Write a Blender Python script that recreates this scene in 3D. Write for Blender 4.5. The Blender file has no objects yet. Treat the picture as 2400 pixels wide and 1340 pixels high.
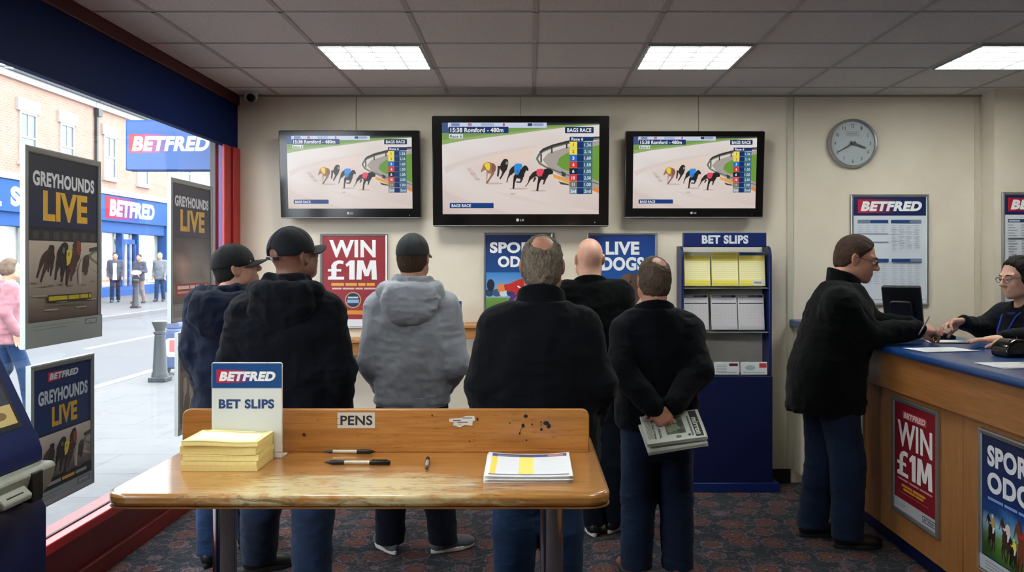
import bpy, bmesh, math, random
import numpy as np
import openvdb
from mathutils import Vector, Matrix, Euler
from mathutils.geometry import tessellate_polygon

rnd = random.Random(7)
SC = bpy.context.scene
COL = SC.collection
VOX = 1.0                       # mesh fineness of the figures
PI = math.pi
EYE = 1.6                       # camera height
F_PX, VX, VY = 2000.0, 1240.0, 610.0   # lens in pixels of the 2400 px wide photograph, its vanishing point


def P(px, py, d):
    """a point of the room seen at photo pixel (px, py), d metres in front of the camera"""
    return Vector(((px - VX) / F_PX * d, d, EYE - (py - VY) / F_PX * d))


def lin(c):
    c = c / 255.0
    return c / 12.92 if c <= 0.04045 else ((c + 0.055) / 1.055) ** 2.4


def rgb(r, g, b):
    return (lin(r), lin(g), lin(b), 1.0)


# ------------------------------------------------------------------ materials
class NT:
    def __init__(s, name):
        s.m = bpy.data.materials.new(name)
        s.m.use_nodes = True
        s.t = s.m.node_tree
        s.t.nodes.clear()
        s.out = s.n('ShaderNodeOutputMaterial')

    def n(s, kind, **kw):
        nd = s.t.nodes.new(kind)
        for k, v in kw.items():
            if k == 'inp':
                for a, b in v.items():
                    nd.inputs[a].default_value = b
            else:
                setattr(nd, k, v)
        return nd

    def l(s, a, b):
        s.t.links.new(a, b)

    def coord(s, kind='Object', scale=(1, 1, 1), rot=(0, 0, 0), loc=(0, 0, 0)):
        c = s.n('ShaderNodeTexCoord')
        m = s.n('ShaderNodeMapping')
        m.inputs['Scale'].default_value = scale
        m.inputs['Rotation'].default_value = rot
        m.inputs['Location'].default_value = loc
        s.l(c.outputs[kind], m.inputs['Vector'])
        return m.outputs['Vector']

    def noise(s, vec, scale, detail=4, rough=.55, dist=0.0):
        nd = s.n('ShaderNodeTexNoise', inp={'Scale': scale, 'Detail': detail, 'Roughness': rough, 'Distortion': dist})
        s.l(vec, nd.inputs['Vector'])
        return nd.outputs['Fac']

    def ramp(s, fac, stops, interp='LINEAR'):
        r = s.n('ShaderNodeValToRGB')
        r.color_ramp.interpolation = interp
        el = r.color_ramp.elements
        while len(el) < len(stops):
            el.new(0.5)
        for e, (p, c) in zip(el, stops):
            e.position = p
            e.color = c
        s.l(fac, r.inputs['Fac'])
        return r.outputs['Color']

    def mix(s, fac, a, b, mode='MIX'):
        m = s.n('ShaderNodeMix', data_type='RGBA', blend_type=mode)
        for sock, v in ((m.inputs[0], fac), (m.inputs[6], a), (m.inputs[7], b)):
            if hasattr(v, 'links') or hasattr(v, 'is_linked'):
                s.l(v, sock)
            else:
                sock.default_value = v
        return m.outputs[2]

    def math(s, op, a, b=0.0, clamp=False):
        m = s.n('ShaderNodeMath', operation=op, use_clamp=clamp)
        for sock, v in ((m.inputs[0], a), (m.inputs[1], b)):
            if hasattr(v, 'is_linked'):
                s.l(v, sock)
            else:
                sock.default_value = v
        return m.outputs[0]

    def pbr(s, color, rough=.6, metal=0.0, spec=.5, bump=None, bump_d=.002, coat=0.0, coat_rough=.1, sheen=0.0, emit=None, estr=0.0, sub=0.0):
        b = s.n('ShaderNodeBsdfPrincipled')
        def put(k, v):
            if hasattr(v, 'is_linked'):
                s.l(v, b.inputs[k])
            else:
                b.inputs[k].default_value = v
        put('Base Color', color)
        put('Roughness', rough)
        put('Metallic', metal)
        put('Specular IOR Level', spec)
        put('Coat Weight', coat)
        put('Coat Roughness', coat_rough)
        put('Sheen Weight', sheen)
        if sub:
            put('Subsurface Weight', sub)
            b.inputs['Subsurface Radius'].default_value = (.012, .005, .003)
            b.inputs['Subsurface Scale'].default_value = 1.0
        if emit is not None:
            put('Emission Color', emit)
            put('Emission Strength', estr)
        if bump is not None:
            bn = s.n('ShaderNodeBump', inp={'Strength': 1.0, 'Distance': bump_d})
            s.l(bump, bn.inputs['Height'])
            s.l(bn.outputs['Normal'], b.inputs['Normal'])
        s.l(b.outputs['BSDF'], s.out.inputs['Surface'])
        return s.m


def plain(name, c, rough=.55, metal=0.0, spec=.5, nscale=40, namp=.12, bump=.0006, coat=0.0, sheen=0.0):
    """a plain coloured surface with faint procedural unevenness"""
    t = NT(name)
    v = t.coord()
    f = t.noise(v, nscale, 4)
    lo = tuple(x * (1 - namp) for x in c[:3]) + (1,)
    hi = tuple(min(1, x * (1 + namp)) for x in c[:3]) + (1,)
    col = t.ramp(f, [(.3, lo), (.7, hi)])
    return t.pbr(col, rough, metal, spec, bump=f, bump_d=bump, coat=coat, sheen=sheen)


def pound_sum(p, x0, y0, x1, y1, c):
    """heavy lettering of the sum on the red posters, drawn from outlines"""
    w, h = x1 - x0, y1 - y0
    q = lambda pts: [(x0 + a * w, y0 + b * h) for a, b in pts]
    p.poly(q([(.0, 1), (.0, .86), (.07, .8), (.07, .58), (.0, .58), (.0, .45), (.07, .45), (.07, .25), (.12, .08), (.2, .0), (.26, .0), (.32, .03), (.31, .2), (.25, .17), (.2, .19), (.175, .27), (.175, .45), (.27, .45), (.27, .58), (.175, .58), (.175, .78), (.16, .85), (.33, .85), (.33, 1)]), c)
    p.poly(q([(.36, .2), (.45, .0), (.545, .0), (.545, 1), (.435, 1), (.435, .25), (.38, .34)]), c)
    p.poly(q([(.58, 1), (.6, .0), (.72, .0), (.79, .5), (.86, .0), (.98, .0), (1, 1), (.895, 1), (.885, .42), (.83, .82), (.75, .82), (.695, .42), (.685, 1)]), c)


def fabric(name, c, c2=None, rough=.85, weave=900, sheen=.06, fold=.4, spec=.25):
    t = NT(name)
    v = t.coord()
    f = t.noise(v, 9, 5, .6)
    w = t.noise(v, weave, 2)
    c2 = c2 or tuple(x * 1.5 for x in c[:3]) + (1,)
    col = t.ramp(f, [(.3, c), (.75, c2)])
    h = t.math('ADD', t.math('MULTIPLY', w, .12), t.math('MULTIPLY', t.noise(v, 28, 4, .6, .6), .9 * fold))
    return t.pbr(col, rough, 0, spec, bump=h, bump_d=.006, sheen=sheen)


def denim(name, c, c2):
    t = NT(name)
    v = t.coord()
    f = t.noise(v, 5, 4, .6)
    col = t.ramp(f, [(.3, c), (.75, c2)])
    w = t.noise(t.coord(scale=(1, 1, .25)), 900, 2)
    h = t.math('ADD', t.math('MULTIPLY', w, .15), t.noise(t.coord(scale=(1, 1, 2.2)), 16, 4, .6, .5))
    return t.pbr(col, .88, 0, .2, bump=h, bump_d=.006, sheen=.05)


def wood(name, c1, c2, c3, axis=0, rough=.35, scale=1.0, coat=.25, worn=None):
    """varnished timber, grain running along the given local axis"""
    t = NT(name)
    st = [9, 9, 9]
    st[axis] = .7
    v = t.coord(scale=tuple(x * scale for x in st))
    g = t.noise(v, 4.0, 6, .62, .8)
    st2 = [60, 60, 60]
    st2[axis] = 1.6
    g2 = t.noise(t.coord(scale=tuple(x * scale for x in st2)), 4, 4, .6)
    col = t.ramp(g, [(.25, c1), (.5, c2), (.75, c3)])
    dark = tuple(x * .55 for x in c1[:3]) + (1,)
    col = t.mix(t.ramp(g2, [(.5, (0, 0, 0, 1)), (.74, (.6, .6, .6, 1))]), col, dark)
    r = rough
    if worn:
        lo, hi, wc = worn                              # bare patch between two local points
        p = t.n('ShaderNodeSeparateXYZ')
        t.l(t.coord(), p.inputs[0])
        m = None
        for i, k in enumerate('XYZ'):
            if lo[i] is None:
                continue
            c, hw = (lo[i] + hi[i]) / 2, (hi[i] - lo[i]) / 2
            d = t.math('DIVIDE', t.math('ABSOLUTE', t.math('SUBTRACT', p.outputs[k], c)), hw)
            m = d if m is None else t.math('MAXIMUM', m, d)
        big = t.noise(t.coord(scale=(2.2, 4, 4)), 2.2, 6, .65, .8)
        fine = t.noise(t.coord(scale=(6, 26, 26)), 2.0, 6, .7, 1.0)
        edge = t.math('MULTIPLY', t.math('MAXIMUM', t.math('SUBTRACT', m, .35), 0.0), .42)
        mask = t.math('SUBTRACT', t.math('ADD', t.math('MULTIPLY', big, .75), t.math('MULTIPLY', fine, .45)), edge)
        mk = t.ramp(mask, [(.42, (0, 0, 0, 1)), (.58, (1, 1, 1, 1))])
        col = t.mix(t.math('MULTIPLY', mk, .8), col, wc)
        sc = t.noise(t.coord(scale=(2.6, 13, 13)), 2.4, 7, .74, 1.6)
        scm = t.ramp(sc, [(.545, (0, 0, 0, 1)), (.6, (1, 1, 1, 1))])
        near = t.ramp(m, [(.9, (1, 1, 1, 1)), (1.25, (0, 0, 0, 1))])
        col = t.mix(t.math('MULTIPLY', t.math('MULTIPLY', scm, near), .7), col, rgb(96, 70, 38))
        r = t.math('ADD', rough, t.math('MULTIPLY', mk, .14))
    return t.pbr(col, r, 0, .5, bump=g2, bump_d=.0004, coat=coat, coat_rough=.06)


MAT = {}


def mats():
    M = MAT
    M['alu'] = plain('brushed_aluminium', rgb(176, 178, 178), .34, .85, nscale=200, namp=.06, bump=.0002)
    M['alu_dark'] = plain('grey_anodised_metal', rgb(150, 154, 151), .4, .5, nscale=150, namp=.06, bump=.0002)
    M['chrome'] = plain('chrome', rgb(190, 190, 192), .14, 1.0, nscale=30, namp=.03, bump=.0001)
    M['black_gloss'] = plain('gloss_black_plastic', rgb(9, 9, 11), .14, 0, .6, namp=.05, bump=.00005)
    M['black'] = plain('black_plastic', rgb(16, 16, 18), .42, 0, .45, namp=.15)
    M['rubber'] = plain('black_rubber', rgb(20, 20, 20), .75, namp=.15)
    M['terminal'] = plain('terminal_blue_plastic', rgb(6, 26, 78), .5, 0, .2, nscale=25, namp=.08, bump=.0002)
    M['fascia'] = plain('dark_blue_fascia', rgb(6, 28, 80), .6, 0, .08, nscale=25, namp=.08, bump=.0002)
    M['blue'] = plain('blue_laminate', rgb(10, 32, 92), .42, 0, .45, nscale=25, namp=.08, bump=.0002)
    M['blue_deep'] = plain('deep_blue_laminate', rgb(6, 18, 62), .45, 0, .4, nscale=25, namp=.08, bump=.0002)
    M['worktop'] = plain('blue_worktop', rgb(22, 62, 118), .3, 0, .5, nscale=60, namp=.1, bump=.0002, coat=.2)
    M['red'] = plain('red_painted_timber', rgb(178, 30, 28), .42, 0, .5, nscale=12, namp=.1, bump=.0006)
    M['red_dark'] = plain('dark_red_painted_panel', rgb(104, 16, 14), .5, 0, .45, nscale=12, namp=.12, bump=.0008)
    M['white'] = plain('white_plastic', rgb(225, 225, 222), .45, namp=.04)
    M['offwhite'] = plain('grey_white_board', rgb(222, 218, 206), .6, namp=.04)
    M['grey'] = plain('warm_grey_plastic', rgb(150, 152, 140), .5, namp=.06)
    M['dark_grey'] = plain('dark_grey_plastic', rgb(50, 52, 52), .5, namp=.08)
    M['paper'] = plain('white_paper', rgb(226, 226, 226), .8, 0, .2, nscale=90, namp=.03, bump=.0002)
    M['news'] = plain('newsprint', rgb(186, 188, 178), .85, 0, .15, nscale=90, namp=.06, bump=.0003)
    M['yellow_paper'] = plain('yellow_paper', rgb(250, 234, 158), .8, 0, .2, nscale=90, namp=.04, bump=.0002)
    t = NT('printed_picture')
    a = t.n('ShaderNodeVertexColor', layer_name='Col')
    MAT['print'] = t.pbr(a.outputs['Color'], .42, 0, .4)
    t = NT('printed_newsprint')
    a = t.n('ShaderNodeVertexColor', layer_name='Col')
    MAT['print_matt'] = t.pbr(a.outputs['Color'], .8, 0, .15)
    t = NT('lit_screen')
    a = t.n('ShaderNodeVertexColor', layer_name='Col')
    MAT['screen'] = t.pbr((.004, .004, .004, 1), .2, 0, .5, emit=a.outputs['Color'], estr=SCREEN_E)
    MAT['lit_sign'] = MAT['print']
    t = NT('thin_glass')
    lw = t.n('ShaderNodeLayerWeight', inp={'Blend': .5})
    fr = t.math('ADD', t.math('MULTIPLY', t.math('POWER', lw.outputs['Facing'], 5.0), .5), .02)
    g = t.n('ShaderNodeBsdfGlossy', inp={'Roughness': .01, 'Color': (.9, .95, 1, 1)})
    tr = t.n('ShaderNodeBsdfTransparent', inp={'Color': (.97, .985, .985, 1)})
    mx = t.n('ShaderNodeMixShader')
    t.l(fr, mx.inputs[0]); t.l(tr.outputs[0], mx.inputs[1]); t.l(g.outputs[0], mx.inputs[2])
    t.l(mx.outputs[0], t.out.inputs['Surface'])
    MAT['glass'] = t.m


SCREEN_E = 0.85


# ------------------------------------------------------------------ mesh building
class MB:
    """collects simple solids and links them as one mesh object"""
    def __init__(s):
        s.b = bmesh.new()

    def box(s, x0, x1, y0, y1, z0, z1, mi=0):
        vs = [s.b.verts.new((x, y, z)) for x in (x0, x1) for y in (y0, y1) for z in (z0, z1)]
        for q in ((0, 1, 3, 2), (4, 6, 7, 5), (0, 4, 5, 1), (2, 3, 7, 6), (0, 2, 6, 4), (1, 5, 7, 3)):
            f = s.b.faces.new([vs[i] for i in q])
            f.material_index = mi
        return s

    def prism(s, pts, a0, a1, axis='z', mi=0):
        """extrude a 2D outline; axis z: (x,y), y: (x,z), x: (y,z)"""
        def m(p, a):
            return {'z': (p[0], p[1], a), 'y': (p[0], a, p[1]), 'x': (a, p[0], p[1])}[axis]
        v0 = [s.b.verts.new(m(p, a0)) for p in pts]
        v1 = [s.b.verts.new(m(p, a1)) for p in pts]
        n = len(pts)
        fs = [s.b.faces.new(v0), s.b.faces.new(v1)]
        for i in range(n):
            fs.append(s.b.faces.new((v0[i], v0[(i + 1) % n], v1[(i + 1) % n], v1[i])))
        for f in fs:
            f.material_index = mi
        return s

    def tube(s, pts, r, n=12, mi=0, cap=True):
        pts = [Vector(p) for p in pts]
        rs = r if isinstance(r, (list, tuple)) else [r] * len(pts)
        rings, prev = [], None
        for i, p in enumerate(pts):
            d = (pts[min(i + 1, len(pts) - 1)] - pts[max(i - 1, 0)]).normalized()
            up = prev if prev is not None else (Vector((0, 0, 1)) if abs(d.z) < .9 else Vector((1, 0, 0)))
            a = d.cross(up).normalized()
            b2 = a.cross(d).normalized()
            prev = b2
            rings.append([s.b.verts.new(p + (a * math.cos(2 * PI * k / n) + b2 * math.sin(2 * PI * k / n)) * rs[i]) for k in range(n)])
        fs = []
        for u, v in zip(rings, rings[1:]):
            for k in range(n):
                fs.append(s.b.faces.new((u[k], u[(k + 1) % n], v[(k + 1) % n], v[k])))
        if cap:
            fs += [s.b.faces.new(rings[0][::-1]), s.b.faces.new(rings[-1])]
        for f in fs:
            f.material_index = mi
        return s

    def lathe(s, prof, n=32, axis='z', c=(0, 0, 0), mi=0, closed=False):
        def m(r, a, th):
            x, y = r * math.cos(th), r * math.sin(th)
            p = {'z': (x, y, a), 'y': (x, a, y), 'x': (a, x, y)}[axis]
            return Vector(p) + Vector(c)
        rings = []
        for r, a in prof:
            if r < 1e-6:
                rings.append([s.b.verts.new(m(0, a, 0))])
            else:
                rings.append([s.b.verts.new(m(r, a, 2 * PI * k / n)) for k in range(n)])
        pairs = list(zip(rings, rings[1:])) + ([(rings[-1], rings[0])] if closed else [])
        for u, v in pairs:
            for k in range(n):
                q = [u[k % len(u)], u[(k + 1) % len(u)], v[(k + 1) % len(v)], v[k % len(v)]]
                q = list(dict.fromkeys(q))
                if len(q) > 2:
                    f = s.b.faces.new(q)
                    f.material_index = mi
        return s

    def grid(s, fn, nu, nv, mi=0):
        vs = [[s.b.verts.new(fn(i / nu, j / nv)) for j in range(nv + 1)] for i in range(nu + 1)]
        for i in range(nu):
            for j in range(nv):
                f = s.b.faces.new((vs[i][j], vs[i + 1][j], vs[i + 1][j + 1], vs[i][j + 1]))
                f.material_index = mi
        return s

    def build(s, name, mat, parent=None, bevel=0.0, smooth=True, seg=2, angle=35, loc=None, solid=0.0):
        b = s.b
        bmesh.ops.recalc_face_normals(b, faces=b.faces)
        if smooth:
            for f in b.faces:
                f.smooth = True
            for e in b.edges:
                if len(e.link_faces) == 2 and e.calc_face_angle(0) > math.radians(angle):
                    e.smooth = False
        me = bpy.data.meshes.new(name)
        b.to_mesh(me)
        b.free()
        return link(name, me, mat, parent, bevel, seg, loc, solid)


def link(name, me, mat, parent=None, bevel=0.0, seg=2, loc=None, solid=0.0):
    for m in (mat if isinstance(mat, (list, tuple)) else [mat]):
        me.materials.append(MAT[m] if isinstance(m, str) else m)
    o = bpy.data.objects.new(name, me)
    COL.objects.link(o)
    if parent is not None:
        o.parent = parent
    if loc is not None:
        o.location = loc
    if solid:
        md = o.modifiers.new('thickness', 'SOLIDIFY')
        md.thickness = solid
        md.offset = 0
    if bevel:
        md = o.modifiers.new('edge', 'BEVEL')
        md.width = bevel
        md.segments = seg
        md.limit_method = 'ANGLE'
        md.angle_limit = math.radians(40)
        md.harden_normals = False
    return o


def tag(o, label, cat, group=None):
    o['label'] = label
    o['category'] = cat
    if group:
        o['group'] = group
    return o


def struct(o, label=None):
    o['kind'] = 'structure'
    if label:
        o['label'] = label
    return o


def thing(name, label, cat, loc=(0, 0, 0), rotz=0.0, group=None, rot=None):
    o = bpy.data.objects.new(name, None)
    o.empty_display_size = .1
    COL.objects.link(o)
    o.location = loc
    o.rotation_euler = rot if rot else (0, 0, rotz)
    return tag(o, label, cat, group)


def copy_tree(o, parent=None):
    c = o.copy()
    COL.objects.link(c)
    c.parent = parent
    for ch in list(o.children):
        copy_tree(ch, c)
    return c


def rrect(x0, y0, x1, y1, r, n=6):
    pts = []
    for cx, cy, a in ((x1 - r, y0 + r, -90), (x1 - r, y1 - r, 0), (x0 + r, y1 - r, 90), (x0 + r, y0 + r, 180)):
        for k in range(n + 1):
            t = math.radians(a + 90 * k / n)
            pts.append((cx + r * math.cos(t), cy + r * math.sin(t)))
    return pts


def ell(cx, cy, rx, ry, n=20, a0=0, rot=0.0):
    c, s = math.cos(rot), math.sin(rot)
    out = []
    for k in range(n):
        t = a0 + 2 * PI * k / n
        x, y = rx * math.cos(t), ry * math.sin(t)
        out.append((cx + x * c - y * s, cy + x * s + y * c))
    return out


# ------------------------------------------------------------------ printed pictures: flat shapes in the plane x,z facing -y
_TXT = {}


def text_mesh(s, bold):
    key = (s, bold)
    if key not in _TXT:
        cu = bpy.data.curves.new('t', 'FONT')
        cu.body = s
        cu.offset = bold
        cu.resolution_u = 6
        cu.space_character = 1.0 + bold * 1.6
        ob = bpy.data.objects.new('t', cu)
        COL.objects.link(ob)
        dg = bpy.context.evaluated_depsgraph_get()
        me = bpy.data.meshes.new_from_object(ob.evaluated_get(dg))
        vs = [(v.co.x, v.co.y) for v in me.vertices]
        fs = [tuple(p.vertices) for p in me.polygons]
        bpy.data.objects.remove(ob)
        bpy.data.curves.remove(cu)
        bpy.data.meshes.remove(me)
        _TXT[key] = (vs, fs)
    return _TXT[key]


class Pic:
    STEP = .00012

    def __init__(s, fn=None):
        s.v, s.f, s.c, s.k = [], [], [], 0
        s.fn = fn or (lambda x, y: (x, y))          # pixel -> metres in the plane

    def _add(s, vs, fs, cols):
        b = len(s.v)
        s.v += [(*s.fn(x, y), s.k) for x, y in vs]
        for f in fs:
            s.f.append(tuple(b + i for i in f))
            s.c += [cols[i] if isinstance(cols, list) else cols for i in f]
        s.k += 1
        return s

    def rect(s, x0, y0, x1, y1, c):
        """c: one colour, or four corner colours (x0y0, x1y0, x1y1, x0y1)"""
        return s._add([(x0, y0), (x1, y0), (x1, y1), (x0, y1)], [(0, 1, 2, 3)], c)

    def poly(s, pts, c):
        tr = tessellate_polygon([[Vector((x, y, 0)) for x, y in pts]])
        return s._add(list(pts), [tuple(t) for t in tr], c)

    def line(s, pts, w, c):
        n = len(pts)
        ws = w if isinstance(w, (list, tuple)) else [w] * n
        L, R = [], []
        for i, p in enumerate(pts):
            a, b = pts[max(i - 1, 0)], pts[min(i + 1, n - 1)]
            dx, dy = b[0] - a[0], b[1] - a[1]
            q = math.hypot(dx, dy) or 1
            L.append((p[0] - dy / q * ws[i] / 2, p[1] + dx / q * ws[i] / 2))
            R.append((p[0] + dy / q * ws[i] / 2, p[1] - dx / q * ws[i] / 2))
        return s._add(L + R, [(i, i + 1, n + i + 1, n + i) for i in range(n - 1)], c)

    def blend(s, x0, y0, x1, y1, rows):
        """soft patches: a lattice of colours that run into each other"""
        nr, nc = len(rows) - 1, len(rows[0]) - 1
        k0 = s.k
        for i in range(nr):
            for j in range(nc):
                s.k = k0
                X = lambda q: x0 + (x1 - x0) * q / nc
                Y = lambda q: y0 + (y1 - y0) * q / nr
                s.rect(X(j), Y(i), X(j + 1), Y(i + 1), [rows[i][j], rows[i][j + 1], rows[i + 1][j + 1], rows[i + 1][j]])
        return s

    def text(s, t, x0, y0, x1, y1, c, bold=.02, shear=0.0, flip=False):
        """lettering stretched to fill the box; y grows downward unless flip"""
        vs, fs = text_mesh(t, bold)
        vs = [(x + shear * y, y) for x, y in vs]
        ax, bx = min(v[0] for v in vs), max(v[0] for v in vs)
        ay, by = min(v[1] for v in vs), max(v[1] for v in vs)
        out = []
        for x, y in vs:
            u, w = (x - ax) / (bx - ax), (y - ay) / (by - ay)
            out.append((x0 + u * (x1 - x0), (y0 + w * (y1 - y0)) if flip else (y1 + w * (y0 - y1))))
        return s._add(out, fs, c)

    def build(s, name, parent, y=0.0, mat='print', plane='xz'):
        """plane xz faces -y; plane xy faces +z"""
        vs = []
        for x, h, k in s.v:
            vs.append((x, y - k * s.STEP, h) if plane == 'xz' else (x, h, y + k * s.STEP))
        me = bpy.data.meshes.new(name)
        me.from_pydata(vs, [], s.f)
        at = me.color_attributes.new('Col', 'FLOAT_COLOR', 'CORNER')
        a = np.array(s.c, dtype=np.float32).reshape(-1)
        at.data.foreach_set('color', a)
        # every face looks the same way
        bm = bmesh.new()
        bm.from_mesh(me)
        bm.normal_update()
        want = Vector((0, -1, 0)) if plane == 'xz' else Vector((0, 0, 1))
        bad = [f for f in bm.faces if f.normal.dot(want) < 0]
        bmesh.ops.reverse_faces(bm, faces=bad)
        bm.to_mesh(me)
        bm.free()
        return link(name, me, mat, parent)


W_, NAVY, LOGO_RED = rgb(240, 240, 240), rgb(12, 34, 92), rgb(206, 28, 44)


def logo(p, x0, y0, x1, y1, bg, red=None, white=W_):
    """white slanted lettering on a block that fades from red into the ground"""
    red = red or LOGO_RED
    w, h = x1 - x0, y1 - y0
    xa, xb = x0 + w * .02, x0 + w * .58
    p.rect(x0, y0, xb, y1, [red, bg, bg, red])
    p.text('BETFRED', x0 + w * .04, y0 + h * .14, x1, y1 - h * .14, white, .06, .22)
    return p


def frame_mesh(w, h, bw, d, mat, parent, name='frame', lip=.006):
    """a mitred snap frame round w x h, front face at y = 0, depth d behind it"""
    m = MB()
    prof = [(0, d), (0, .003), (bw * .25, 0), (bw * .8, .002), (bw, lip), (bw, d)]
    cor = [(-w / 2, 0), (w / 2, 0), (w / 2, h), (-w / 2, h)]
    ins = [(1, 1), (-1, 1), (-1, -1), (1, -1)]
    rings = []
    for (x, z), (sx, sz) in zip(cor, ins):
        rings.append([m.b.verts.new((x + sx * a, y, z + sz * a)) for a, y in prof])
    n = len(prof)
    for i in range(4):
        u, v = rings[i], rings[(i + 1) % 4]
        for k in range(n):
            m.b.faces.new((u[k], u[(k + 1) % n], v[(k + 1) % n], v[k]))
    return m.build(name, mat, parent, smooth=False)


def poster(name, label, cat, loc, rotz, w, h, pic_fn, bw=.022, depth=.02, px=None, group=None, frame_mat='alu', back=True):
    """framed print; origin at the middle of the bottom edge, print faces local -y. px = (x0,y0,x1,y1) drawing pixels mapped on the whole frame"""
    root = thing(name, label, cat, loc, rotz, group)
    frame_mesh(w, h, bw, depth, frame_mat, root)
    x0, y0, x1, y1 = px
    fn = lambda x, y: ((x - x0) / (x1 - x0) * w - w / 2, (y1 - y) / (y1 - y0) * h)
    p = Pic(fn)
    pic_fn(p)
    p.build('print', root, y=.0085)
    MB().box(-w / 2 + .004, w / 2 - .004, .0095, depth - .001, .004, h - .004).build('backing', 'dark_grey', root)
    return root
# ------------------------------------------------------------------ the room
CEIL, FAR, LEFTX, RIGHTX, NEAR = 2.79, 6.15, -2.14, 4.6, -2.2
TILE = .61
GLASSX = -2.125


def room_mats():
    # carpet: dark teal ground, rows of red-orange medallions, pinkish scroll outlines
    t = NT('patterned_carpet')
    base = t.coord(scale=(1, 1, 1))
    wob = t.n('ShaderNodeTexNoise', inp={'Scale': 14.0, 'Detail': 2.0})
    t.l(base, wob.inputs['Vector'])
    add = t.n('ShaderNodeVectorMath', operation='MULTIPLY_ADD')
    t.l(wob.outputs['Color'], add.inputs[0])
    add.inputs[1].default_value = (.05, .05, 0)
    t.l(base, add.inputs[2])
    v1 = t.n('ShaderNodeTexVoronoi', inp={'Scale': 5.0, 'Randomness': .4})
    t.l(add.outputs[0], v1.inputs['Vector'])
    petals = t.noise(base, 60, 3)
    d = t.math('ADD', v1.outputs['Distance'], t.math('MULTIPLY', t.math('SUBTRACT', petals, .5), .36))
    red, org, crm, navy = rgb(116, 62, 60), rgb(130, 88, 72), rgb(154, 128, 122), rgb(25, 37, 51)
    med = t.ramp(d, [(0, crm), (.07, rgb(74, 34, 42)), (.13, org), (.22, red), (.32, rgb(24, 30, 40)), (.35, rgb(160, 130, 136)), (.39, navy), (1, navy)], 'CONSTANT')
    v2 = t.n('ShaderNodeTexVoronoi', inp={'Scale': 13.0, 'Randomness': 1.0}, feature='DISTANCE_TO_EDGE')
    wob2 = t.n('ShaderNodeTexNoise', inp={'Scale': 9.0, 'Detail': 3.0})
    t.l(base, wob2.inputs['Vector'])
    add2 = t.n('ShaderNodeVectorMath', operation='MULTIPLY_ADD')
    t.l(wob2.outputs['Color'], add2.inputs[0])
    add2.inputs[1].default_value = (.3, .3, 0)
    t.l(base, add2.inputs[2])
    t.l(add2.outputs[0], v2.inputs['Vector'])
    scroll = t.ramp(v2.outputs['Distance'], [(0, (1, 1, 1, 1)), (.03, (1, 1, 1, 1)), (.055, (0, 0, 0, 1))])
    away = t.ramp(d, [(.36, (0, 0, 0, 1)), (.41, (1, 1, 1, 1))])
    big = t.noise(base, 7, 3)
    blot = t.ramp(big, [(.52, (0, 0, 0, 1)), (.58, (.75, .75, .75, 1))])
    g = t.mix(t.math('MULTIPLY', blot, away), med, rgb(26, 56, 62))
    col = t.mix(t.math('MULTIPLY', t.math('MULTIPLY', scroll, away), .8), g, rgb(124, 102, 110))
    pile = t.noise(base, 700, 2)
    col = t.mix(.35, col, t.ramp(pile, [(.3, (.25, .25, .25, 1)), (.7, (1, 1, 1, 1))]), 'MULTIPLY')
    col = t.mix(1.0, col, (.66, .66, .66, 1), 'MULTIPLY')
    MAT['carpet'] = t.pbr(col, .95, 0, .1, bump=pile, bump_d=.004, sheen=.1)

    t = NT('mineral_fibre_tile')
    v = t.coord()
    f = t.noise(v, 240, 3, .7)
    col = t.ramp(f, [(.3, rgb(196, 192, 190)), (.55, rgb(232, 229, 226)), (.8, rgb(238, 235, 232))])
    MAT['tile'] = t.pbr(col, .95, 0, .1, bump=f, bump_d=.0015)
    MAT['tbar'] = plain('painted_ceiling_bar', rgb(176, 172, 170), .6, namp=.03)

    t = NT('painted_wall_panel')
    v = t.coord()
    f = t.noise(v, 3, 3)
    f2 = t.noise(v, 180, 2)
    col = t.ramp(f, [(.3, rgb(216, 204, 184)), (.7, rgb(224, 213, 195))])
    MAT['wall'] = t.pbr(col, .7, 0, .3, bump=f2, bump_d=.0006)
    MAT['strip'] = plain('cream_cover_strip', rgb(196, 190, 170), .55, namp=.03)
    MAT['seam'] = plain('shadow_gap', rgb(150, 140, 122), .8, namp=.05)

    # louvred fluorescent panel: tube light through a prismatic sheet
    t = NT('fluorescent_panel')
    c = t.n('ShaderNodeTexCoord')
    p = t.n('ShaderNodeSeparateXYZ')
    t.l(c.outputs['Object'], p.inputs[0])
    tube = t.math('ABSOLUTE', t.math('SINE', t.math('MULTIPLY', p.outputs['X'], PI * 4 / .56)))
    slat = t.math('ABSOLUTE', t.math('SINE', t.math('MULTIPLY', p.outputs['Y'], PI * 5 / .56)))
    nz = t.noise(c.outputs['Object'], 9, 2)
    a = t.math('MULTIPLY', t.math('SUBTRACT', tube, .1), 1.5, True)
    b = t.math('MULTIPLY', t.math('SUBTRACT', slat, .3), 1.6, True)
    lev = t.math('ADD', t.math('MULTIPLY', t.math('MULTIPLY', a, b), PANEL_E), t.math('ADD', .45, t.math('MULTIPLY', nz, .7)))
    em = t.n('ShaderNodeEmission', inp={'Color': (.95, 1.0, .96, 1)})
    t.l(lev, em.inputs['Strength'])
    t.l(em.outputs[0], t.out.inputs['Surface'])
    MAT['panel'] = t.m


PANEL_E = 54.0


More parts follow.
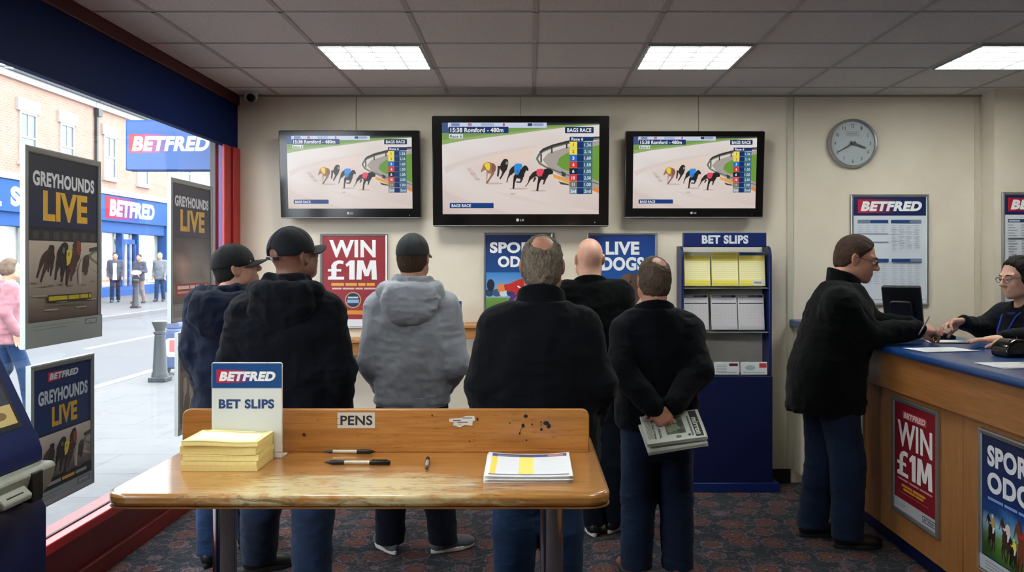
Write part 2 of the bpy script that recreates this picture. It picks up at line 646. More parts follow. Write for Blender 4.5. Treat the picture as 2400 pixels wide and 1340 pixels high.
def room():
    room_mats()
    # floor, ceiling and walls with real thickness
    struct(MB().box(-2.22, RIGHTX, NEAR, FAR + .1, -.1, 0).build('floor', 'carpet', smooth=False), 'dark patterned carpet')
    struct(MB().box(-2.3, RIGHTX + .1, NEAR - .1, FAR + .1, CEIL, CEIL + .1).build('ceiling', 'tile', smooth=False), 'grey mineral fibre ceiling tiles')
    struct(MB().box(-2.13, RIGHTX + .1, FAR, FAR + .12, 0, CEIL).build('wall_far', 'wall', smooth=False), 'cream panelled wall')
    struct(MB().box(RIGHTX, RIGHTX + .1, NEAR, FAR, 0, CEIL).build('wall_right', 'wall', smooth=False))
    struct(MB().box(-2.3, RIGHTX + .1, NEAR - .1, NEAR, 0, CEIL).build('wall_near', 'wall', smooth=False))
    struct(MB().box(-2.3, -2.1, NEAR, .6, 0, CEIL).build('wall_left', 'wall', smooth=False))
    # pier that steps out of the far wall behind the counter
    struct(MB().box(3.255, RIGHTX, 5.97, FAR, 0, CEIL).build('wall_pier', 'wall', smooth=False), 'cream pier stepping out behind the counter')

    # suspended ceiling bars
    m = MB()
    xs = [.03 + TILE * k for k in range(-4, 8)]
    ys = [5.865 - .595 * k for k in range(14)]
    for x in xs:
        if -2.2 < x < RIGHTX:
            m.box(x - .012, x + .012, NEAR, FAR, CEIL - .004, CEIL)
    for y in ys:
        if y > NEAR:
            m.box(-2.2, RIGHTX, y - .008, y + .008, CEIL - .004, CEIL)
    struct(m.build('trim_1', 'tbar', smooth=False), 'ceiling grid bars')
    struct(MB().box(-2.1, RIGHTX, FAR - .02, FAR, CEIL - .012, CEIL).build('trim_2', 'seam', smooth=False), 'strip coloured as a shadow gap along the top of the far wall')  # solid strip, its dark tone standing in for shade under the ceiling
    # wall seams and cover strips
    k = 3
    for px, w, mat in ((835, .007, 'seam'), (1220, .005, 'seam'), (1637, .007, 'seam')):
        x = (px - VX) / F_PX * FAR
        struct(MB().box(x - w / 2, x + w / 2, FAR - .003, FAR, 2.2, CEIL - .012).build('trim_%d' % k, mat, smooth=False), 'narrow upright seam between wall panels')
        k += 1
    for px, w in ((1851, .045), (2289, .035)):
        x = (px - VX) / F_PX * FAR
        struct(MB().box(x - w / 2, x + w / 2, FAR - .012, FAR, 0.1, CEIL - .012).build('trim_%d' % k, 'strip', smooth=False, bevel=.003), 'upright cream cover strip on the wall')
        k += 1
    struct(MB().box(-2.05, 1.88, FAR - .018, FAR, 0, .1).build('baseboard_far', 'rubber', smooth=False, bevel=.003), 'black skirting along the far wall')

    # ---- shop window in the left wall
    win = bpy.data.objects.new('window_1', None)
    COL.objects.link(win)
    struct(win, 'wide shop window with red frame and blue fascia board')
    y0, y1 = .6, 5.98
    MB().box(-2.3, -2.2, y0, FAR, 0, .33).build('window_base_panel', 'red_dark', win, smooth=False)
    MB().box(-2.2, -2.175, y0, FAR, 0, .09).build('window_plinth', 'red_dark', win, bevel=.004)
    MB().box(-2.14, -2.065, y0, FAR, .33, .377).build('window_sill', 'red', win, bevel=.006)
    MB().box(GLASSX - .006, GLASSX + .006, y0, y1, .3772, .382).build('glazing_bead', 'rubber', win, smooth=False)
    MB().box(GLASSX - .003, GLASSX + .003, y0, y1 + .01, .38, 2.42).build('window_pane', 'glass', win, smooth=False)
    MB().box(-2.145, -2.1, y0, FAR, 2.4, 2.715).build('fascia_board', 'fascia', win, bevel=.002)
    MB().box(-2.32, -2.15, y0, FAR + .4, 2.52, CEIL).build('window_lintel', 'blue_deep', win, smooth=False)
    MB().box(-2.145, -2.085, y0, FAR, 2.715, CEIL).build('window_head', 'red_shaded', win, bevel=.004)
    MB().box(-2.107, -2.09, 5.86, 5.985, .377, 2.4).build('window_post', 'red', win, bevel=.004)
    MB().box(-2.24, -2.2, 5.99, 6.05, .2, 2.5).build('window_mullion', 'dark_grey', win, bevel=.003)
    MB().box(-2.12, -2.105, 5.985, 6.01, .377, 2.4).build('post_gap', 'rubber', win, smooth=False)
    MB().box(-2.14, -2.08, 6.01, FAR, .377, 2.4).build('window_jamb', 'red', win, bevel=.004)
    for c in win.children:
        c['kind'] = 'structure'

    # ---- ceiling lights: three in view, two unseen ones added to light the table
    def light():
        r = thing('ceiling_light', 'x', 'ceiling light')
        m = MB()
        h = .29
        m.box(-h, h, -h, -h + .012, -.014, -.002).box(-h, h, h - .012, h, -.014, -.002)
        m.box(-h, -h + .012, -h + .012, h - .012, -.014, -.002).box(h - .012, h, -h + .012, h - .012, -.014, -.002)
        m.build('light_frame', 'alu', r, smooth=False)
        MB().box(-h + .012, h - .012, -h + .012, h - .012, -.006, -.002).build('diffuser', 'panel', r, smooth=False)
        m = MB()
        for i in range(1, 4):
            x = -h + 2 * h * i / 4
            m.box(x - .0015, x + .0015, -h + .012, h - .012, -.013, -.0065)
        m.build('louvre', 'alu', r, smooth=False)
        return r
    l0 = light()
    spots = [(-.885, 'square louvred ceiling light over the left television'), (.945, 'square louvred ceiling light between the big and right televisions'),
             (2.775, 'square louvred ceiling light above the counter, cut by the picture edge')]
    yl = 4.972
    for i, (x, lab) in enumerate(spots):
        o = l0 if i == 0 else copy_tree(l0)
        o.location = (x, yl, CEIL - .001)
        tag(o, lab, 'ceiling light', 'louvred lights in the ceiling grid')
    for yy in (2.0,):
        for x, _ in spots[:2]:
            o = copy_tree(l0)
            o.location = (x, yy, CEIL - .001)
            tag(o, 'added louvred ceiling light outside the picture, there to light the table', 'ceiling light', 'added louvred lights outside the picture')


# ------------------------------------------------------------------ pictures on posters and screens
def dog(p, x, y, s, body, vest, number=None, phase=0):
    """a greyhound at full stretch, drawn side-on to the viewer and running to the right; s = body length"""
    P_ = lambda pts: [(x + a * s * .72, y + b * s * 1.2) for a, b in pts]
    dk = tuple(v * .45 for v in body[:3]) + (1,)
    k = .12 * phase
    # far legs, near legs
    p.line(P_([(-.33, .1), (-.5 + k, .34), (-.62 + k, .52)]), [s * .1, s * .05, s * .03], dk)
    p.line(P_([(.25, .18), (.42 - k, .38), (.36 - k, .55)]), [s * .08, s * .045, s * .03], dk)
    p.poly(P_([(-.52, .0), (-.42, -.14), (-.15, -.2), (.12, -.2), (.34, -.2), (.44, -.1), (.42, .12), (.3, .24), (.12, .2), (-.12, .08), (-.3, .16), (-.46, .14)]), body)
    p.line(P_([(-.38, .06), (-.3 - k, .3), (-.46 - k, .42), (-.42 - k, .58)]), [s * .16, s * .07, s * .045, s * .035], body)
    p.line(P_([(.3, .16), (.2 + k, .42), (.24 + k, .62)]), [s * .12, s * .05, s * .035], body)
    p.line(P_([(-.5, .02), (-.66, .14), (-.72, .3)]), [s * .05, s * .03, s * .015], dk)
    p.poly(P_([(.3, -.16), (.46, -.34), (.56, -.42), (.7, -.36), (.84, -.24), (.82, -.19), (.66, -.22), (.54, -.14), (.44, .02), (.32, .0)]), body)
    p.poly(P_([(.5, -.38), (.44, -.46), (.56, -.43)]), dk)
    if vest:
        p.poly(P_([(-.16, -.21), (.16, -.22), (.22, -.1), (.2, .16), (.02, .17), (-.1, .08), (-.17, -.02)]), vest)


def running_dogs(p, fn, mixc=lambda c: c):
    """five greyhounds coming straight at the viewer, as printed on the window posters"""
    g = lambda *c: mixc(rgb(*c))
    q = lambda pts: [fn(*v) for v in pts]
    kx = fn(1, 0)[0] - fn(0, 0)[0]
    L = lambda pts, ws, c: p.line(q(pts), [w * kx for w in ws], c)
    p.poly(q([(612, 235), (560, 248), (530, 290), (536, 330), (612, 395), (612, 360), (556, 318), (550, 292), (574, 268), (612, 258)]), g(112, 114, 92))
    p.poly(q([(530, 215), (612, 195), (612, 235), (560, 250), (532, 255)]), g(60, 58, 52))
    L([(545, 380), (530, 440), (612, 500)], [40, 22, 10], g(170, 156, 142))
    blk, brn, brn2, mid = g(34, 29, 30), g(70, 48, 42), g(46, 33, 31), g(60, 44, 40)
    p.poly(q([(405, 110), (435, 98), (452, 160), (454, 240), (442, 320), (422, 372), (403, 330), (398, 240), (378, 228), (373, 190), (388, 150)]), mid)
    p.poly(q([(420, 138), (440, 148), (453, 190), (449, 262), (430, 302), (414, 240), (414, 170)]), g(148, 62, 48))
    L([(165, 395), (162, 460)], [22, 12], brn2); L([(195, 385), (186, 450), (180, 498)], [32, 17, 13], brn2); L([(116, 345), (92, 430), (70, 512)], [34, 18, 15], brn)
    p.poly(q([(172, 195), (205, 192), (215, 215), (212, 260), (219, 310), (211, 370), (200, 402), (175, 417), (148, 407), (140, 372), (122, 368), (102, 372), (100, 340), (110, 300), (135, 262), (160, 240), (168, 215)]), brn)
    p.poly(q([(168, 262), (205, 262), (212, 320), (200, 380), (172, 396), (150, 372), (152, 310)]), brn2)
    p.poly(q([(176, 196), (204, 194), (212, 222), (204, 258), (184, 258), (170, 226)]), g(40, 28, 27))
    L([(150, 380), (122, 470), (100, 552)], [40, 20, 15], brn)
    L([(278, 395), (270, 500)], [26, 14], blk); L([(248, 375), (230, 455), (220, 538)], [40, 19, 14], blk)
    p.poly(q([(298, 158), (325, 168), (334, 200), (329, 250), (321, 300), (320, 380), (300, 412), (265, 407), (245, 392), (222, 387), (230, 350), (235, 270), (255, 220), (275, 180)]), blk)
    p.poly(q([(284, 215), (300, 212), (303, 262), (292, 274), (280, 262)]), g(112, 108, 106))
    L([(300, 385), (286, 470), (272, 562)], [40, 22, 16], blk)
    L([(345, 430), (328, 525)], [26, 14], brn2); L([(388, 420), (362, 500), (355, 558)], [40, 20, 14], brn)
    p.poly(q([(372, 220), (400, 212), (412, 240), (405, 290), (414, 340), (411, 400), (390, 442), (350, 452), (330, 420), (324, 340), (345, 260)]), brn)
    p.poly(q([(376, 222), (400, 216), (408, 244), (398, 290), (384, 292), (372, 256)]), g(84, 62, 52))
    p.poly(q([(318, 240), (350, 228), (370, 240), (363, 300), (346, 372), (319, 404), (313, 320)]), g(216, 192, 62))
    p.poly(q([(332, 268), (344, 262), (340, 300), (330, 304)]), g(120, 104, 40))
    L([(333, 400), (324, 500), (318, 598)], [36, 20, 15], brn2)
    L([(505, 440), (490, 502)], [30, 15], mid)
    p.poly(q([(488, 290), (515, 284), (527, 320), (523, 400), (510, 452), (480, 472), (450, 462), (440, 420), (450, 370), (468, 330)]), mid)
    L([(458, 330), (446, 400), (440, 480), (442, 585)], [16, 26, 22, 14], g(186, 176, 168)); L([(432, 400), (424, 470), (428, 580)], [18, 14, 10], g(168, 158, 150))
    p.poly(q([(488, 292), (512, 288), (520, 316), (510, 350), (494, 350), (484, 318)]), g(72, 64, 60))
    for a, b in ((40, 560), (180, 590), (260, 585), (350, 600), (470, 600), (560, 570), (120, 600)):
        p.poly(q(ell(a, b, 26, 7, 12)), g(120, 104, 94))


def racing_screen():
    """the television picture: greyhounds coming round the bend, with captions"""
    X0, Y0, X1, Y1 = 140, 145, 1830, 1125
    W, H = 1.095, .635
    p = Pic(lambda x, y: ((x - X0) / (X1 - X0) * W - W / 2, (Y1 - y) / (Y1 - Y0) * H))
    sand, sand2, sand3 = rgb(232, 220, 214), rgb(227, 212, 205), rgb(236, 228, 225)
    p.blend(X0, Y0, X1, Y1, [[sand3, sand3, sand3, sand3, sand3], [sand3, sand3, sand, sand2, sand3], [sand3, sand2, rgb(226, 208, 198), sand, sand], [sand2, sand, sand, sand2, sand2], [rgb(214, 192, 184), sand2, sand2, sand2, rgb(218, 200, 192)]])
    p.poly([(140, 145), (140, 380), (400, 330), (850, 275), (1200, 228), (1520, 190), (1830, 168), (1830, 145)], rgb(124, 160, 84))
    p.poly([(140, 330), (140, 380), (400, 330), (850, 275), (1200, 228), (1520, 190), (1520, 178), (1200, 208), (850, 250), (400, 300)], rgb(150, 178, 110))
    p.rect(140, 145, 210, 255, rgb(62, 84, 132))
    p.rect(205, 145, 1265, 200, rgb(208, 218, 240))
    for a, b, c in ((240, 330, rgb(120, 140, 190)), (420, 460, rgb(190, 120, 150)), (560, 700, rgb(170, 185, 220)), (795, 815, rgb(214, 60, 110)), (1060, 1110, rgb(40, 60, 90)), (1120, 1230, rgb(150, 165, 200))):
        p.rect(a, 150, b, 182, c)
    p.poly([(1265, 145), (1265, 172), (1830, 160), (1830, 145)], rgb(44, 46, 56))
    # raked lanes
    for k, (q, c) in enumerate((([(150, 620), (300, 560), (620, 470), (1000, 400), (1160, 380), (1160, 410), (900, 450), (600, 520), (330, 600), (180, 690)], sand2),
                                ([(150, 860), (220, 900), (420, 980), (700, 1060), (900, 1125), (700, 1125), (400, 1040), (150, 960)], rgb(221, 205, 198)),
                                ([(700, 880), (1000, 930), (1400, 1030), (1830, 1090), (1830, 1125), (1350, 1060), (900, 960)], sand2),
                                ([(400, 630), (440, 622), (500, 690), (530, 740), (500, 752), (440, 690)], rgb(216, 200, 192)),
                                ([(470, 600), (1040, 560), (1130, 480), (1140, 420), (800, 480), (560, 540)], rgb(236, 214, 202)))):
        p.poly(q, c)
    # infield, grass and rail
    p.poly([(1830, 330), (1500, 400), (1280, 470), (1220, 540), (1300, 640), (1500, 760), (1830, 900)], rgb(176, 166, 160))
    p.poly([(1375, 590), (1400, 520), (1480, 470), (1640, 420), (1830, 385), (1830, 770), (1600, 690), (1440, 640)], rgb(112, 158, 62))
    p.line([(1830, 318), (1760, 322), (1480, 365), (1330, 405), (1220, 450), (1180, 490), (1160, 530), (1190, 580), (1260, 620), (1480, 700), (1830, 800)], [16, 18, 20, 22, 24, 26, 24, 22, 18, 14, 12], rgb(108, 118, 104))
    p.line([(1830, 300), (1770, 303), (1480, 350), (1330, 390), (1230, 430), (1190, 465)], [18, 20, 24, 26, 24, 20], rgb(58, 56, 58))
    for a, b, h in ((1320, 400, 70), (1480, 360, 60), (1205, 480, 90)):
        p.line([(a, b), (a, b + h)], 16, rgb(62, 62, 60))
    p.poly([(1330, 690), (1420, 720), (1510, 755), (1510, 800), (1440, 770), (1340, 730)], rgb(238, 168, 84))
    p.poly([(1760, 830), (1830, 850), (1830, 895), (1770, 870)], rgb(240, 140, 60))
    p.poly([(1390, 770), (1500, 800), (1510, 815), (1420, 805)], rgb(70, 74, 66))
    p.poly([(1420, 660), (1470, 680), (1470, 720), (1430, 715)], rgb(60, 70, 62))
    # shadows of hooves in the sand are part of the broadcast picture
    for a, b, w in ((700, 795, 190), (960, 850, 200), (1180, 872, 170), (520, 750, 60), (470, 690, 60), (900, 905, 60)):
        p.poly(ell(a, b, w / 2, 10), rgb(206, 184, 176))
    Q = lambda pts: [(491 + x * .6135, 446.6 + y * .6135) for x, y in pts]
    L = lambda pts, ws, c: p.line(Q(pts), [w * .6135 for w in ws], c)
    br, dk, dk2, bk = rgb(166, 122, 92), rgb(58, 48, 46), rgb(46, 38, 36), rgb(36, 32, 34)
    L([(215, 370), (212, 450), (205, 540)], [40, 24, 14], rgb(196, 160, 148)); L([(325, 380), (262, 480), (205, 565)], [46, 28, 34], rgb(140, 108, 92))
    p.poly(Q([(150, 230), (210, 190), (280, 200), (340, 220), (370, 270), (365, 340), (330, 390), (270, 400), (220, 380), (190, 330), (150, 340), (115, 375), (105, 350), (130, 290)]), br)
    p.poly(Q([(300, 215), (345, 225), (372, 275), (366, 335), (335, 385), (300, 370), (290, 290)]), rgb(140, 96, 76))
    p.poly(Q([(160, 240), (210, 195), (260, 215), (270, 270), (255, 340), (210, 330), (190, 290)]), rgb(246, 216, 64))
    L([(425, 260), (415, 350), (402, 445)], [44, 36, 30], dk); L([(520, 330), (480, 420), (440, 490)], [60, 30, 26], dk)
    p.poly(Q([(510, 140), (560, 135), (590, 170), (585, 250), (560, 330), (520, 365), (470, 355), (440, 300), (455, 220), (480, 180)]), dk2)
    p.poly(Q([(545, 185), (582, 185), (576, 240), (540, 232)]), rgb(150, 150, 152))
    L([(620, 390), (580, 470), (560, 550)], [44, 20, 16], dk); L([(830, 470), (800, 545), (728, 540)], [50, 30, 26], dk)
    p.poly(Q([(690, 255), (640, 290), (605, 340), (596, 425), (640, 420), (695, 370)]), dk2)
    p.poly(Q([(690, 255), (800, 330), (830, 290), (870, 250), (910, 258), (944, 310), (936, 352), (902, 335), (875, 390), (862, 450), (820, 492), (740, 475), (700, 430)]), bk)
    L([(715, 430), (686, 560), (676, 660)], [64, 32, 30], bk)
    p.poly(Q([(690, 240), (740, 218), (820, 222), (838, 262), (800, 330), (770, 400), (740, 422), (705, 400), (695, 330)]), rgb(52, 146, 230))
    p.poly(Q([(735, 330), (765, 330), (758, 400), (735, 405)]), rgb(36, 118, 204))
    L([(985, 440), (935, 560), (885, 625)], [50, 16, 10], dk); L([(1065, 460), (1030, 535)], [40, 24], dk); L([(1240, 470), (1205, 585)], [44, 22], dk)
    p.poly(Q([(1090, 338), (1020, 370), (980, 420), (945, 505), (985, 500), (1050, 450), (1110, 440)]), dk2)
    p.poly(Q([(1090, 338), (1180, 335), (1230, 310), (1300, 300), (1345, 320), (1378, 358), (1368, 402), (1300, 412), (1270, 470), (1200, 505), (1120, 485), (1090, 440)]), bk)
    L([(1145, 470), (1112, 580), (1096, 698)], [64, 34, 34], bk)
    p.poly(Q([(1092, 318), (1160, 306), (1222, 318), (1200, 380), (1172, 442), (1112, 444), (1080, 400)]), rgb(236, 74, 100))
    # captions
    cap = rgb(20, 50, 110)
    p.poly(rrect(212, 188, 855, 258, 8), cap)
    p.text('15:38 Romford - 480m', 232, 200, 800, 248, W_, .03)
    p.rect(218, 268, 366, 312, rgb(230, 234, 236))
    p.text('Race 6', 228, 276, 356, 306, rgb(70, 80, 100), .02)
    p.poly(rrect(1460, 190, 1768, 258, 8), rgb(18, 46, 92))
    p.text('BAGS RACE', 1484, 204, 1742, 246, W_, .03)
    p.poly(rrect(218, 1004, 692, 1060, 8), rgb(18, 62, 130))
    p.text('BAGS RACE', 238, 1016, 446, 1050, W_, .03)
    p.rect(1510, 296, 1764, 342, rgb(16, 48, 104))
    p.text('Race 6', 1530, 304, 1656, 336, W_, .03)
    rows = [('1', rgb(250, 228, 88), rgb(150, 120, 20), '1.36'), ('2', rgb(250, 228, 88), rgb(150, 120, 20), '2.16'), ('3', rgb(38, 112, 214), W_, '1.60'),
            ('4', rgb(226, 58, 58), W_, '1.50'), ('6', rgb(18, 28, 60), W_, '1.05'), ('10', rgb(226, 58, 58), W_, '2.50'), ('11', rgb(124, 120, 104), W_, '1.00'), ('2nd', rgb(126, 146, 160), W_, '2nd')]
    for i, (n, c, tc, odds) in enumerate(rows):
        y = 348 + i * 70.5
        p.rect(1510, y, 1592, y + 67, c)
        p.rect(1592, y, 1660, y + 67, rgb(12, 50, 110))
        p.rect(1660, y, 1756, y + 67, rgb(62, 106, 136))
        w = {'1': 9, '11': 26, '10': 36, '2nd': 62}.get(n, 24)
        p.text(n, 1551 - w / 2, y + 16, 1551 + w / 2, y + 52, tc, .03)
        p.text(odds, 1668, y + 16, 1742, y + 52, rgb(214, 228, 236), .025)
    return p


def television():
    W, H, D = 1.235, .77, .075
    r = thing('television', 'x', 'television')
    m = MB()
    m.prism(rrect(-W / 2, 0, W / 2, H, .012, 4), .0, D, 'y')
    m.build('casing', 'black_gloss', r, bevel=.005)
    p = racing_screen()
    o = p.build('screen', r, y=-.0012, mat='screen')
    o.location.z = .088
    m = MB()
    m.prism(rrect(-W / 2 + .002, .004, W / 2 - .002, .011, .003, 2), -.004, .0, 'y')
    m.build('lower_trim', 'alu_dark', r)
    q = Pic()
    g = rgb(190, 190, 196)
    q.poly(ell(-.022, .047, .011, .011), g)
    q.text('LG', -.004, .039, .022, .055, g, .03, flip=True)
    q.build('badge_print', r, y=-.0008)
    MB().lathe([(0, -.002), (.003, -.001), (.003, .001), (0, .001)], 10, 'y', c=(.52, 0, .03)).build('power_light', 'white', r)
    MB().box(-.2, .2, D, D + .04, .25, .55).build('wall_mount', 'black', r, bevel=.004)
    return r


def yards(px0, px1, d):
    return (px1 - px0) / F_PX * d


def wall_things():
    tv = television()
    tilt = math.radians(5.5)
    # centre px of lower edge, lower-edge row, scale
    for i, (px, py, s, d, lab) in enumerate(((1220.5, 531, 1.0, 6.0, 'largest television, the middle one of the wall, showing greyhounds on a bend'),
                                             (822, 512, .8, 6.03, 'smaller television on the window side of the wall showing greyhounds'),
                                             (1626, 511, .79, 6.03, 'smaller television above the bet slip stand showing greyhounds'))):
        o = tv if i == 0 else copy_tree(tv)
        o.location = P(px, py, d)
        o.scale = (s, s, s)
        o.rotation_euler = (tilt, 0, 0)
        tag(o, lab, 'television', 'wall mounted televisions')

    # wall clock
    c = P(1996, 337, FAR)
    r = thing('wall_clock', 'round silver wall clock showing twenty to four', 'clock', c)
    R = .177
    MB().lathe([(0, 0), (R, 0), (R, -.03), (R - .008, -.042), (R - .018, -.036), (R - .02, -.02), (0, -.02)], 48, 'y').build('case', 'alu', r)
    q = Pic()
    q.poly(ell(0, 0, R - .019, R - .019, 48), rgb(164, 172, 174))
    q.rect(-.048, .052, .048, .088, rgb(128, 134, 138))
    q.rect(-.045, .055, .045, .085, rgb(150, 156, 160))
    q.text('QUARTZ', -.03, .064, .03, .076, rgb(90, 94, 98), .01, flip=True)
    for n in range(1, 13):
        a = math.radians(90 - 30 * n)
        x, y = .126 * math.cos(a), .126 * math.sin(a)
        w = .012 if n < 10 else .022
        q.text(str(n), x - w / 2, y - .013, x + w / 2, y + .013, rgb(54, 60, 64), .015, flip=True)
    q.build('dial_print', r, y=-.0205)
    for nm, a, L, w in (('hour_hand', 90 - 30 * 3.66, .095, .011), ('minute_hand', 90 - 6 * 40, .12, .008)):
        a = math.radians(a)
        m = MB()
        dx, dz = math.cos(a), math.sin(a)
        pts = [(-.02 * dx - w * dz, -.02 * dz + w * dx), (-.02 * dx + w * dz, -.02 * dz - w * dx), (L * dx + w * .4 * dz, L * dz - w * .4 * dx), (L * dx - w * .4 * dz, L * dz + w * .4 * dx)]
        m.prism(pts, -.031, -.029, 'y')
        m.build(nm, 'black', r, smooth=False)
    MB().lathe([(0, -.034), (.01, -.034), (.01, -.021), (0, -.021)], 16, 'y').build('hand_boss', 'black', r)

    # security camera in the corner
    c = P(588, 222, 6.04)
    r = thing('security_camera', 'small white dome security camera in the ceiling corner', 'camera', (c.x, c.y, CEIL - .001))
    MB().lathe([(0, 0), (.048, 0), (.048, -.03), (.042, -.05), (.03, -.062), (0, -.066)], 32).build('housing', 'white', r)
    MB().lathe([(0, -.034), (.026, -.03), (.03, -.015), (.03, 0), (.0, 0)], 24, 'y', c=(.012, -.024, -.046)).build('lens', 'black_gloss', r)

    # posters on the far wall
    FY = FAR - .021

    def win_wall(p):
        p.rect(750, 548, 908, 770, rgb(150, 46, 56))
        p.rect(750, 548, 908, 640, [rgb(160, 46, 54), rgb(140, 30, 42), rgb(150, 36, 46), rgb(150, 36, 46)])
        p.text('WIN', 771, 562, 880, 603, W_, .035)
        pound_sum(p, 768, 610, 883, 655, W_)
        for k, (a, b) in enumerate(((776, 806), (809, 836), (839, 856), (859, 878))):
            p.rect(a, 663, b, 670, rgb(226, 164, 60))
        for a, b in ((778, 800), (803, 830), (833, 850), (853, 880)):
            p.rect(a, 674, b, 678, rgb(222, 190, 186))
        p.poly(ell(827, 703, 19, 19, 28), rgb(206, 160, 80))
        p.poly(ell(827, 703, 16.5, 16.5, 28), rgb(24, 52, 92))
        p.rect(815, 695, 839, 699, rgb(190, 200, 214)); p.rect(813, 702, 841, 710, rgb(150, 176, 206))
        p.rect(790, 727, 874, 737, rgb(216, 140, 52))
        p.rect(750, 748, 908, 770, rgb(222, 222, 228))
    w, h = yards(750, 908, FY), yards(548, 770, FY)
    o = P(829, 770, FY)
    poster('poster', 'red WIN £1M poster in silver frame on the far wall', 'poster', o, 0, w, h, win_wall, .017, .02, (750, 548, 908, 770), 'framed posters on the far wall')

    def grass_and_player(p, x0, x1, y0, y1):
        p.rect(x0, y0, x1, y1, [rgb(60, 130, 200), rgb(60, 130, 200), rgb(186, 214, 236), rgb(186, 214, 236)])
        for k in range(9):
            p.poly(ell(x0 + (x1 - x0) * (k + .5) / 9, y0 + (y1 - y0) * .42, (x1 - x0) * .07, (y1 - y0) * .08), [rgb(40, 66, 110), rgb(70, 90, 120), rgb(210, 220, 230)][k % 3])
        p.rect(x0, y0 + (y1 - y0) * .52, x1, y1, [rgb(110, 150, 70), rgb(96, 140, 60), rgb(48, 92, 36), rgb(56, 104, 40)])

    def sports_wall(p):
        p.rect(1133, 545, 1296, 770, [rgb(18, 40, 92), rgb(14, 30, 74), rgb(34, 100, 176), rgb(34, 100, 176)])
        p.text('SPORTS', 1148, 567, 1288, 593, W_, .045)
        p.text('ODDS', 1167, 600, 1262, 626, W_, .045)
        grass_and_player(p, 1139, 1290, 638, 752)
        # running player in red, arm stretched out
        p.poly([(1176, 668), (1196, 664), (1215, 655), (1240, 650), (1258, 660), (1262, 690), (1244, 706), (1216, 700), (1204, 684), (1180, 680)], rgb(198, 48, 44))
        p.poly([(1164, 668), (1180, 664), (1184, 682), (1168, 684)], rgb(226, 136, 74))
        p.line([(1206, 690), (1192, 712), (1196, 736)], [12, 8, 6], rgb(92, 44, 130))
        p.line([(1240, 700), (1256, 726), (1272, 740)], [14, 9, 6], rgb(92, 44, 130))
        p.poly(ell(1246, 646, 8, 9), rgb(190, 130, 100))
        p.line([(1213, 670), (1222, 676), (1232, 668)], 3, W_)
        p.poly(ell(1150, 668, 9, 14), rgb(34, 40, 58))
        p.rect(1133, 752, 1296, 770, rgb(222, 224, 230))
    o = P(1214.5, 770, FY)
    poster('poster', 'blue sports odds poster with a player in red on grass', 'poster', o, 0, yards(1133, 1296, FY), yards(545, 770, FY), sports_wall, .017, .02, (1133, 545, 1296, 770), 'framed posters on the far wall')

    def dogs_wall(p):
        p.rect(1377, 546, 1541, 770, [rgb(16, 50, 120), rgb(16, 50, 120), rgb(40, 110, 190), rgb(40, 110, 190)])
        p.text('LIVE', 1420, 566, 1499, 597, W_, .045)
        p.text('DOGS', 1411, 602, 1510, 634, W_, .045)
        p.rect(1383, 690, 1535, 752, [rgb(214, 190, 190), rgb(220, 204, 200), rgb(190, 160, 150), rgb(190, 160, 150)])
        # a greyhound's head and neck
        p.poly([(1450, 655), (1462, 643), (1478, 640), (1490, 644), (1492, 660), (1490, 684), (1482, 692), (1474, 684), (1470, 672), (1456, 670)], rgb(112, 88, 72))
        p.poly([(1476, 640), (1492, 642), (1500, 700), (1486, 720), (1478, 690)], rgb(92, 70, 58))
        p.poly(ell(1478, 660, 3, 3, 10), rgb(20, 18, 16)); p.poly([(1472, 684), (1482, 684), (1484, 692), (1476, 692)], rgb(24, 20, 20))
        p.rect(1377, 752, 1541, 770, rgb(222, 224, 230))
    o = P(1459, 770, FY)
    poster('poster', 'blue LIVE DOGS poster with a brown dog head', 'poster', o, 0, yards(1377, 1541, FY), yards(546, 770, FY), dogs_wall, .017, .02, (1377, 546, 1541, 770), 'framed posters on the far wall')

    def notice(p):
        x0, y0, x1, y1 = 1995, 455, 2178, 717
        bg = rgb(18, 30, 84)
        p.rect(x0, y0, x1, y1, rgb(208, 214, 222))
        p.rect(x0, y0, x1, 505, bg)
        logo(p, 2012, 467, 2162, 499, bg, rgb(190, 28, 50))
        def block(a, b, y, ye, vcols, hgrey):
            p.rect(a, y, b, y + 8, rgb(30, 66, 122))
            ga, gb = (a, a + (b - a) * .42) if hgrey == 'l' else (a + (b - a) * .62, b)
            p.rect(ga, y + 1, gb, y + 7, rgb(120, 132, 150))
            n = int((ye - y - 10) / 5)
            for i in range(n):
                yy = y + 12 + i * 5
                for j in range(vcols):
                    u0 = a + (b - a) * j / vcols
                    p.rect(u0 + 1, yy, u0 + (b - a) / vcols * (.55 + .3 * ((i * 7 + j * 3) % 5) / 5), yy + 1.5, rgb(178, 184, 196))
        block(2011, 2083, 515, 545, 4, 'l')
        p.rect(2011, 546, 2083, 549, rgb(150, 156, 168)); p.rect(2011, 566, 2083, 569, rgb(120, 138, 150))
        block(2089, 2160, 515, 588, 4, 'r')
        block(2011, 2083, 606, 668, 4, 'l')
        block(2089, 2160, 606, 680, 4, 'r')
        p.rect(2120, 680, 2150, 686, rgb(60, 66, 80)); p.rect(2030, 701, 2164, 703, rgb(150, 154, 164))
    o = P(2086.5, 717, FY)
    poster('notice_frame', 'white framed rules notice with blue header behind the serving counter', 'poster', o, 0, yards(1995, 2178, FY), yards(455, 717, FY), notice, .02, .02, (1995, 455, 2178, 717), 'framed notices behind the counter')

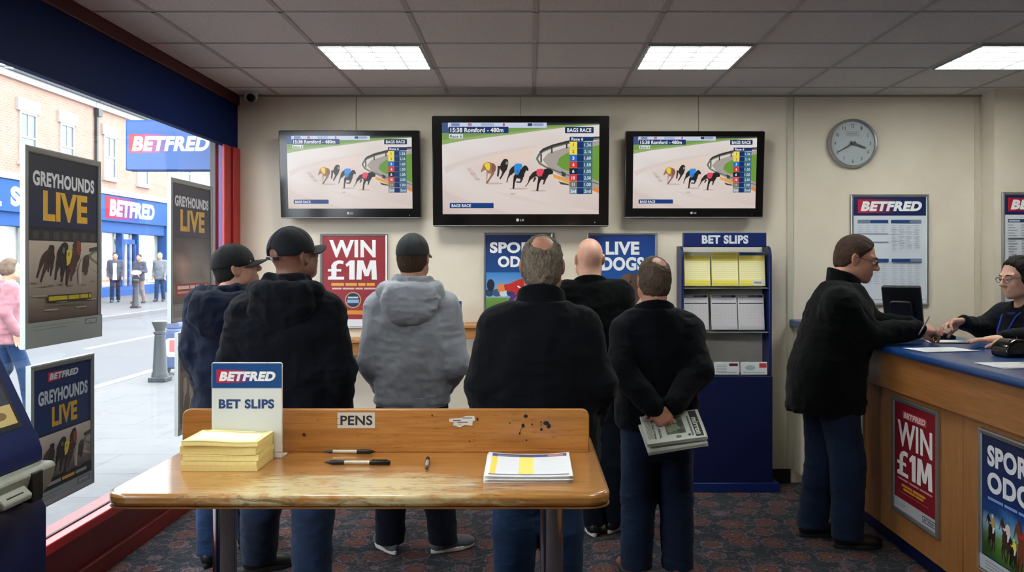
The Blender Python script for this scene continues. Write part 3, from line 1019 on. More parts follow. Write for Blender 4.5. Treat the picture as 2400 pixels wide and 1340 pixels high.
    def notice2(p):
        x0, y0, x1, y1 = 2350, 450, 2536, 716
        bg = rgb(18, 30, 84)
        p.rect(x0, y0, x1, y1, rgb(210, 214, 220))
        p.rect(x0, y0, x1, 503, bg)
        logo(p, 2364, 463, 2520, 495, bg, rgb(180, 28, 46))
        p.rect(2364, 513, 2520, 521, rgb(30, 52, 96))
        p.rect(2366, 515, 2392, 519, rgb(180, 188, 200))
        for i in range(28):
            yy = 526 + i * 6.2
            if i in (5, 12, 19):
                p.rect(2364, yy, 2440, yy + 3.5, rgb(74, 80, 92))
                continue
            for j in range(5):
                p.rect(2364 + j * 31, yy, 2364 + j * 31 + 12 + (i * 5 + j * 7) % 12, yy + 2, rgb(150, 156, 166))
    FP = 5.97 - .021
    o = P(2443, 716, FP)
    poster('notice_frame', 'white framed notice on the pier behind the cashier, cut by the picture edge', 'poster', o, 0, yards(2350, 2536, FP), yards(450, 716, FP), notice2, .02, .02, (2350, 450, 2536, 716), 'framed notices behind the counter')

    # two writing ledges along the wall, mostly hidden by customers
    for nm, pxa, pxb, ya, yb, lab in (('wall_ledge', 560, 880, 795, 835, 'wooden wall ledge behind the men in caps'), ('wall_ledge', 1085, 1440, 760, 794, 'wooden wall ledge between the grey hoodie and the dark jacket')):
        a, b = P(pxa, yb, 5.95), P(pxb, ya, 5.95)
        r = thing(nm, lab, 'shelf', (0, 0, 0), 0, 'wooden wall ledges')
        MB().box(a.x, b.x, 5.95, FAR - .002, b.z - .03, b.z).build('ledge_top', 'oak', r, bevel=.006)
        MB().box(a.x, b.x, 5.965, 5.985, a.z, b.z - .03).build('apron', 'oak', r, bevel=.004)
        for q in (a.x + .12, b.x - .12):
            MB().box(q - .015, q + .015, 5.985, FAR - .002, a.z, b.z - .032).build('bracket', 'dark_grey', r, bevel=.002)
    z = P(1085, 760, 5.95).z
    c = P(1066, 760, 6.02)
    r = thing('slip_holder', 'small blue and white slip sign standing on the wall ledge', 'sign', (c.x, c.y, z + .001))
    MB().box(-.05, .05, 0, .006, 0, .16).build('sign_board', 'white', r, bevel=.002)
    MB().box(-.05, .05, .006, .06, 0, .006).build('sign_foot', 'white', r, bevel=.002)
    q = Pic(lambda x, y: (x, y))
    q.rect(-.048, .08, .048, .158, rgb(20, 60, 130)); q.rect(-.048, .002, .048, .08, rgb(224, 226, 228))
    q.text('BETFRED', -.04, .105, .042, .135, W_, .045, .22, flip=True)
    q.text('BET SLIPS', -.036, .03, .036, .055, NAVY, .03, flip=True)
    q.build('sign_print', r, y=-.0006)


def window_posters():
    X = -2.04

    def big(p, wash=0.0):
        dk = rgb(18, 26, 46)
        mixc = lambda c: tuple(c[i] * (1 - wash) + rgb(90, 84, 90)[i] * wash for i in range(3)) + (1,)
        p.rect(0, 0, 594, 841, mixc(rgb(14, 16, 24)))
        p.rect(30, 34, 564, 330, [mixc(rgb(36, 40, 54)), mixc(rgb(24, 30, 50)), mixc(rgb(22, 34, 74)), mixc(rgb(22, 34, 74))])
        p.text('GREYHOUNDS', 60, 96, 540, 160, mixc(rgb(240, 242, 245)), .045)
        p.text('LIVE', 132, 176, 480, 306, mixc(rgb(240, 186, 60)), .045)
        return mixc

    def photo_front(p, y0, y1, mixc, blur=False):
        H = y1 - y0
        p.rect(30, y0, 564, y0 + H * .12, mixc(rgb(40, 42, 44)))
        for k in range(7):
            p.rect(60 + k * 74, y0 + 6, 100 + k * 74, y0 + H * .1, mixc(rgb(66, 68, 66)))
        p.rect(30, y0 + H * .12, 564, y1, [mixc(rgb(210, 194, 178)), mixc(rgb(200, 184, 168)), mixc(rgb(84, 70, 62)), mixc(rgb(90, 74, 64))])
        p.line([(564, y0 + H * .2), (470, y0 + H * .3), (480, y0 + H * .42), (564, y0 + H * .5)], [10, 16, 14, 10], mixc(rgb(96, 98, 84)))
        if blur:
            g = lambda *c: mixc(rgb(*c))
            p.blend(30, y0, 564, y1, [[g(44, 46, 62), g(50, 52, 66), g(64, 64, 74), g(60, 60, 72), g(46, 48, 62)], [g(70, 66, 70), g(96, 74, 72), g(120, 112, 108), g(110, 106, 106), g(70, 70, 74)],
                                     [g(130, 116, 108), g(206, 160, 150), g(150, 138, 130), g(128, 122, 120), g(120, 114, 112)], [g(70, 62, 60), g(170, 140, 130), g(130, 122, 116), g(110, 104, 102), g(140, 132, 128)],
                                     [g(120, 110, 104), g(96, 88, 84), g(150, 142, 138), g(160, 150, 144), g(130, 122, 118)], [g(70, 62, 58), g(80, 72, 68), g(90, 82, 78), g(86, 78, 74), g(70, 64, 60)]])
            return
        running_dogs(p, lambda x, y: (30 + (x - 10) * .887, y0 + H * .12 + (y - 155) * .44 * H / 390), mixc)
        for k in range(26):
            p.poly(ell(60 + (k * 83) % 480, y0 + H * (.72 + .08 * ((k * 5) % 3)), 12 + k % 7, 3), mixc(rgb(176, 160, 146)))

    def p1(p):
        mx = big(p)
        photo_front(p, 345, 735, mx)
        p.rect(150, 625, 500, 655, rgb(62, 54, 34))
        for a, b in ((158, 300), (308, 396), (404, 470), (478, 494)):
            p.rect(a, 631, b, 649, rgb(190, 172, 44))
        p.rect(160, 664, 470, 670, rgb(120, 112, 108))
        p.rect(0, 735, 594, 841, rgb(150, 156, 152))
        p.rect(46, 752, 380, 755, rgb(120, 126, 124)); p.rect(46, 766, 300, 769, rgb(120, 126, 124))
        p.poly(rrect(440, 744, 545, 772, 5), rgb(112, 116, 122))
        p.text('BETFRED', 452, 750, 536, 766, rgb(170, 174, 176), .045, .22)

    def p2(p):
        mx = big(p, .4)
        photo_front(p, 345, 735, mx, True)
        p.rect(70, 618, 540, 690, rgb(150, 44, 46))
        p.rect(0, 735, 594, 841, rgb(120, 122, 122))
        for a, b in ((90, 250), (262, 330), (344, 510)):
            p.rect(a, 630, b, 650, rgb(214, 190, 188))
        for a, b in ((90, 300), (312, 420), (430, 520)):
            p.rect(a, 662, b, 676, rgb(190, 150, 150))
        p.rect(46, 752, 380, 756, rgb(150, 150, 150)); p.rect(46, 766, 300, 769, rgb(150, 150, 150))

    def p3(p):
        p.rect(0, 0, 500, 610, rgb(20, 28, 54))
        p.rect(24, 24, 476, 300, [rgb(30, 46, 88), rgb(24, 38, 80), rgb(22, 50, 96), rgb(22, 50, 96)])
        logo(p, 130, 44, 370, 84, rgb(26, 42, 84), rgb(186, 40, 54), rgb(206, 208, 214))
        p.text('GREYHOUNDS', 60, 118, 450, 178, rgb(190, 196, 204), .045)
        p.text('LIVE', 160, 196, 360, 282, rgb(206, 158, 48), .045)
        p.rect(24, 310, 476, 500, [rgb(196, 186, 176), rgb(204, 190, 178), rgb(84, 72, 64), rgb(88, 76, 68)])
        running_dogs(p, lambda x, y: (24 + (x - 10) * .75, 318 + (y - 100) * .36))
        p.rect(24, 500, 476, 545, rgb(30, 28, 32))
        for a, b, c in ((70, 220, rgb(150, 150, 152)), (230, 330, rgb(196, 150, 50)), (340, 430, rgb(150, 150, 152))):
            p.rect(a, 514, b, 528, c)
        p.rect(0, 545, 500, 610, rgb(140, 144, 146))
        p.rect(40, 560, 220, 564, rgb(110, 114, 118)); p.rect(40, 574, 180, 578, rgb(110, 114, 118))
        p.poly(rrect(350, 552, 462, 580, 5), rgb(106, 110, 116))
        p.text('BETFRED', 362, 558, 452, 574, rgb(160, 164, 168), .045, .22)

    def p4(p):
        p.rect(0, 0, 500, 610, rgb(74, 62, 58))
        p.text('GREYHOUNDS', 50, 40, 450, 96, rgb(180, 172, 170), .045)
        p.text('LIVE', 60, 120, 300, 210, rgb(150, 90, 78), .045)
        p.rect(24, 240, 476, 520, [rgb(104, 92, 84), rgb(110, 96, 86), rgb(60, 52, 48), rgb(60, 52, 48)])
        for x, y, s in ((110, 330, 70), (200, 360, 80), (320, 340, 76), (400, 380, 60)):
            p.poly(ell(x, y, s * .4, s * .8), rgb(146, 138, 132))
            p.line([(x - 10, y + 40), (x - 26, y + 120)], [16, 8], rgb(150, 142, 136))
        p.rect(0, 545, 500, 610, rgb(110, 106, 104))

    for nm, fn, y0, y1, zt, zb, px, lab in (
            ('window_poster', p1, 3.46, 4.075, 2.07, 1.238, (0, 0, 594, 841), 'tall GREYHOUNDS LIVE poster hanging in the window above the shorter one'),
            ('window_poster', p2, 4.87, 5.51, 2.075, 1.24, (0, 0, 594, 841), 'tall faded GREYHOUNDS LIVE poster hanging by the red window post'),
            ('window_poster', p3, 3.5, 4.01, 1.165, .557, (0, 0, 500, 610), 'shorter GREYHOUNDS LIVE poster with shop logo beside the betting terminal'),
            ('window_poster', p4, 4.97, 5.48, 1.178, .575, (0, 0, 500, 610), 'low brownish poster in the window, half hidden by the man in blue')):
        w, h = y1 - y0, zt - zb
        r = poster(nm, lab, 'poster', (X, (y0 + y1) / 2, zb), PI / 2, w, h, fn, .026, .025, px, 'framed posters hanging in the shop window', 'alu_dark')
        # suction pads that hold the frame to the glass
        for sx in (-1, 1):
            for zz in (.12, h - .12):
                MB().lathe([(0, .0), (.006, .0), (.008, .03), (.02, .05), (.0, .0545)], 16, 'y', c=(sx * w * .16, .0255, zz)).build('suction_pad', 'rubber', r)
# ------------------------------------------------------------------ the street outside the shop window
G = 0.1            # pavement level
XF = -17.2         # front of the shops across the street


def street_mats():
    t = NT('paving_slab')
    v = t.coord()
    b = t.n('ShaderNodeTexBrick', inp={'Scale': 1.0, 'Mortar Size': .008, 'Brick Width': .9, 'Row Height': .6, 'Color1': rgb(77, 77, 79), 'Color2': rgb(85, 85, 87), 'Mortar': rgb(46, 46, 48)})
    t.l(v, b.inputs['Vector'])
    n = t.noise(v, 6, 5)
    col = t.mix(.5, b.outputs['Color'], t.ramp(n, [(.3, rgb(72, 72, 74)), (.7, rgb(89, 89, 91))]))
    MAT['slab'] = t.pbr(col, .75, 0, .3, bump=n, bump_d=.004)
    t = NT('worn_asphalt')
    n = t.noise(t.coord(), 60, 4)
    MAT['asphalt'] = t.pbr(t.ramp(n, [(.3, rgb(70, 71, 74)), (.7, rgb(81, 82, 85))]), .85, 0, .3, bump=n, bump_d=.004)
    MAT['kerb'] = plain('granite_kerb', rgb(96, 96, 98), .7, nscale=20)
    MAT['road_paint'] = plain('white_road_paint', rgb(140, 140, 140), .7)
    t = NT('red_brick')
    v = t.coord(scale=(1, 1, 1))
    b = t.n('ShaderNodeTexBrick', inp={'Scale': 1.0, 'Mortar Size': .012, 'Brick Width': .24, 'Row Height': .085, 'Color1': rgb(146, 110, 97), 'Color2': rgb(137, 100, 87), 'Mortar': rgb(142, 127, 115)})
    sw = t.n('ShaderNodeSeparateXYZ'); cb = t.n('ShaderNodeCombineXYZ')
    t.l(v, sw.inputs[0]); t.l(sw.outputs['Y'], cb.inputs['X']); t.l(sw.outputs['Z'], cb.inputs['Y'])
    t.l(cb.outputs[0], b.inputs['Vector'])
    n = t.noise(v, 1.2, 4)
    MAT['brick'] = t.pbr(t.mix(.25, b.outputs['Color'], t.ramp(n, [(.3, rgb(138, 101, 88)), (.7, rgb(154, 122, 109))])), .85, 0, .2)
    MAT['stone'] = plain('painted_stone', rgb(146, 144, 139), .8, nscale=8)
    MAT['shop_blue'] = plain('blue_shopfront', rgb(36, 70, 124), .7, 0, .1, namp=.06)
    MAT['pilaster_blue'] = plain('pale_blue_pilaster', rgb(62, 86, 134), .5, 0, .4, namp=.05)
    MAT['slate'] = plain('roof_slate', rgb(66, 68, 74), .7, nscale=12)
    MAT['render_pale'] = plain('pale_render', rgb(150, 142, 139), .8, nscale=5)
    MAT['win_glass'] = plain('dark_house_glass', rgb(70, 78, 84), .3, 0, .6, nscale=3, namp=.2)
    t = NT('lit_shop_display')
    n = t.noise(t.coord(scale=(.8, .8, .8)), 1.3, 3)
    MAT['display'] = t.pbr(t.ramp(n, [(.35, rgb(140, 146, 136)), (.5, rgb(164, 160, 142)), (.62, rgb(154, 149, 145)), (.72, rgb(106, 118, 122))]), .2, 0, .5)
    MAT['sash_white'] = plain('white_sash_paint', rgb(150, 150, 148), .6)
    MAT['iron'] = plain('grey_cast_iron', rgb(38, 43, 46), .5, .2, nscale=60)


def far_window(root, ya, yb, za, zb):
    """a sash window of the far brick front: frame with its pane, stone head and sill"""
    f = MB()
    x = XF
    t = .07
    f.box(x, x + .06, ya, ya + t, za, zb).box(x, x + .06, yb - t, yb, za, zb).box(x, x + .06, ya + t, yb - t, za, za + t).box(x, x + .06, ya + t, yb - t, zb - t, zb)
    zm = (za + zb) / 2
    f.box(x, x + .05, ya + t, yb - t, zm - .03, zm + .03)
    f.box(x, x + .045, (ya + yb) / 2 - .015, (ya + yb) / 2 + .015, zm + .03, zb - t)
    o = f.build('window', 'sash_white', root, smooth=False)
    MB().box(x - .02, x + .02, ya + t, yb - t, za + t, zb - t).build('pane', 'win_glass', o, smooth=False)
    MB().box(x - .02, x + .09, ya - .16, yb + .16, zb + .0, zb + .42).build('lintel', 'stone', o, smooth=False)
    MB().box(x - .02, x + .14, ya - .1, yb + .1, za - .12, za).build('sill', 'stone', o, smooth=False)


def shop(name, label, y0, y1, zt, wall, fascia=True):
    r = thing(name, label, 'building', (0, 0, 0), 0, None)
    MB().box(XF - 3, XF, y0, y1, 4.35, zt).build('wall', wall, r, smooth=False)
    m = MB()
    m.prism([(XF + .25, zt), (XF + .3, zt + .1), (XF - 3, zt + 1.6), (XF - 3, zt)], y0, y1, 'y')
    m.build('roof', 'slate', r, smooth=False)
    MB().box(XF, XF + .14, y0, y1, zt - .22, zt + .02).build('gutter', 'stone', r, smooth=False)
    return r


def shopfront(r, y0, y1, doors):
    MB().box(XF - .02, XF + .22, y0, y1, 4.28, 4.5).build('cornice', 'stone', r, smooth=False)
    fa = MB().box(XF - .1, XF + .16, y0 + .05, y1 - .05, 3.2, 4.26).build('fascia', 'shop_blue', r, bevel=.02)
    MB().box(XF - .3, XF + .02, y0 + .05, y1 - .05, 2.75, 3.2).build('blind_box', 'shop_blue', r, smooth=False)
    MB().box(XF - .3, XF + .0, y0 + .1, y1 - .1, G, .5).build('stall_riser', 'shop_blue', r, smooth=False)
    MB().box(XF - .5, XF - .32, y0 + .1, y1 - .1, G, 2.8).build('shop_display', 'display', r, smooth=False)
    for yy in doors:
        MB().box(XF - .25, XF + .02, yy - .07, yy + .07, .5, 2.75).build('mullion', 'shop_blue', r, smooth=False)
    for yy in (y0 + .15, y1 - .15):
        MB().box(XF - .3, XF + .1, yy - .13, yy + .13, G, 3.2).build('pilaster', 'shop_blue', r, smooth=False)
    MB().box(XF - .2, XF - .18, y0 + .3, y1 - .3, .5, 2.75).build('shop_pane', 'glass', r, smooth=False)
    return fa


def street():
    street_mats()
    # ground, stepping down to the roadway between the kerbs
    struct(MB().box(-5.05, -2.3, -6, 70, -.3, G).build('pavement', 'slab', smooth=False), 'pale paved footway outside the window')
    struct(MB().box(-5.2, -5.05, -6, 70, -.3, G + .004).build('kerb', 'kerb', smooth=False), 'stone kerb beside the near footway')
    struct(MB().box(-11.2, -5.2, -6, 70, -.3, G - .1).build('road', 'asphalt', smooth=False), 'grey roadway')
    struct(MB().box(-11.35, -11.2, -6, 70, -.3, G + .004).build('kerb', 'kerb', smooth=False), 'stone kerb of the far footway')
    struct(MB().box(-24, -11.35, -6, 70, -.3, G).build('pavement', 'slab', smooth=False), 'far footway in front of the shops')
    m = MB()
    for k in range(-1, 9):
        m.box(-8.05, -7.93, 3 + k * 6.2, 6.6 + k * 6.2, G - .1, G - .094)
    m.box(-5.45, -5.35, -6, 70, G - .1, G - .094)
    struct(m.build('road_marking', 'road_paint', smooth=False), 'white road markings')

    # shop across the street with the same sign as this one
    r = shop('street_building', 'red brick shop with blue and red fascia sign across the street', 33.7, 40.6, 7.85, 'brick')
    for ya, yb in ((34.45, 35.45), (37.4, 38.5)):
        far_window(r, ya, yb, 4.95, 6.68)
    fa = shopfront(r, 33.9, 40.5, (36.1, 37.55))
    q = Pic()
    z0 = -1
    q.rect(.0, 3.3, 2.9, 4.2, [rgb(140, 22, 34), rgb(24, 54, 112), rgb(24, 54, 112), rgb(140, 22, 34)])
    q.text('BETFRED', .35, 3.42, 4.5, 4.1, rgb(190, 190, 190), .05, .12, flip=True)
    o = q.build('fascia_print', fa, y=0, mat='print_matt')
    o.rotation_euler = (0, 0, PI / 2)
    o.location = (XF + .165, 34.3, 0)
    # posters and door inside the far shopfront
    q = Pic()
    for a, b, c, d, col in ((.5, 1.0, 1.5, 2.5, rgb(230, 236, 232)), (.6, 1.2, 1.4, 1.7, rgb(190, 110, 90)), (.2, .55, 2.0, 1.1, rgb(238, 226, 170)), (.35, .7, 1.9, .95, rgb(226, 110, 70)),
                            (4.0, 1.0, 4.9, 2.4, rgb(150, 170, 196)), (4.1, 1.2, 4.8, 2.2, rgb(214, 224, 232)), (5.1, .6, 6.0, 1.0, rgb(230, 214, 160))):
        if a == 4.0 or a == 5.1 or q is None:
            o = q.build('display_print', r, y=0)
            o.rotation_euler = (0, 0, PI / 2)
            o.location = (XF - .29, 34.0, 0)
            q = Pic()
        q.rect(a, b, c, d, col)
    o = q.build('display_print', r, y=0)
    o.rotation_euler = (0, 0, PI / 2)
    o.location = (XF - .29, 34.0, 0)
    d = MB()
    ya, yb = 36.2, 37.45
    d.box(XF - .12, XF - .04, ya, ya + .12, G, 2.5).box(XF - .12, XF - .04, yb - .12, yb, G, 2.5).box(XF - .12, XF - .04, ya, yb, 2.3, 2.5).box(XF - .12, XF - .04, ya, yb, G, .4)
    d.box(XF - .12, XF - .04, (ya + yb) / 2 - .06, (ya + yb) / 2 + .06, .4, 2.3)
    d.build('shop_door', 'shop_blue', r, smooth=False)
    MB().box(XF, XF + .12, 33.75, 33.87, 4.5, 7.6).build('drainpipe', 'iron', r, smooth=False)
    MB().box(XF, XF + .2, 33.72, 34.02, 7.3, 7.62).build('rainwater_head', 'iron', r, smooth=False)

    # neighbour towards us
    r = shop('street_building', 'red brick shop with pale blue fascia at the window edge', 22.0, 33.65, 7.85, 'brick')
    for ya, yb in ((25.6, 26.5), (28.75, 29.75), (31.25, 32.2)):
        far_window(r, ya, yb, 4.95, 6.66)
    fa = shopfront(r, 23.5, 33.4, (26.2, 29.3, 31.5))
    q = Pic()
    q.text('SE', .0, 3.4, 1.1, 4.05, W_, .05, flip=True)
    q.rect(-2.4, 3.36, -.5, 3.5, W_)
    o = q.build('fascia_print', fa, y=0)
    o.rotation_euler = (0, 0, PI / 2)
    o.location = (XF + .165, 28.05, 0)
    # pale building beyond
    r = shop('street_building', 'pale rendered building beyond the brick shop', 40.65, 58, 8.4, 'render_pale')
    for ya, yb in ((42.2, 43.3), (45.4, 46.5), (49, 50.2)):
        far_window(r, ya, yb, 5.0, 6.9)
    MB().box(XF - .3, XF, 40.7, 57.8, G, 4.4).build('ground_floor', 'render_pale', r, smooth=False)
    for ya in (41.3, 44.2, 47.4):
        MB().box(XF, XF + .03, ya, ya + 1.6, .7, 2.9).build('shop_pane', 'win_glass', r, smooth=False)
    MB().box(XF, XF + .5, 40.75, 42.4, 3.3, 3.9).build('hanging_board', 'shop_blue', r, smooth=False)
    # more street out of the picture to the near side, so that the window glass and table have something to mirror
    r = shop('street_building', 'long brick terrace further down the street', -4, 21.9, 7.85, 'brick')
    MB().box(XF - .3, XF, -4, 21.9, G, 4.35).build('ground_floor', 'render_pale', r, smooth=False)

    # projecting sign fixed to the shop's own blue pilaster outside
    r = thing('projecting_sign', 'blue projecting sign with red block and white lettering outside the window', 'sign', (0, 0, 0))
    y = 6.2
    a, b = P(294, 399, y), P(499, 281, y)
    MB().box(a.x, b.x, y, y + .12, a.z, b.z).build('sign_box', 'shop_blue', r, bevel=.006)
    q = Pic(lambda px, py: (P(px, py, y).x, P(px, py, y).z))
    q.rect(297, 284, 497, 397, [rgb(36, 72, 130), rgb(36, 72, 130), rgb(40, 80, 138), rgb(40, 80, 138)])
    bg = rgb(38, 72, 130)
    q.poly(rrect(302, 314, 330, 358, 5), rgb(168, 34, 44))
    q.rect(316, 314, 400, 358, [rgb(168, 34, 44), bg, bg, rgb(168, 34, 44)])
    q.text('BETFRED', 309, 319, 491, 354, rgb(190, 190, 190), .05, .2)
    q.build('sign_print', r, y=y - .001)
    MB().box(b.x, -2.292, y + .04, y + .08, a.z + .1, a.z + .14).build('sign_bracket', 'iron', r, smooth=False)
    struct(MB().box(-2.29, -2.135, 6.16, 6.5, G, 2.5).build('wall_pilaster', 'pilaster_blue', smooth=False), 'blue pilaster outside the window')

    # bollards
    def bollard(loc, s, lab):
        r = thing('bollard', lab, 'bollard', loc, 0, 'iron bollards on the footways')
        MB().box(-.11, .11, -.11, .11, 0, .06).build('foot_plate', 'iron', r, bevel=.01)
        MB().lathe([(0, .06), (.105, .06), (.1, .1), (.09, .12), (.066, .6), (.076, .61), (.076, .635), (.062, .645), (.064, .67), (.096, .745), (.096, .765), (.06, .778), (0, .78)], 24).build('post', 'iron', r)
        r.scale = (s, s, s)
        return r
    b = P(375, 893, 10.6)
    bollard((b.x, 10.6, G), .97, 'dark grey bollard on the near footway')
    bollard((-12.4, 26.9, G), 1.15, 'thin dark bollard on the far footway before the pedestrians')
    # wheeled shopping bag standing behind the near bollard
    c = P(412, 880, 11.3)
    r = thing('shopping_trolley', 'blue wheeled shopping bag with white and red patch behind the bollard', 'shopping trolley', (c.x, 11.3, G))
    MB().prism(rrect(-.13, .08, .13, .6, .06, 5), -.14, .14, 'y').build('bag', MAT['bag_blue'], r, bevel=.02)
    MB().prism(rrect(-.09, .6, .09, .7, .04, 5), -.12, .12, 'y').build('flap', MAT['bag_blue'], r, bevel=.015)
    q = Pic(); q.poly(rrect(-.07, .24, .1, .48, .04), rgb(236, 232, 232)); q.poly(rrect(-.03, .3, .07, .46, .02), rgb(214, 90, 96)); q.build('patch_print', r, y=-.1405)
    for sx in (-1, 1):
        MB().lathe([(.0, -.02), (.07, -.02), (.07, .02), (.0, .02)], 20, 'x', c=(sx * .15, .1, .07)).build('wheel', 'rubber', r)
    MB().tube([(-.13, .15, .1), (-.13, .17, .86), (.13, .17, .86), (.13, .15, .1)], .012, 8).build('handle', 'alu_dark', r)
# ------------------------------------------------------------------ furniture and things on it
TT = 0.95           # top of the writing table


def wood_mats():
    MAT['table_wood'] = wood('worn_varnished_oak', rgb(150, 98, 46), rgb(176, 120, 60), rgb(194, 140, 76), 0, .3, 1.0, .9, ((-.55, -.36, None), (.5, .02, None), rgb(214, 200, 152)))
    MAT['table_edge'] = wood('worn_table_edge', rgb(120, 74, 34), rgb(144, 92, 44), rgb(150, 120, 74), 0, .34, 1.0, .2)
    MAT['board_wood'] = wood('golden_oak_board', rgb(160, 104, 48), rgb(182, 122, 60), rgb(198, 140, 76), 0, .3, 1.0, .3)
    MAT['oak'] = wood('oak', rgb(160, 104, 52), rgb(180, 122, 66), rgb(194, 138, 80), 0, .4, 1.0, .15)
    MAT['counter_wood'] = wood('counter_oak', rgb(138, 88, 44), rgb(156, 102, 54), rgb(170, 116, 66), 1, .38, 1.0, .15)
    MAT['counter_panel'] = wood('counter_panel_oak', rgb(142, 92, 48), rgb(158, 106, 58), rgb(170, 118, 68), 2, .4, 1.0, .15)


def table():
    # front edge seen at row 1160/1190, backboard standing at row 1060
    y0, yb, y1 = 2.37, 2.89, 3.2
    x0, x1 = P(234, 0, 2.37).x, P(1434, 0, 2.37).x
    r = thing('writing_table', 'worn wooden writing table with backboard and PENS label on two chrome legs', 'table', ((x0 + x1) / 2, (y0 + yb) / 2, 0))
    cx, cy = r.location.x, r.location.y
    w = (x1 - x0) / 2
    a, b, c = y0 - cy, yb - cy, y1 - cy
    rr = .07
    pts = rrect(-w, a, w, c, rr, 8)
    t = MB().prism(pts, TT - .036, TT, 'z').build('table_top', 'table_wood', r, bevel=.011, seg=3)
    MB().prism(rrect(-w + .0, a + .0, w - .0, c, rr, 8), TT - .0405, TT - .0365, 'z').build('edge_strip', 'table_edge', r)
    # backboard with rounded upper corners
    bx0, bx1 = P(427, 0, yb).x - cx, P(1381, 0, yb).x - cx
    zt = P(0, 959, yb).z
    pts = [(bx0, TT)]
    for k in range(7):
        an = PI - PI / 2 * k / 6
        pts.append((bx0 + .025 + .025 * math.cos(an), zt - .025 + .025 * math.sin(an)))
    for k in range(7):
        an = PI / 2 - PI / 2 * k / 6
        pts.append((bx1 - .025 + .025 * math.cos(an), zt - .025 + .025 * math.sin(an)))
    pts.append((bx1, TT))
    bb = MB().prism(pts, b, b + .024, 'y').build('backboard', 'board_wood', r, bevel=.003)
    for px in (527, 1293):
        lx = P(px, 0, 2.78).x - cx
        MB().lathe([(0, .012), (.15, .012), (.15, .02), (.06, .035), (.0375, .05), (.0375, TT - .045), (.07, TT - .043), (.07, TT - .041), (0, TT - .041)], 36, c=(lx, 2.78 - cy, 0)).build('leg', 'chrome', r)
        MB().lathe([(0, 0), (.15, 0), (.15, .012), (0, .012)], 36, c=(lx, 2.78 - cy, 0)).build('foot', 'dark_grey', r)
    # PENS label, torn label and ink on the backboard (all stuck to it)
    X = lambda px: P(px, 0, yb).x - cx
    Z = lambda py: P(0, py, yb).z
    q = Pic(lambda px, py: (X(px), Z(py)))
    q.rect(791, 966, 879, 1003, rgb(206, 200, 190))
    q.text('PENS', 798, 973, 873, 996, rgb(46, 46, 48), .028)
    q.build('pens_label_print', r, y=b - .0012)
    q = Pic(lambda px, py: (X(px), Z(py)))
    q.poly([(1053, 981), (1080, 979), (1092, 974), (1112, 974), (1113, 985), (1108, 986), (1107, 997), (1090, 995), (1078, 1001), (1062, 996), (1063, 989), (1053, 988)], rgb(218, 216, 208))
    for x0_, y0_, x1_, y1_ in ((1062, 984, 1080, 986), (1083, 978, 1106, 980), (1072, 988, 1096, 990), (1074, 993, 1082, 994)):
        q.rect(x0_, y0_, x1_, y1_, rgb(64, 64, 68))
    q.build('torn_label_print', r, y=b - .0012)
    q = Pic(lambda px, py: (X(px), Z(py)))
    ink = rgb(22, 26, 40)
    for ex, ey, ra, rb in ((1232, 975, 5, 4), (1226, 997, 4, 5), (1218, 1015, 2, 3), (1247, 994, 2, 2.5), (1269, 1006, 3, 3), (1280, 991, 7, 5), (1286, 998, 5, 6), (1195, 991, 1.6, 2), (1119, 982, 2.4, 4.5), (1013, 973, 2, 2.5), (1234, 1031, 2, 2), (713, 1018, 4, 3.4), (1100, 1034, 1.5, 2), (745, 984, 1.2, 1.2), (1268, 988, 1.6, 2.4)):
        q.poly(ell(ex, ey, ra, rb, 11), ink if ex > 1150 else rgb(58, 34, 18))
    q.line([(1225, 998), (1221, 1006), (1218, 1016)], 1.1, ink); q.line([(1268, 988), (1268, 1004)], 1.0, ink)
    for k in range(46):                                       # scratches in the varnish
        px, py = 700 + (k * 137) % 640, 968 + (k * 53) % 84
        q.line([(px, py), (px + 6 + k % 14, py + (k % 3) - 1)], [.9, .3], rgb(104, 60, 26))
    q.build('ink_stain_print', r, y=b - .0009)
    return r


def fan_sheet(w, d, sag, nx=14, ny=4):
    return lambda u, v: ((u - .5) * w, (v - .5) * d, sag(u, v))


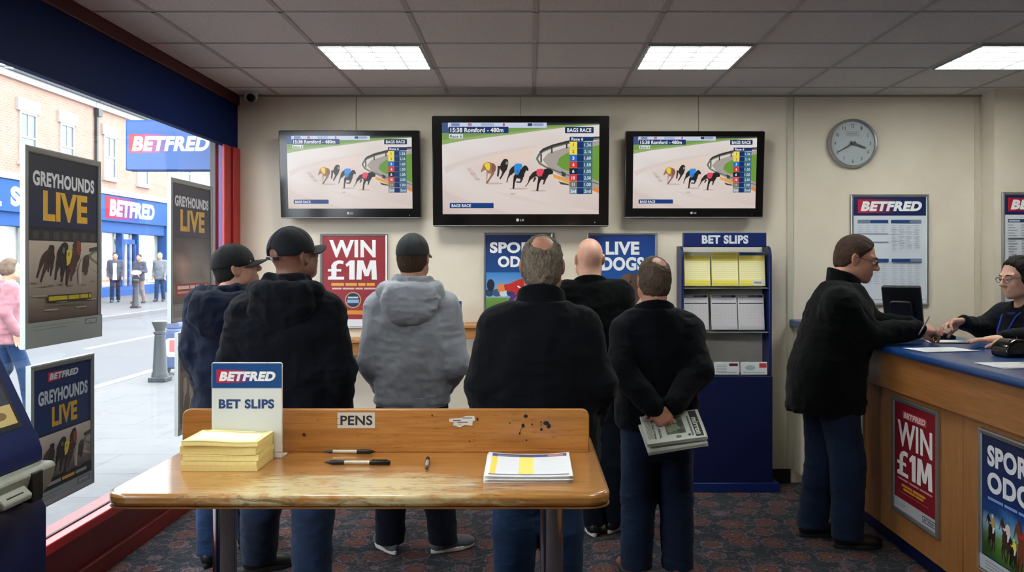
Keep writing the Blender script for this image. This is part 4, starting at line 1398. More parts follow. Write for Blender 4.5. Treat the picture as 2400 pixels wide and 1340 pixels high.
def on_table():
    # slip holder board standing against the backboard
    r = thing('slip_holder', 'blue and white slip holder board standing behind the yellow slips', 'sign', (0, 0, 0))
    y = 2.805
    a, b = P(496, 1060, y), P(662, 849, y)
    z0 = TT + .001
    MB().prism([(px, pz) for px, pz in rrect(a.x, z0, b.x, b.z, .006, 4)], y, y + .004, 'y').build('sign_board', 'white', r, bevel=.001)
    MB().box(a.x, b.x, y + .004, y + .06, z0, z0 + .004).build('sign_foot', 'white', r)
    q = Pic(lambda px, py: (P(px, py, y).x, P(px, py, y).z))
    q.rect(497.5, 851, 660.5, 909, rgb(20, 72, 130))
    q.rect(497.5, 909, 660.5, 911, rgb(200, 206, 212))
    q.rect(497.5, 911, 660.5, 1058, rgb(224, 226, 220))
    logo(q, 508, 866, 646, 897, rgb(22, 64, 122))
    q.text('BET SLIPS', 513, 935, 643, 957, rgb(44, 70, 120), .045)
    q.build('sign_print', r, y=y - .0012)

    # four pads of yellow slips piled up, each a little askew
    base = P(533, 1105, 2.55)
    cx, cy = -.95, 2.712
    pw, pd = .234, .17
    hs = [.03, .017, .025, .014]
    z = TT + .0006
    labs = ['yellow pad of bet slips at the bottom of the pile', 'second yellow pad of slips from the bottom of the pile', 'third yellow pad of slips, under the topmost pad', 'topmost yellow pad of slips with printed white top sheet']
    for i, h in enumerate(hs):
        r = thing('slip_pad', labs[i], 'paper pad', (cx - .006 + [0, .004, -.003, .002][i], cy + [0, .002, .005, .001][i], z), [.0, .012, -.01, .006][i], 'yellow pads of slips in the pile on the table')
        m = MB()
        wav = lambda x, k: .0028 * math.sin((x / pw + .5) * 5.2 + .6) * k
        n = 18
        k0, k1 = [0, .35, .5, .75][i], [.35, .5, .75, 1.0][i]
        # swept skew: the pile leans back a little like slid paper
        pts0 = [(-pw / 2 + pw * u / n, 0) for u in range(n + 1)]
        rows = []
        lay = 3
        for j in range(lay + 1):
            zz = h * j / lay
            kk = k0 + (k1 - k0) * j / lay
            jx = .0005 * math.sin(j * 2.3 + i * 5) + .0003 * math.sin(j * 5.1)
            jy = .0005 * math.cos(j * 1.7 + i * 3)
            ring = []
            for u in range(n + 1):
                x = -pw / 2 + pw * u / n
                ring.append(m.b.verts.new((x + jx, -pd / 2 + jy, zz + wav(x, kk) - wav(-pw / 2, kk) * 0)))
            for u in range(n + 1):
                x = pw / 2 - pw * u / n
                ring.append(m.b.verts.new((x + jx, pd / 2 + jy, zz + wav(x, kk))))
            rows.append(ring)
        L = len(rows[0])
        for q0, q1 in zip(rows, rows[1:]):
            for k in range(L):
                m.b.faces.new((q0[k], q0[(k + 1) % L], q1[(k + 1) % L], q1[k]))
        for rw in (rows[0], rows[-1]):
            for u in range(n):
                m.b.faces.new((rw[u], rw[u + 1], rw[L - 2 - u], rw[L - 1 - u]))
        m.build('paper_block', 'yellow_paper', r, smooth=False)
        if i == 3:
            q = Pic(lambda x, y: (x, y))
            nn = 24
            jx, jy = .0005 * math.sin(lay * 2.3 + 15) + .0003 * math.sin(lay * 5.1), .0005 * math.cos(lay * 1.7 + 9)
            # top sheet follows the curl of the pad
            def strip(xa, xb, ya, yb, c, steps):
                for s in range(steps):
                    q.rect(xa + (xb - xa) * s / steps, ya, xa + (xb - xa) * (s + 1) / steps, yb, c)
                    if s < steps - 1:
                        q.k -= 1
            strip(-pw / 2 + jx, pw / 2 + jx, -pd / 2 + jy, pd / 2 + jy, rgb(240, 226, 160), nn)
            strip(-.1, .1, -.066, .05, rgb(238, 232, 216), 20)
            strip(-.104, -.09, .072, .077, rgb(120, 110, 80), 2); strip(-.06, -.0, .073, .078, rgb(226, 208, 140), 6)
            strip(.06, .1, .072, .077, rgb(130, 118, 84), 4); strip(-.1, .1, .056, .066, rgb(232, 214, 140), 20)
            for rw in range(5):
                strip(-.094, .094, -.06 + rw * .02, -.059 + rw * .02, rgb(214, 208, 180), 16)
            o = q.build('top_sheet_print', r, y=0, mat='print_matt', plane='xy')
            for v in o.data.vertices:
                v.co.z += h + .0004 + wav(v.co.x - jx, 1.0)
        z += h + .0007 + (.0005 if i < 3 else 0)
        z += [.0006, .0006, .0006, 0][i]

    # three ball pens
    def pen(p, ang, lab, variant):
        r = thing('ball_pen', lab, 'pen', (p.x, p.y, TT + .0085), ang, 'ball pens on the writing table')
        L = .14
        MB().lathe([(0, -.028), (.0045, -.028), (.0048, .03), (.0048, .034), (0, .034)], 16, 'x').build('barrel', 'pen_clear' if variant < 2 else 'grey', r)
        if variant != 1:
            MB().lathe([(0, .034), (.0056, .034), (.006, .05), (.0055, .068), (.003, .076), (.001, .082), (0, .082)], 16, 'x').build('grip', 'black', r)
            MB().lathe([(0, -.05), (.003, -.05), (.0035, -.043), (.0046, -.038), (.0046, -.028), (0, -.028)], 16, 'x').build('push_button', 'dark_grey', r)
        else:
            MB().lathe([(0, -.078), (.001, -.078), (.003, -.07), (.0058, -.058), (.006, -.045), (.0056, -.028), (0, -.028)], 16, 'x').build('grip', 'black', r)
            MB().lathe([(0, .034), (.0058, .034), (.006, .05), (.006, .082), (.004, .085), (0, .085)], 16, 'x').build('cap', 'black', r)
            MB().box(.04, .078, -.0015, .0015, .0058, .0075).build('clip', 'black_gloss', r)
        return r
    y = 2.86
    S_ = (1.3, 1.3, 1.3)
    pen(P(806, 1059, 2.865), -.02, 'clear ball pen lying against the foot of the backboard', 0).scale = S_
    pen(P(834, 1086, 2.71), -.02, 'clear ball pen with black cap lying nearer the table edge', 1).scale = S_
    pen(P(1001, 1091, 2.69), 1.66, 'short grey pen pointing towards the backboard', 2).scale = (1.15, 1.15, 1.15)

    # pile of coupons: thin curling sheets
    cx, cy = P(1238, 1137, 2.47).x, 2.635
    pw, pd = .262, .29
    nm = ['bottom coupon of the white pile on the table', 'second coupon from the bottom of the white pile', 'third coupon from the bottom of the white pile', 'fourth coupon from the bottom of the white pile', 'topmost printed coupon with yellow columns on the white pile']
    for i in range(5):
        z = TT + .0016 + i * .0042
        r = thing('betting_coupon', nm[i], 'coupon', (cx + [.0, -.002, .002, -.001, .0015][i], cy + [0, .003, -.002, .004, .001][i], z), [0, .01, -.012, .008, -.004][i], 'white coupons piled on the table')
        curl = lambda x, yy, i=i: i * .0008 * ((2 * x / pw) ** 2 - .3) + (.0011 * i * (2 * x / pw) ** 2 if yy > 0 else 0) * (2 * yy / pd if yy > 0 else 0)
        m = MB()
        m.grid(lambda u, v: ((u - .5) * pw, (v - .5) * pd, curl((u - .5) * pw, (v - .5) * pd)), 16, 6)
        m.build('paper_sheet', 'paper', r, solid=.0026)
        if i == 4:
            q = Pic()
            def patch(xa, xb, ya, yb, c, nx=12, ny=4):
                k0 = q.k
                for sx in range(nx):
                    for sy in range(ny):
                        q.k = k0
                        q.rect(xa + (xb - xa) * sx / nx, ya + (yb - ya) * sy / ny, xa + (xb - xa) * (sx + 1) / nx, ya + (yb - ya) * (sy + 1) / ny, c)
            W2 = pw / 2
            patch(-W2 + .002, W2 - .002, -pd / 2 + .002, pd / 2 - .002, rgb(228, 228, 230), 16, 6)
            patch(-W2 + .014, W2 - .01, .1, .136, rgb(92, 92, 128), 16)
            patch(-W2 + .03, -W2 + .1, .108, .118, rgb(160, 150, 150), 6, 1); patch(W2 - .07, W2 - .02, .106, .128, rgb(196, 140, 128), 6, 2)
            patch(-W2 + .014, -W2 + .032, -.116, .096, rgb(236, 208, 92), 2, 6)
            patch(-.03, .014, -.116, .096, rgb(240, 220, 118), 4, 6)
            patch(-W2 + .012, W2 - .012, -.13, -.12, rgb(120, 118, 140), 16, 1)
            for k in range(11):
                patch(-W2 + .036, -.034, .085 - k * .018, .0865 - k * .018, rgb(206, 206, 212), 6, 1)
                patch(.02, W2 - .016, .085 - k * .018, .0865 - k * .018, rgb(206, 206, 212), 6, 1)
            o = q.build('coupon_print', r, y=0, mat='print_matt', plane='xy')
            for v in o.data.vertices:
                v.co.z += .0016 + curl(v.co.x, v.co.y)


def slip_stand():
    d = 5.9
    L, R = P(1598, 0, d).x, P(1811, 0, d).x
    y0, y1 = 5.9, 6.12
    zc = .80
    r = thing('slip_stand', 'tall blue BET SLIPS dispenser stand with cabinet base against the wall', 'display stand', ((L + R) / 2, y1, 0))
    X, Y = r.location.x, r.location.y
    l, rr_ = L - X, R - X
    f = y0 - Y
    MB().box(l + .005, rr_ + .045, f - .015, -.01, 0, .065).build('plinth', 'blue', r, bevel=.004)
    MB().box(l, rr_, f, -.01, .066, zc).build('cabinet', 'blue_deep', r, bevel=.004)
    zt = 1.70
    MB().box(l + .02, rr_ - .02, -.03, -.012, zc + .001, zt).build('back_panel', 'offwhite', r, smooth=False)
    def cheek(xa, xb, nm):
        pts = [(-.01, zc + .002), (f + .02, zc + .002), (f + .02, zt - .07)]
        for k in range(7):
            a = PI - PI / 2 * k / 6
            pts.append((f + .09 + .07 * math.cos(a), zt - .07 + .07 * math.sin(a)))
        pts.append((-.01, zt))
        MB().prism(pts, xa, xb, 'x').build('side_panel', 'blue', r, bevel=.003)
    cheek(l, l + .018, 0); cheek(rr_ - .018, rr_, 1)
    hz0, hz1 = P(0, 579, d).z, P(0, 545, d).z
    MB().box(l + .012, rr_ - .045, f - .008, f + .05, hz0, hz1).build('header_box', 'blue', r, bevel=.004)
    q = Pic(lambda px, py: (P(px, py, d - .009).x - X, P(px, py, d - .009).z))
    q.text('BET SLIPS', 1645, 551, 1754, 571, rgb(216, 222, 230), .045)
    q.build('header_print', r, y=f - .0088)
    # shelves with clear front lips
    zs = [P(0, 673, d).z, P(0, 777, d).z, .803]
    for z in zs[:2]:
        MB().box(l + .02, rr_ - .02, f + .03, -.032, z - .012, z - .004).build('shelf', 'alu_dark', r, bevel=.001)
        MB().box(l + .02, rr_ - .02, f + .026, f + .029, z - .016, z + .03).build('shelf_lip', 'glass', r, smooth=False)
    # slips: yellow, white and leaflets
    def slip(pxa, pxb, pya, pyb, kind, lab, cat, group, lean=.07, yy=0.0):
        z0 = P(0, pyb, d).z
        h = P(0, pya, d).z - z0
        w = (pxb - pxa) / F_PX * d
        cx = P((pxa + pxb) / 2, 0, d).x
        o = thing('bet_slip' if kind != 'leaflet' else 'leaflet', lab, cat, (cx, y0 + .05 + yy, z0 + .0015), 0, group, rot=(-lean * 2, 0, 0))
        MB().box(-w / 2, w / 2, 0, .02, 0, h).build('paper_block', 'yellow_paper' if kind == 'yellow' else 'paper', o, smooth=False)
        q = Pic(lambda x, y_: ((x - .5) * w, (1 - y_) * h))
        if kind == 'yellow':
            q.rect(.01, .005, .99, .995, rgb(244, 234, 160))
            q.rect(.05, .02, .95, .1, rgb(232, 216, 96) if 'second' in lab else rgb(226, 222, 190))
            q.rect(.03, .12, .97, .26, rgb(240, 218, 104))
            q.rect(.05, .27, .95, .8, rgb(248, 240, 186))
            for k in range(9):
                q.rect(.07, .3 + k * .055, .93, .306 + k * .055, rgb(206, 194, 120))
            q.rect(.03, .84, .97, .98, rgb(238, 220, 96))
            if 'blue' in lab:
                q.rect(.02, .01, .98, .1, rgb(70, 86, 120)); q.rect(.5, .82, .98, .97, rgb(226, 222, 206)); q.rect(.55, .87, .85, .93, rgb(150, 150, 150))
        elif kind == 'white':
            q.rect(.01, .005, .99, .995, rgb(206, 202, 206))
            q.rect(.03, .015, .97, .085, rgb(84, 90, 114)); q.rect(.8, .02, .95, .08, rgb(40, 44, 60)); q.rect(.06, .03, .4, .07, rgb(170, 172, 186))
            q.rect(.06, .11, .9, .14, rgb(180, 176, 184)); q.rect(.03, .24, .97, .265, rgb(50, 52, 66))
            for k in range(13):
                q.rect(.05, .3 + k * .042, .95, .304 + k * .042, rgb(176, 172, 182))
            for k in range(7):
                q.rect(.05 + k * .15, .28, .055 + k * .15, .84, rgb(182, 178, 188))
            q.rect(.03, .87, .97, .985, rgb(196, 190, 198))
        else:
            q.rect(.01, .01, .99, .99, rgb(206, 210, 210))
            if 'red' in lab:
                q.rect(.7, .08, .98, .45, rgb(190, 60, 70)); q.poly(ell(.35, .45, .2, .2), rgb(150, 176, 170))
            else:
                q.rect(.6, .1, .95, .32, rgb(96, 30, 40))
                for k in range(5):
                    q.rect(.08, .2 + k * .13, .5, .24 + k * .13, rgb(140, 144, 150))
            q.rect(.08, .8, .9, .86, rgb(150, 152, 156))
        q.build('slip_print', o, y=-.0006, mat='print_matt')
    gy, gw, gl = 'yellow slips on the upper shelf of the stand', 'white slips on the second shelf of the stand', 'leaflets in the lowest tray of the stand'
    slip(1608, 1669, 590, 671, 'yellow', 'yellow bet slips with pale top, first on the upper shelf of the stand', 'bet slip', gy)
    slip(1673, 1735, 590, 671, 'yellow', 'yellow bet slips in the middle of the upper shelf, second from the window', 'bet slip', gy)
    slip(1738, 1799, 590, 671, 'yellow', 'yellow bet slips with dark blue heading at the end of the upper shelf', 'bet slip', gy)
    slip(1607, 1665, 691, 775, 'white', 'white bet slips at the window end of the second shelf', 'bet slip', gw)
    slip(1672, 1733, 691, 775, 'white', 'white bet slips in the middle of the second shelf', 'bet slip', gw)
    slip(1736, 1797, 691, 775, 'white', 'white bet slips at the counter end of the second shelf', 'bet slip', gw)
    slip(1608, 1669, 850, 879, 'leaflet', 'white leaflet in the lowest tray behind the man with newspapers', 'leaflet', gl, .03, -.03)
    slip(1676, 1734, 850, 879, 'leaflet', 'white leaflet with dark maroon block in the lowest tray', 'leaflet', gl, .03, -.03)
    slip(1739, 1800, 850, 879, 'leaflet', 'white leaflet with red corner in the lowest tray', 'leaflet', gl, .03, -.03)


def counter():
    r = thing('serving_counter', 'long oak serving counter with blue worktop and dark kick board', 'counter', (2.3, 3.4, 0))
    X, Y = 2.3, 3.4
    ya, yb = 1.4, 5.7
    B = lambda x0, x1, y0, y1, z0, z1: MB().box(x0 - X, x1 - X, y0 - Y, y1 - Y, z0, z1)
    # worktop with rounded front nosing
    m = MB()
    pts = [(1.95, 1.092)]
    for k in range(9):
        a = -PI / 2 - PI * k / 8
        pts.append((1.95 + .0215 * math.cos(a), 1.1135 + .0215 * math.sin(a)))
    pts += [(2.62, 1.135), (2.62, 1.092)]
    m.prism([(p[0] - X, p[1]) for p in pts[1:]], ya - Y, yb - Y, 'y')
    m.build('worktop', 'worktop', r)
    B(1.965, 1.99, ya + .02, yb - .03, .896, 1.0905).build('apron', 'counter_wood', r, bevel=.003)
    seams = [ya + .02, 2.2, 3.07, 3.935, 4.86, yb - .03]
    for a, b in zip(seams, seams[1:]):
        B(2.0, 2.02, a + .003, b - .003, .108, .8955).build('front_panel', 'counter_panel', r, bevel=.002)
    B(2.03, 2.05, ya + .02, yb - .03, .1, 1.09).build('carcass_panel', 'dark_grey', r, smooth=False)
    B(2.06, 2.08, ya + .02, yb - .03, 0, .107).build('kick_board', 'blue_deep', r, smooth=False)
    B(2.0, 2.6, ya, ya + .02, .0, 1.09).build('end_panel', 'counter_panel', r, smooth=False)
    # return along the far wall
    q = thing('wall_counter', 'short stretch of blue topped counter against the far wall behind the customer', 'counter', (2.2, 5.9, 0))
    B = lambda x0, x1, y0, y1, z0, z1: MB().box(x0 - 2.2, x1 - 2.2, y0 - 5.9, y1 - 5.9, z0, z1)
    B(1.87, 2.25, 5.705, FAR - .016, 1.13, 1.178).build('worktop', 'worktop', q, bevel=.008)
    B(1.885, 2.24, 5.72, 5.742, .985, 1.1295).build('apron', 'counter_wood', q, bevel=.008)
    B(1.9, 1.915, 5.75, FAR - .014, .1, 1.1295).build('end_panel', 'strip', q, smooth=False)
    B(1.93, 2.24, 5.75, 5.765, .1, 1.1295).build('front_panel', 'counter_panel', q, smooth=False)
    B(1.93, 2.24, 5.78, 5.79, 0, .1).build('kick_board', 'rubber', q, smooth=False)

    # framed posters on the counter front
    def win(p):
        bg = rgb(122, 18, 32)
        p.rect(0, 0, 500, 620, bg)
        p.rect(120, 62, 380, 104, rgb(170, 60, 66))
        p.text('BETFRED', 128, 68, 370, 98, rgb(214, 190, 190), .05, .22)
        p.text('WIN', 60, 118, 440, 254, rgb(226, 220, 218), .03)
        pound_sum(p, 56, 274, 442, 410, rgb(226, 220, 218))
        for a, b in ((64, 180), (196, 300), (312, 440)):
            p.rect(a, 424, b, 434, rgb(190, 130, 130))
        for a, b, y_ in ((110, 230, 452), (240, 370, 452), (130, 260, 470), (268, 350, 470)):
            p.rect(a, y_, b, y_ + 13, rgb(200, 140, 40))
        p.rect(70, 496, 400, 500, rgb(170, 90, 90))
        p.rect(0, 536, 500, 620, rgb(176, 176, 180))
        p.poly(rrect(340, 552, 474, 584, 4), rgb(24, 30, 60)); p.poly(rrect(345, 557, 469, 579, 3), rgb(196, 198, 204))
        p.text('BETFRED', 352, 561, 462, 576, rgb(24, 30, 60), .045, .22)
        p.rect(40, 560, 180, 563, rgb(130, 130, 136)); p.rect(40, 572, 150, 575, rgb(130, 130, 136))

    def odds(p):
        p.rect(0, 0, 500, 620, [rgb(12, 26, 66), rgb(12, 24, 60), rgb(14, 52, 120), rgb(14, 52, 120)])
        p.text('SPORTS', 62, 60, 480, 150, rgb(218, 220, 226), .045)
        p.text('ODGS', 62, 172, 440, 262, rgb(218, 220, 226), .045)
        for a, b in ((66, 180), (190, 280), (290, 430)):
            p.rect(a, 284, b, 296, rgb(120, 150, 200))
        sk, pl, gr, dg = rgb(16, 62, 120), rgb(150, 196, 220), rgb(96, 132, 56), rgb(38, 66, 28)
        p.blend(26, 300, 474, 545, [[rgb(14, 52, 118)] * 5, [sk, sk, rgb(70, 130, 180), sk, rgb(60, 120, 170)], [rgb(120, 150, 170), pl, rgb(130, 170, 180), rgb(90, 140, 150), pl], [rgb(70, 90, 60), gr, rgb(110, 140, 60), gr, gr], [dg, rgb(70, 110, 44), gr, rgb(80, 120, 44), dg], [dg, rgb(52, 84, 34), rgb(60, 96, 40), dg, dg]])
        bay, dark = rgb(108, 56, 34), rgb(36, 26, 24)
        def horse(x, y, s, c, silk, cap):
            c2 = tuple(v * .55 for v in c[:3]) + (1,)
            q = lambda pts: [(x + a * s, y + b * s) for a, b in pts]
            p.line(q([(.2, .2), (.3, .55), (.22, .95)]), [s * .16, s * .08, s * .05], c2)
            p.line(q([(-.2, .2), (-.34, .55), (-.28, .9)]), [s * .16, s * .08, s * .05], c2)
            p.poly(q([(-.3, -.2), (-.1, -.34), (.16, -.3), (.34, -.1), (.3, .24), (.1, .36), (-.16, .34), (-.32, .1)]), c)
            p.poly(q([(-.12, .1), (-.3, -.36), (-.4, -.62), (-.5, -.34), (-.56, -.3), (-.5, -.46), (-.42, -.76), (-.3, -.86), (-.2, -.8), (-.04, -.5), (.1, -.24)]), c)
            p.poly(q([(-.3, -.84), (-.26, -.98), (-.2, -.82)]), c2)
            p.line(q([(-.1, .28), (-.18, .62), (-.06, .8), (-.1, 1.0)]), [s * .17, s * .09, s * .07, s * .05], c)
            p.line(q([(.12, .3), (.1, .66), (.0, .98)]), [s * .17, s * .09, s * .05], c)
            p.poly(q([(-.06, -.62), (.12, -.78), (.3, -.66), (.34, -.36), (.22, -.22), (.02, -.3)]), silk)
            p.line(q([(.06, -.56), (-.14, -.42), (-.24, -.5)]), [s * .14, s * .1, s * .07], silk)
            p.poly(q([(.1, -.3), (.28, -.3), (.22, -.02), (.08, .04)]), rgb(222, 222, 226))
            p.poly(q(ell(.1, -.86, .1, .11, 14)), cap)
        horse(96, 432, 84, dark, rgb(176, 150, 90), rgb(200, 190, 170))
        horse(206, 432, 96, rgb(60, 44, 40), rgb(216, 200, 200), rgb(60, 110, 190))
        horse(258, 470, 70, dark, rgb(226, 210, 70), rgb(226, 210, 70))
        horse(330, 440, 128, bay, rgb(190, 44, 40), rgb(190, 44, 40))
        horse(440, 470, 120, dark, rgb(214, 110, 110), rgb(230, 230, 232))
        p.rect(0, 545, 500, 620, rgb(186, 190, 196))
        for k in range(3):
            p.rect(60, 562 + k * 14, 330, 565 + k * 14, rgb(110, 114, 124))

    def odds_far(p):
        p.rect(0, 0, 500, 620, rgb(24, 46, 96))
        p.text('LIVE', 60, 60, 430, 150, rgb(218, 220, 226), .045)
        p.text('DOGS', 60, 172, 440, 262, rgb(218, 220, 226), .045)
        p.rect(26, 320, 474, 545, [rgb(90, 140, 120), rgb(90, 140, 120), rgb(50, 70, 50), rgb(50, 70, 50)])
        p.rect(0, 545, 500, 620, rgb(186, 190, 196))
    for fn, yc, lab in ((win, 4.41, 'dark red WIN £1M poster framed on the counter front'), (odds, 3.51, 'blue sports odds poster with racing horses on the counter front'), (odds_far, 5.34, 'framed poster on the counter front, mostly hidden by the customer legs')):
        poster('counter_poster', lab, 'poster', (1.982, yc, .243), -PI / 2, .52, .62, fn, .024, .017, (0, 0, 500, 620), 'framed posters on the counter front')


def counter_things():
    Z = 1.1356
    # monitor turned away from us
    c = P(2098, 0, 5.3)
    r = thing('monitor', 'black computer monitor on the counter, seen from behind', 'monitor', (c.x + .05, 5.3, Z), -.7)
    m = MB()
    m.prism(rrect(-.115, .0, .115, .285, .012, 4), -.0, .03, 'y')
    o = m.build('casing', 'black', r, bevel=.006)
    m = MB().prism(rrect(-.07, .05, .07, .2, .025, 4), -.03, -.0005, 'y')
    o2 = m.build('rear_cover', 'black', r, bevel=.008)
    for q in (o, o2):
        q.rotation_euler = (.3, 0, 0)
        q.location = (0, .02, .03)
    p = Pic(); p.rect(-.103, .02, .103, .272, rgb(60, 80, 120)); o3 = p.build('screen_print', o, y=0)
    o3.rotation_euler = (0, 0, PI); o3.location = (0, .0305, 0)
    MB().box(-.02, .02, -.06, -.042, .012, .1).build('stand_neck', 'black', r, bevel=.003)
    MB().prism(rrect(-.08, -.07, .08, .07, .03, 5), 0, .012, 'z').build('stand_base', 'black', r, bevel=.003)

    # card terminal close to the cashier, a smaller reader by the customer's hand
    c = P(2380, 828, 4.2)
    r = thing('card_terminal', 'bulky black card terminal at the picture edge on the counter', 'card terminal', (c.x, 4.15, Z), .25)
    m = MB()
    pts = [(-.13, 0), (.16, 0), (.16, .05), (.08, .075), (-.08, .085), (-.125, .06), (-.135, .03)]
    m.prism(pts, -.055, .055, 'y')
    m.build('casing', 'black_gloss', r, bevel=.014, seg=3)
    MB().prism(rrect(-.1, .018, -.05, .036, .008, 4), -.0575, -.0553, 'y').build('slot_plate', 'dark_grey', r, bevel=.001)
    for k in range(3):
        MB().lathe([(0, 0), (.006, 0), (.006, .003), (0, .004)], 12, c=(-.09 + k * .05, -.02, .083 - k * .003)).build('key_button', 'alu_dark', r)
    c = P(2205, 792, 5.0)
    r = thing('card_reader', 'flat black card reader beside the customer hand', 'card reader', (c.x + .02, 5.03, Z), .4)
    MB().prism([(-.08, 0), (.08, 0), (.08, .018), (.02, .04), (-.06, .034), (-.08, .02)], -.035, .035, 'y').build('casing', 'black', r, bevel=.006)
    MB().box(-.05, .01, -.02, .02, .0375, .0395).build('display', 'dark_grey', r)

    # papers on the worktop
    def paper(px, py, w, d, ang, lab, grp, thick=.0012, pic=None, dz=0.0, name='paper_sheet', mat='paper'):
        dd = (EYE - Z) * F_PX / (py - VY)
        c = P(px, py, dd)
        r = thing(name, lab, 'paper', (c.x, c.y, Z + .0004 + dz), ang, grp)
        MB().grid(lambda u, v: ((u - .5) * w, (v - .5) * d, .0018 + .0012 * math.sin(3 * u + v)), 8, 5).build('sheet', mat, r, solid=thick)
        if pic:
            q = Pic(lambda x, y: ((x - .5) * w, (y - .5) * d))
            pic(q)
            q.build('sheet_print', r, y=.0042, plane='xy', mat='print_matt')
        return r
    g = 'loose papers on the counter'
    def lines(q):
        for k in range(10):
            q.rect(.1, .1 + k * .08, .5 + .4 * ((k * 7) % 5) / 5, .115 + k * .08, rgb(170, 174, 180))
    paper(2205, 820, .3, .2, .18, 'white paper lying nearest the counter edge', g, pic=lines)
    paper(2218, 801, .22, .18, -.2, 'white paper under the customer writing hand', g, dz=.0)
    def mag(q):
        q.rect(.03, .03, .97, .97, rgb(196, 180, 170)); q.rect(.08, .1, .6, .8, rgb(170, 60, 48)); q.poly(ell(.5, .5, .25, .3), rgb(206, 150, 110)); q.rect(.62, .2, .94, .5, rgb(120, 40, 40)); q.rect(.08, .84, .9, .94, rgb(230, 226, 220))
    paper(2392, 857, .3, .2, .12, 'red and cream printed magazine on the counter at the picture edge', g, .004, mag, name='magazine')
    c = P(2262, 803, 4.95)
    # white scrap of paper on the carpet
    c = P(1869, 1112, 5.93)
    r = thing('paper_scrap', 'white scrap of paper on the carpet by the far skirting', 'paper', (c.x - .01, 5.62, .002), .5)
    MB().grid(lambda u, v: ((u - .5) * .1, (v - .5) * .07, .012 * abs(math.sin(3 * u + 2 * v)) + .006), 8, 6).build('crumpled_sheet', 'paper', r, solid=.001)


def betting_terminal():
    """blue touch-screen machine with its front to the room, at the window; its far end at row 113"""
    yf, yn = 2.57, 1.85
    r = thing('betting_terminal', 'blue touch screen betting terminal with grey ticket tray by the window', 'terminal', (-1.72, 2.21, 0))
    X, Y = -1.72, 2.21
    a, b = yn - Y, yf - Y
    # side outlines in (x, z)
    fx = -1.452 - X
    MB().prism([(-.28, 0), (fx, 0), (fx, .86), (fx - .02, .9), (-.28, .9)], a, b, 'y').build('body', 'blue_deep', r, bevel=.006)
    MB().prism([(-.28, 1.0), (fx - .012, 1.0), (fx - .012, 1.035), (fx - .02, 1.06), (fx - .14, 1.315), (fx - .24, 1.5), (-.28, 1.52)], a, b, 'y').build('screen_housing', 'terminal', r, bevel=.006)
    m = MB()
    m.prism([(-.2, .9005), (fx - .01, .9005), (fx + .012, .93), (fx + .028, .985), (fx + .022, .9995), (-.2, .9995)], a - .002, b + .004, 'y')
    m.build('ticket_tray', 'grey', r, bevel=.01, seg=3)
    # slots on the tray front
    fa = fx + .03
    MB().box(fx + .0, fa + .002, b - .13, b - .075, .905, .99).build('card_slot', 'black', r, bevel=.003)
    MB().prism([(fa - .02, .93), (fa + .012, .925), (fa + .015, .94), (fa - .01, .965), (fa - .02, .965)], b - .28, b - .15, 'y').build('ticket_mouth', 'grey', r, bevel=.004)
    MB().box(fa - .01, fa + .006, b - .255, b - .18, .944, .952).build('ticket_slot', 'black', r)
    # sloping screen
    p0 = Vector((fx - .02, 0, 1.06)); p1 = Vector((fx - .14, 0, 1.315))
    sl = (p1 - p0).length
    ang = math.atan2(p1.z - p0.z, p0.x - p1.x)
    q = Pic()
    W = b - a - .06
    q.rect(-W / 2, .055, W / 2 - .02, .3, rgb(10, 12, 16))
    q.rect(-W / 2 + .02, .07, W / 2 - .035, .29, [rgb(196, 174, 120), rgb(196, 174, 120), rgb(44, 50, 62), rgb(44, 50, 62)])
    q.rect(-W / 2 + .02, .13, W / 2 - .035, .29, rgb(38, 46, 58))
    q.rect(-W / 2 + .02, .07, W / 2 - .035, .13, [rgb(206, 186, 122), rgb(190, 166, 104), rgb(190, 166, 104), rgb(206, 186, 122)])
    q.poly(ell(W / 2 - .1, .1, .03, .012), rgb(120, 96, 60))
    for k, wd in enumerate((.16, .2, .12)):
        q.rect(W / 2 - .06 - wd, .24 - k * .04, W / 2 - .06, .262 - k * .04, rgb(190, 196, 200))
    o = q.build('screen', r, y=0, mat='screen')
    # plane x -> along +y of the room, plane z -> up the slope
    ux, uz = Vector((0, 1, 0)), (p1 - p0).normalized()
    nrm = ux.cross(uz)
    mt = Matrix((ux, uz.cross(ux), uz)).transposed().to_4x4()
    mt.translation = p0 + Vector((0, (a + b) / 2, 0)) - uz.cross(ux) * .0
    o.matrix_local = mt
    off = uz.cross(ux)
    o.location = o.location - off * .0015
    # round speaker / coin tray on the body front
    c = (fx + .001, b - .35, .62)
    MB().lathe([(0, .0), (.11, .0), (.11, .012), (.085, .02), (.07, .006), (0, .004)], 32, 'x', c=c).build('coin_tray', 'grey', r)
    MB().lathe([(0, .007), (.06, .007), (.06, .011), (0, .011)], 24, 'x', c=c).build('coin_opening', 'black', r)
    MB().lathe([(0, 0), (.012, 0), (.012, .006), (0, .008)], 16, 'x', c=(fx + .001, b - .2, .44)).build('lock', 'chrome', r)
# ------------------------------------------------------------------ people: smooth implicit surfaces, meshed part by part
def smin(a, b, k):
    if k <= 0:
        return np.minimum(a, b)
    h = np.maximum(k - np.abs(a - b), 0) / k
    return np.minimum(a, b) - h * h * k * .25


def smax(a, b, k):
    return -smin(-a, -b, k)


_rs = np.random.RandomState(3)
_LAT = _rs.rand(32, 32, 32).astype(np.float32)


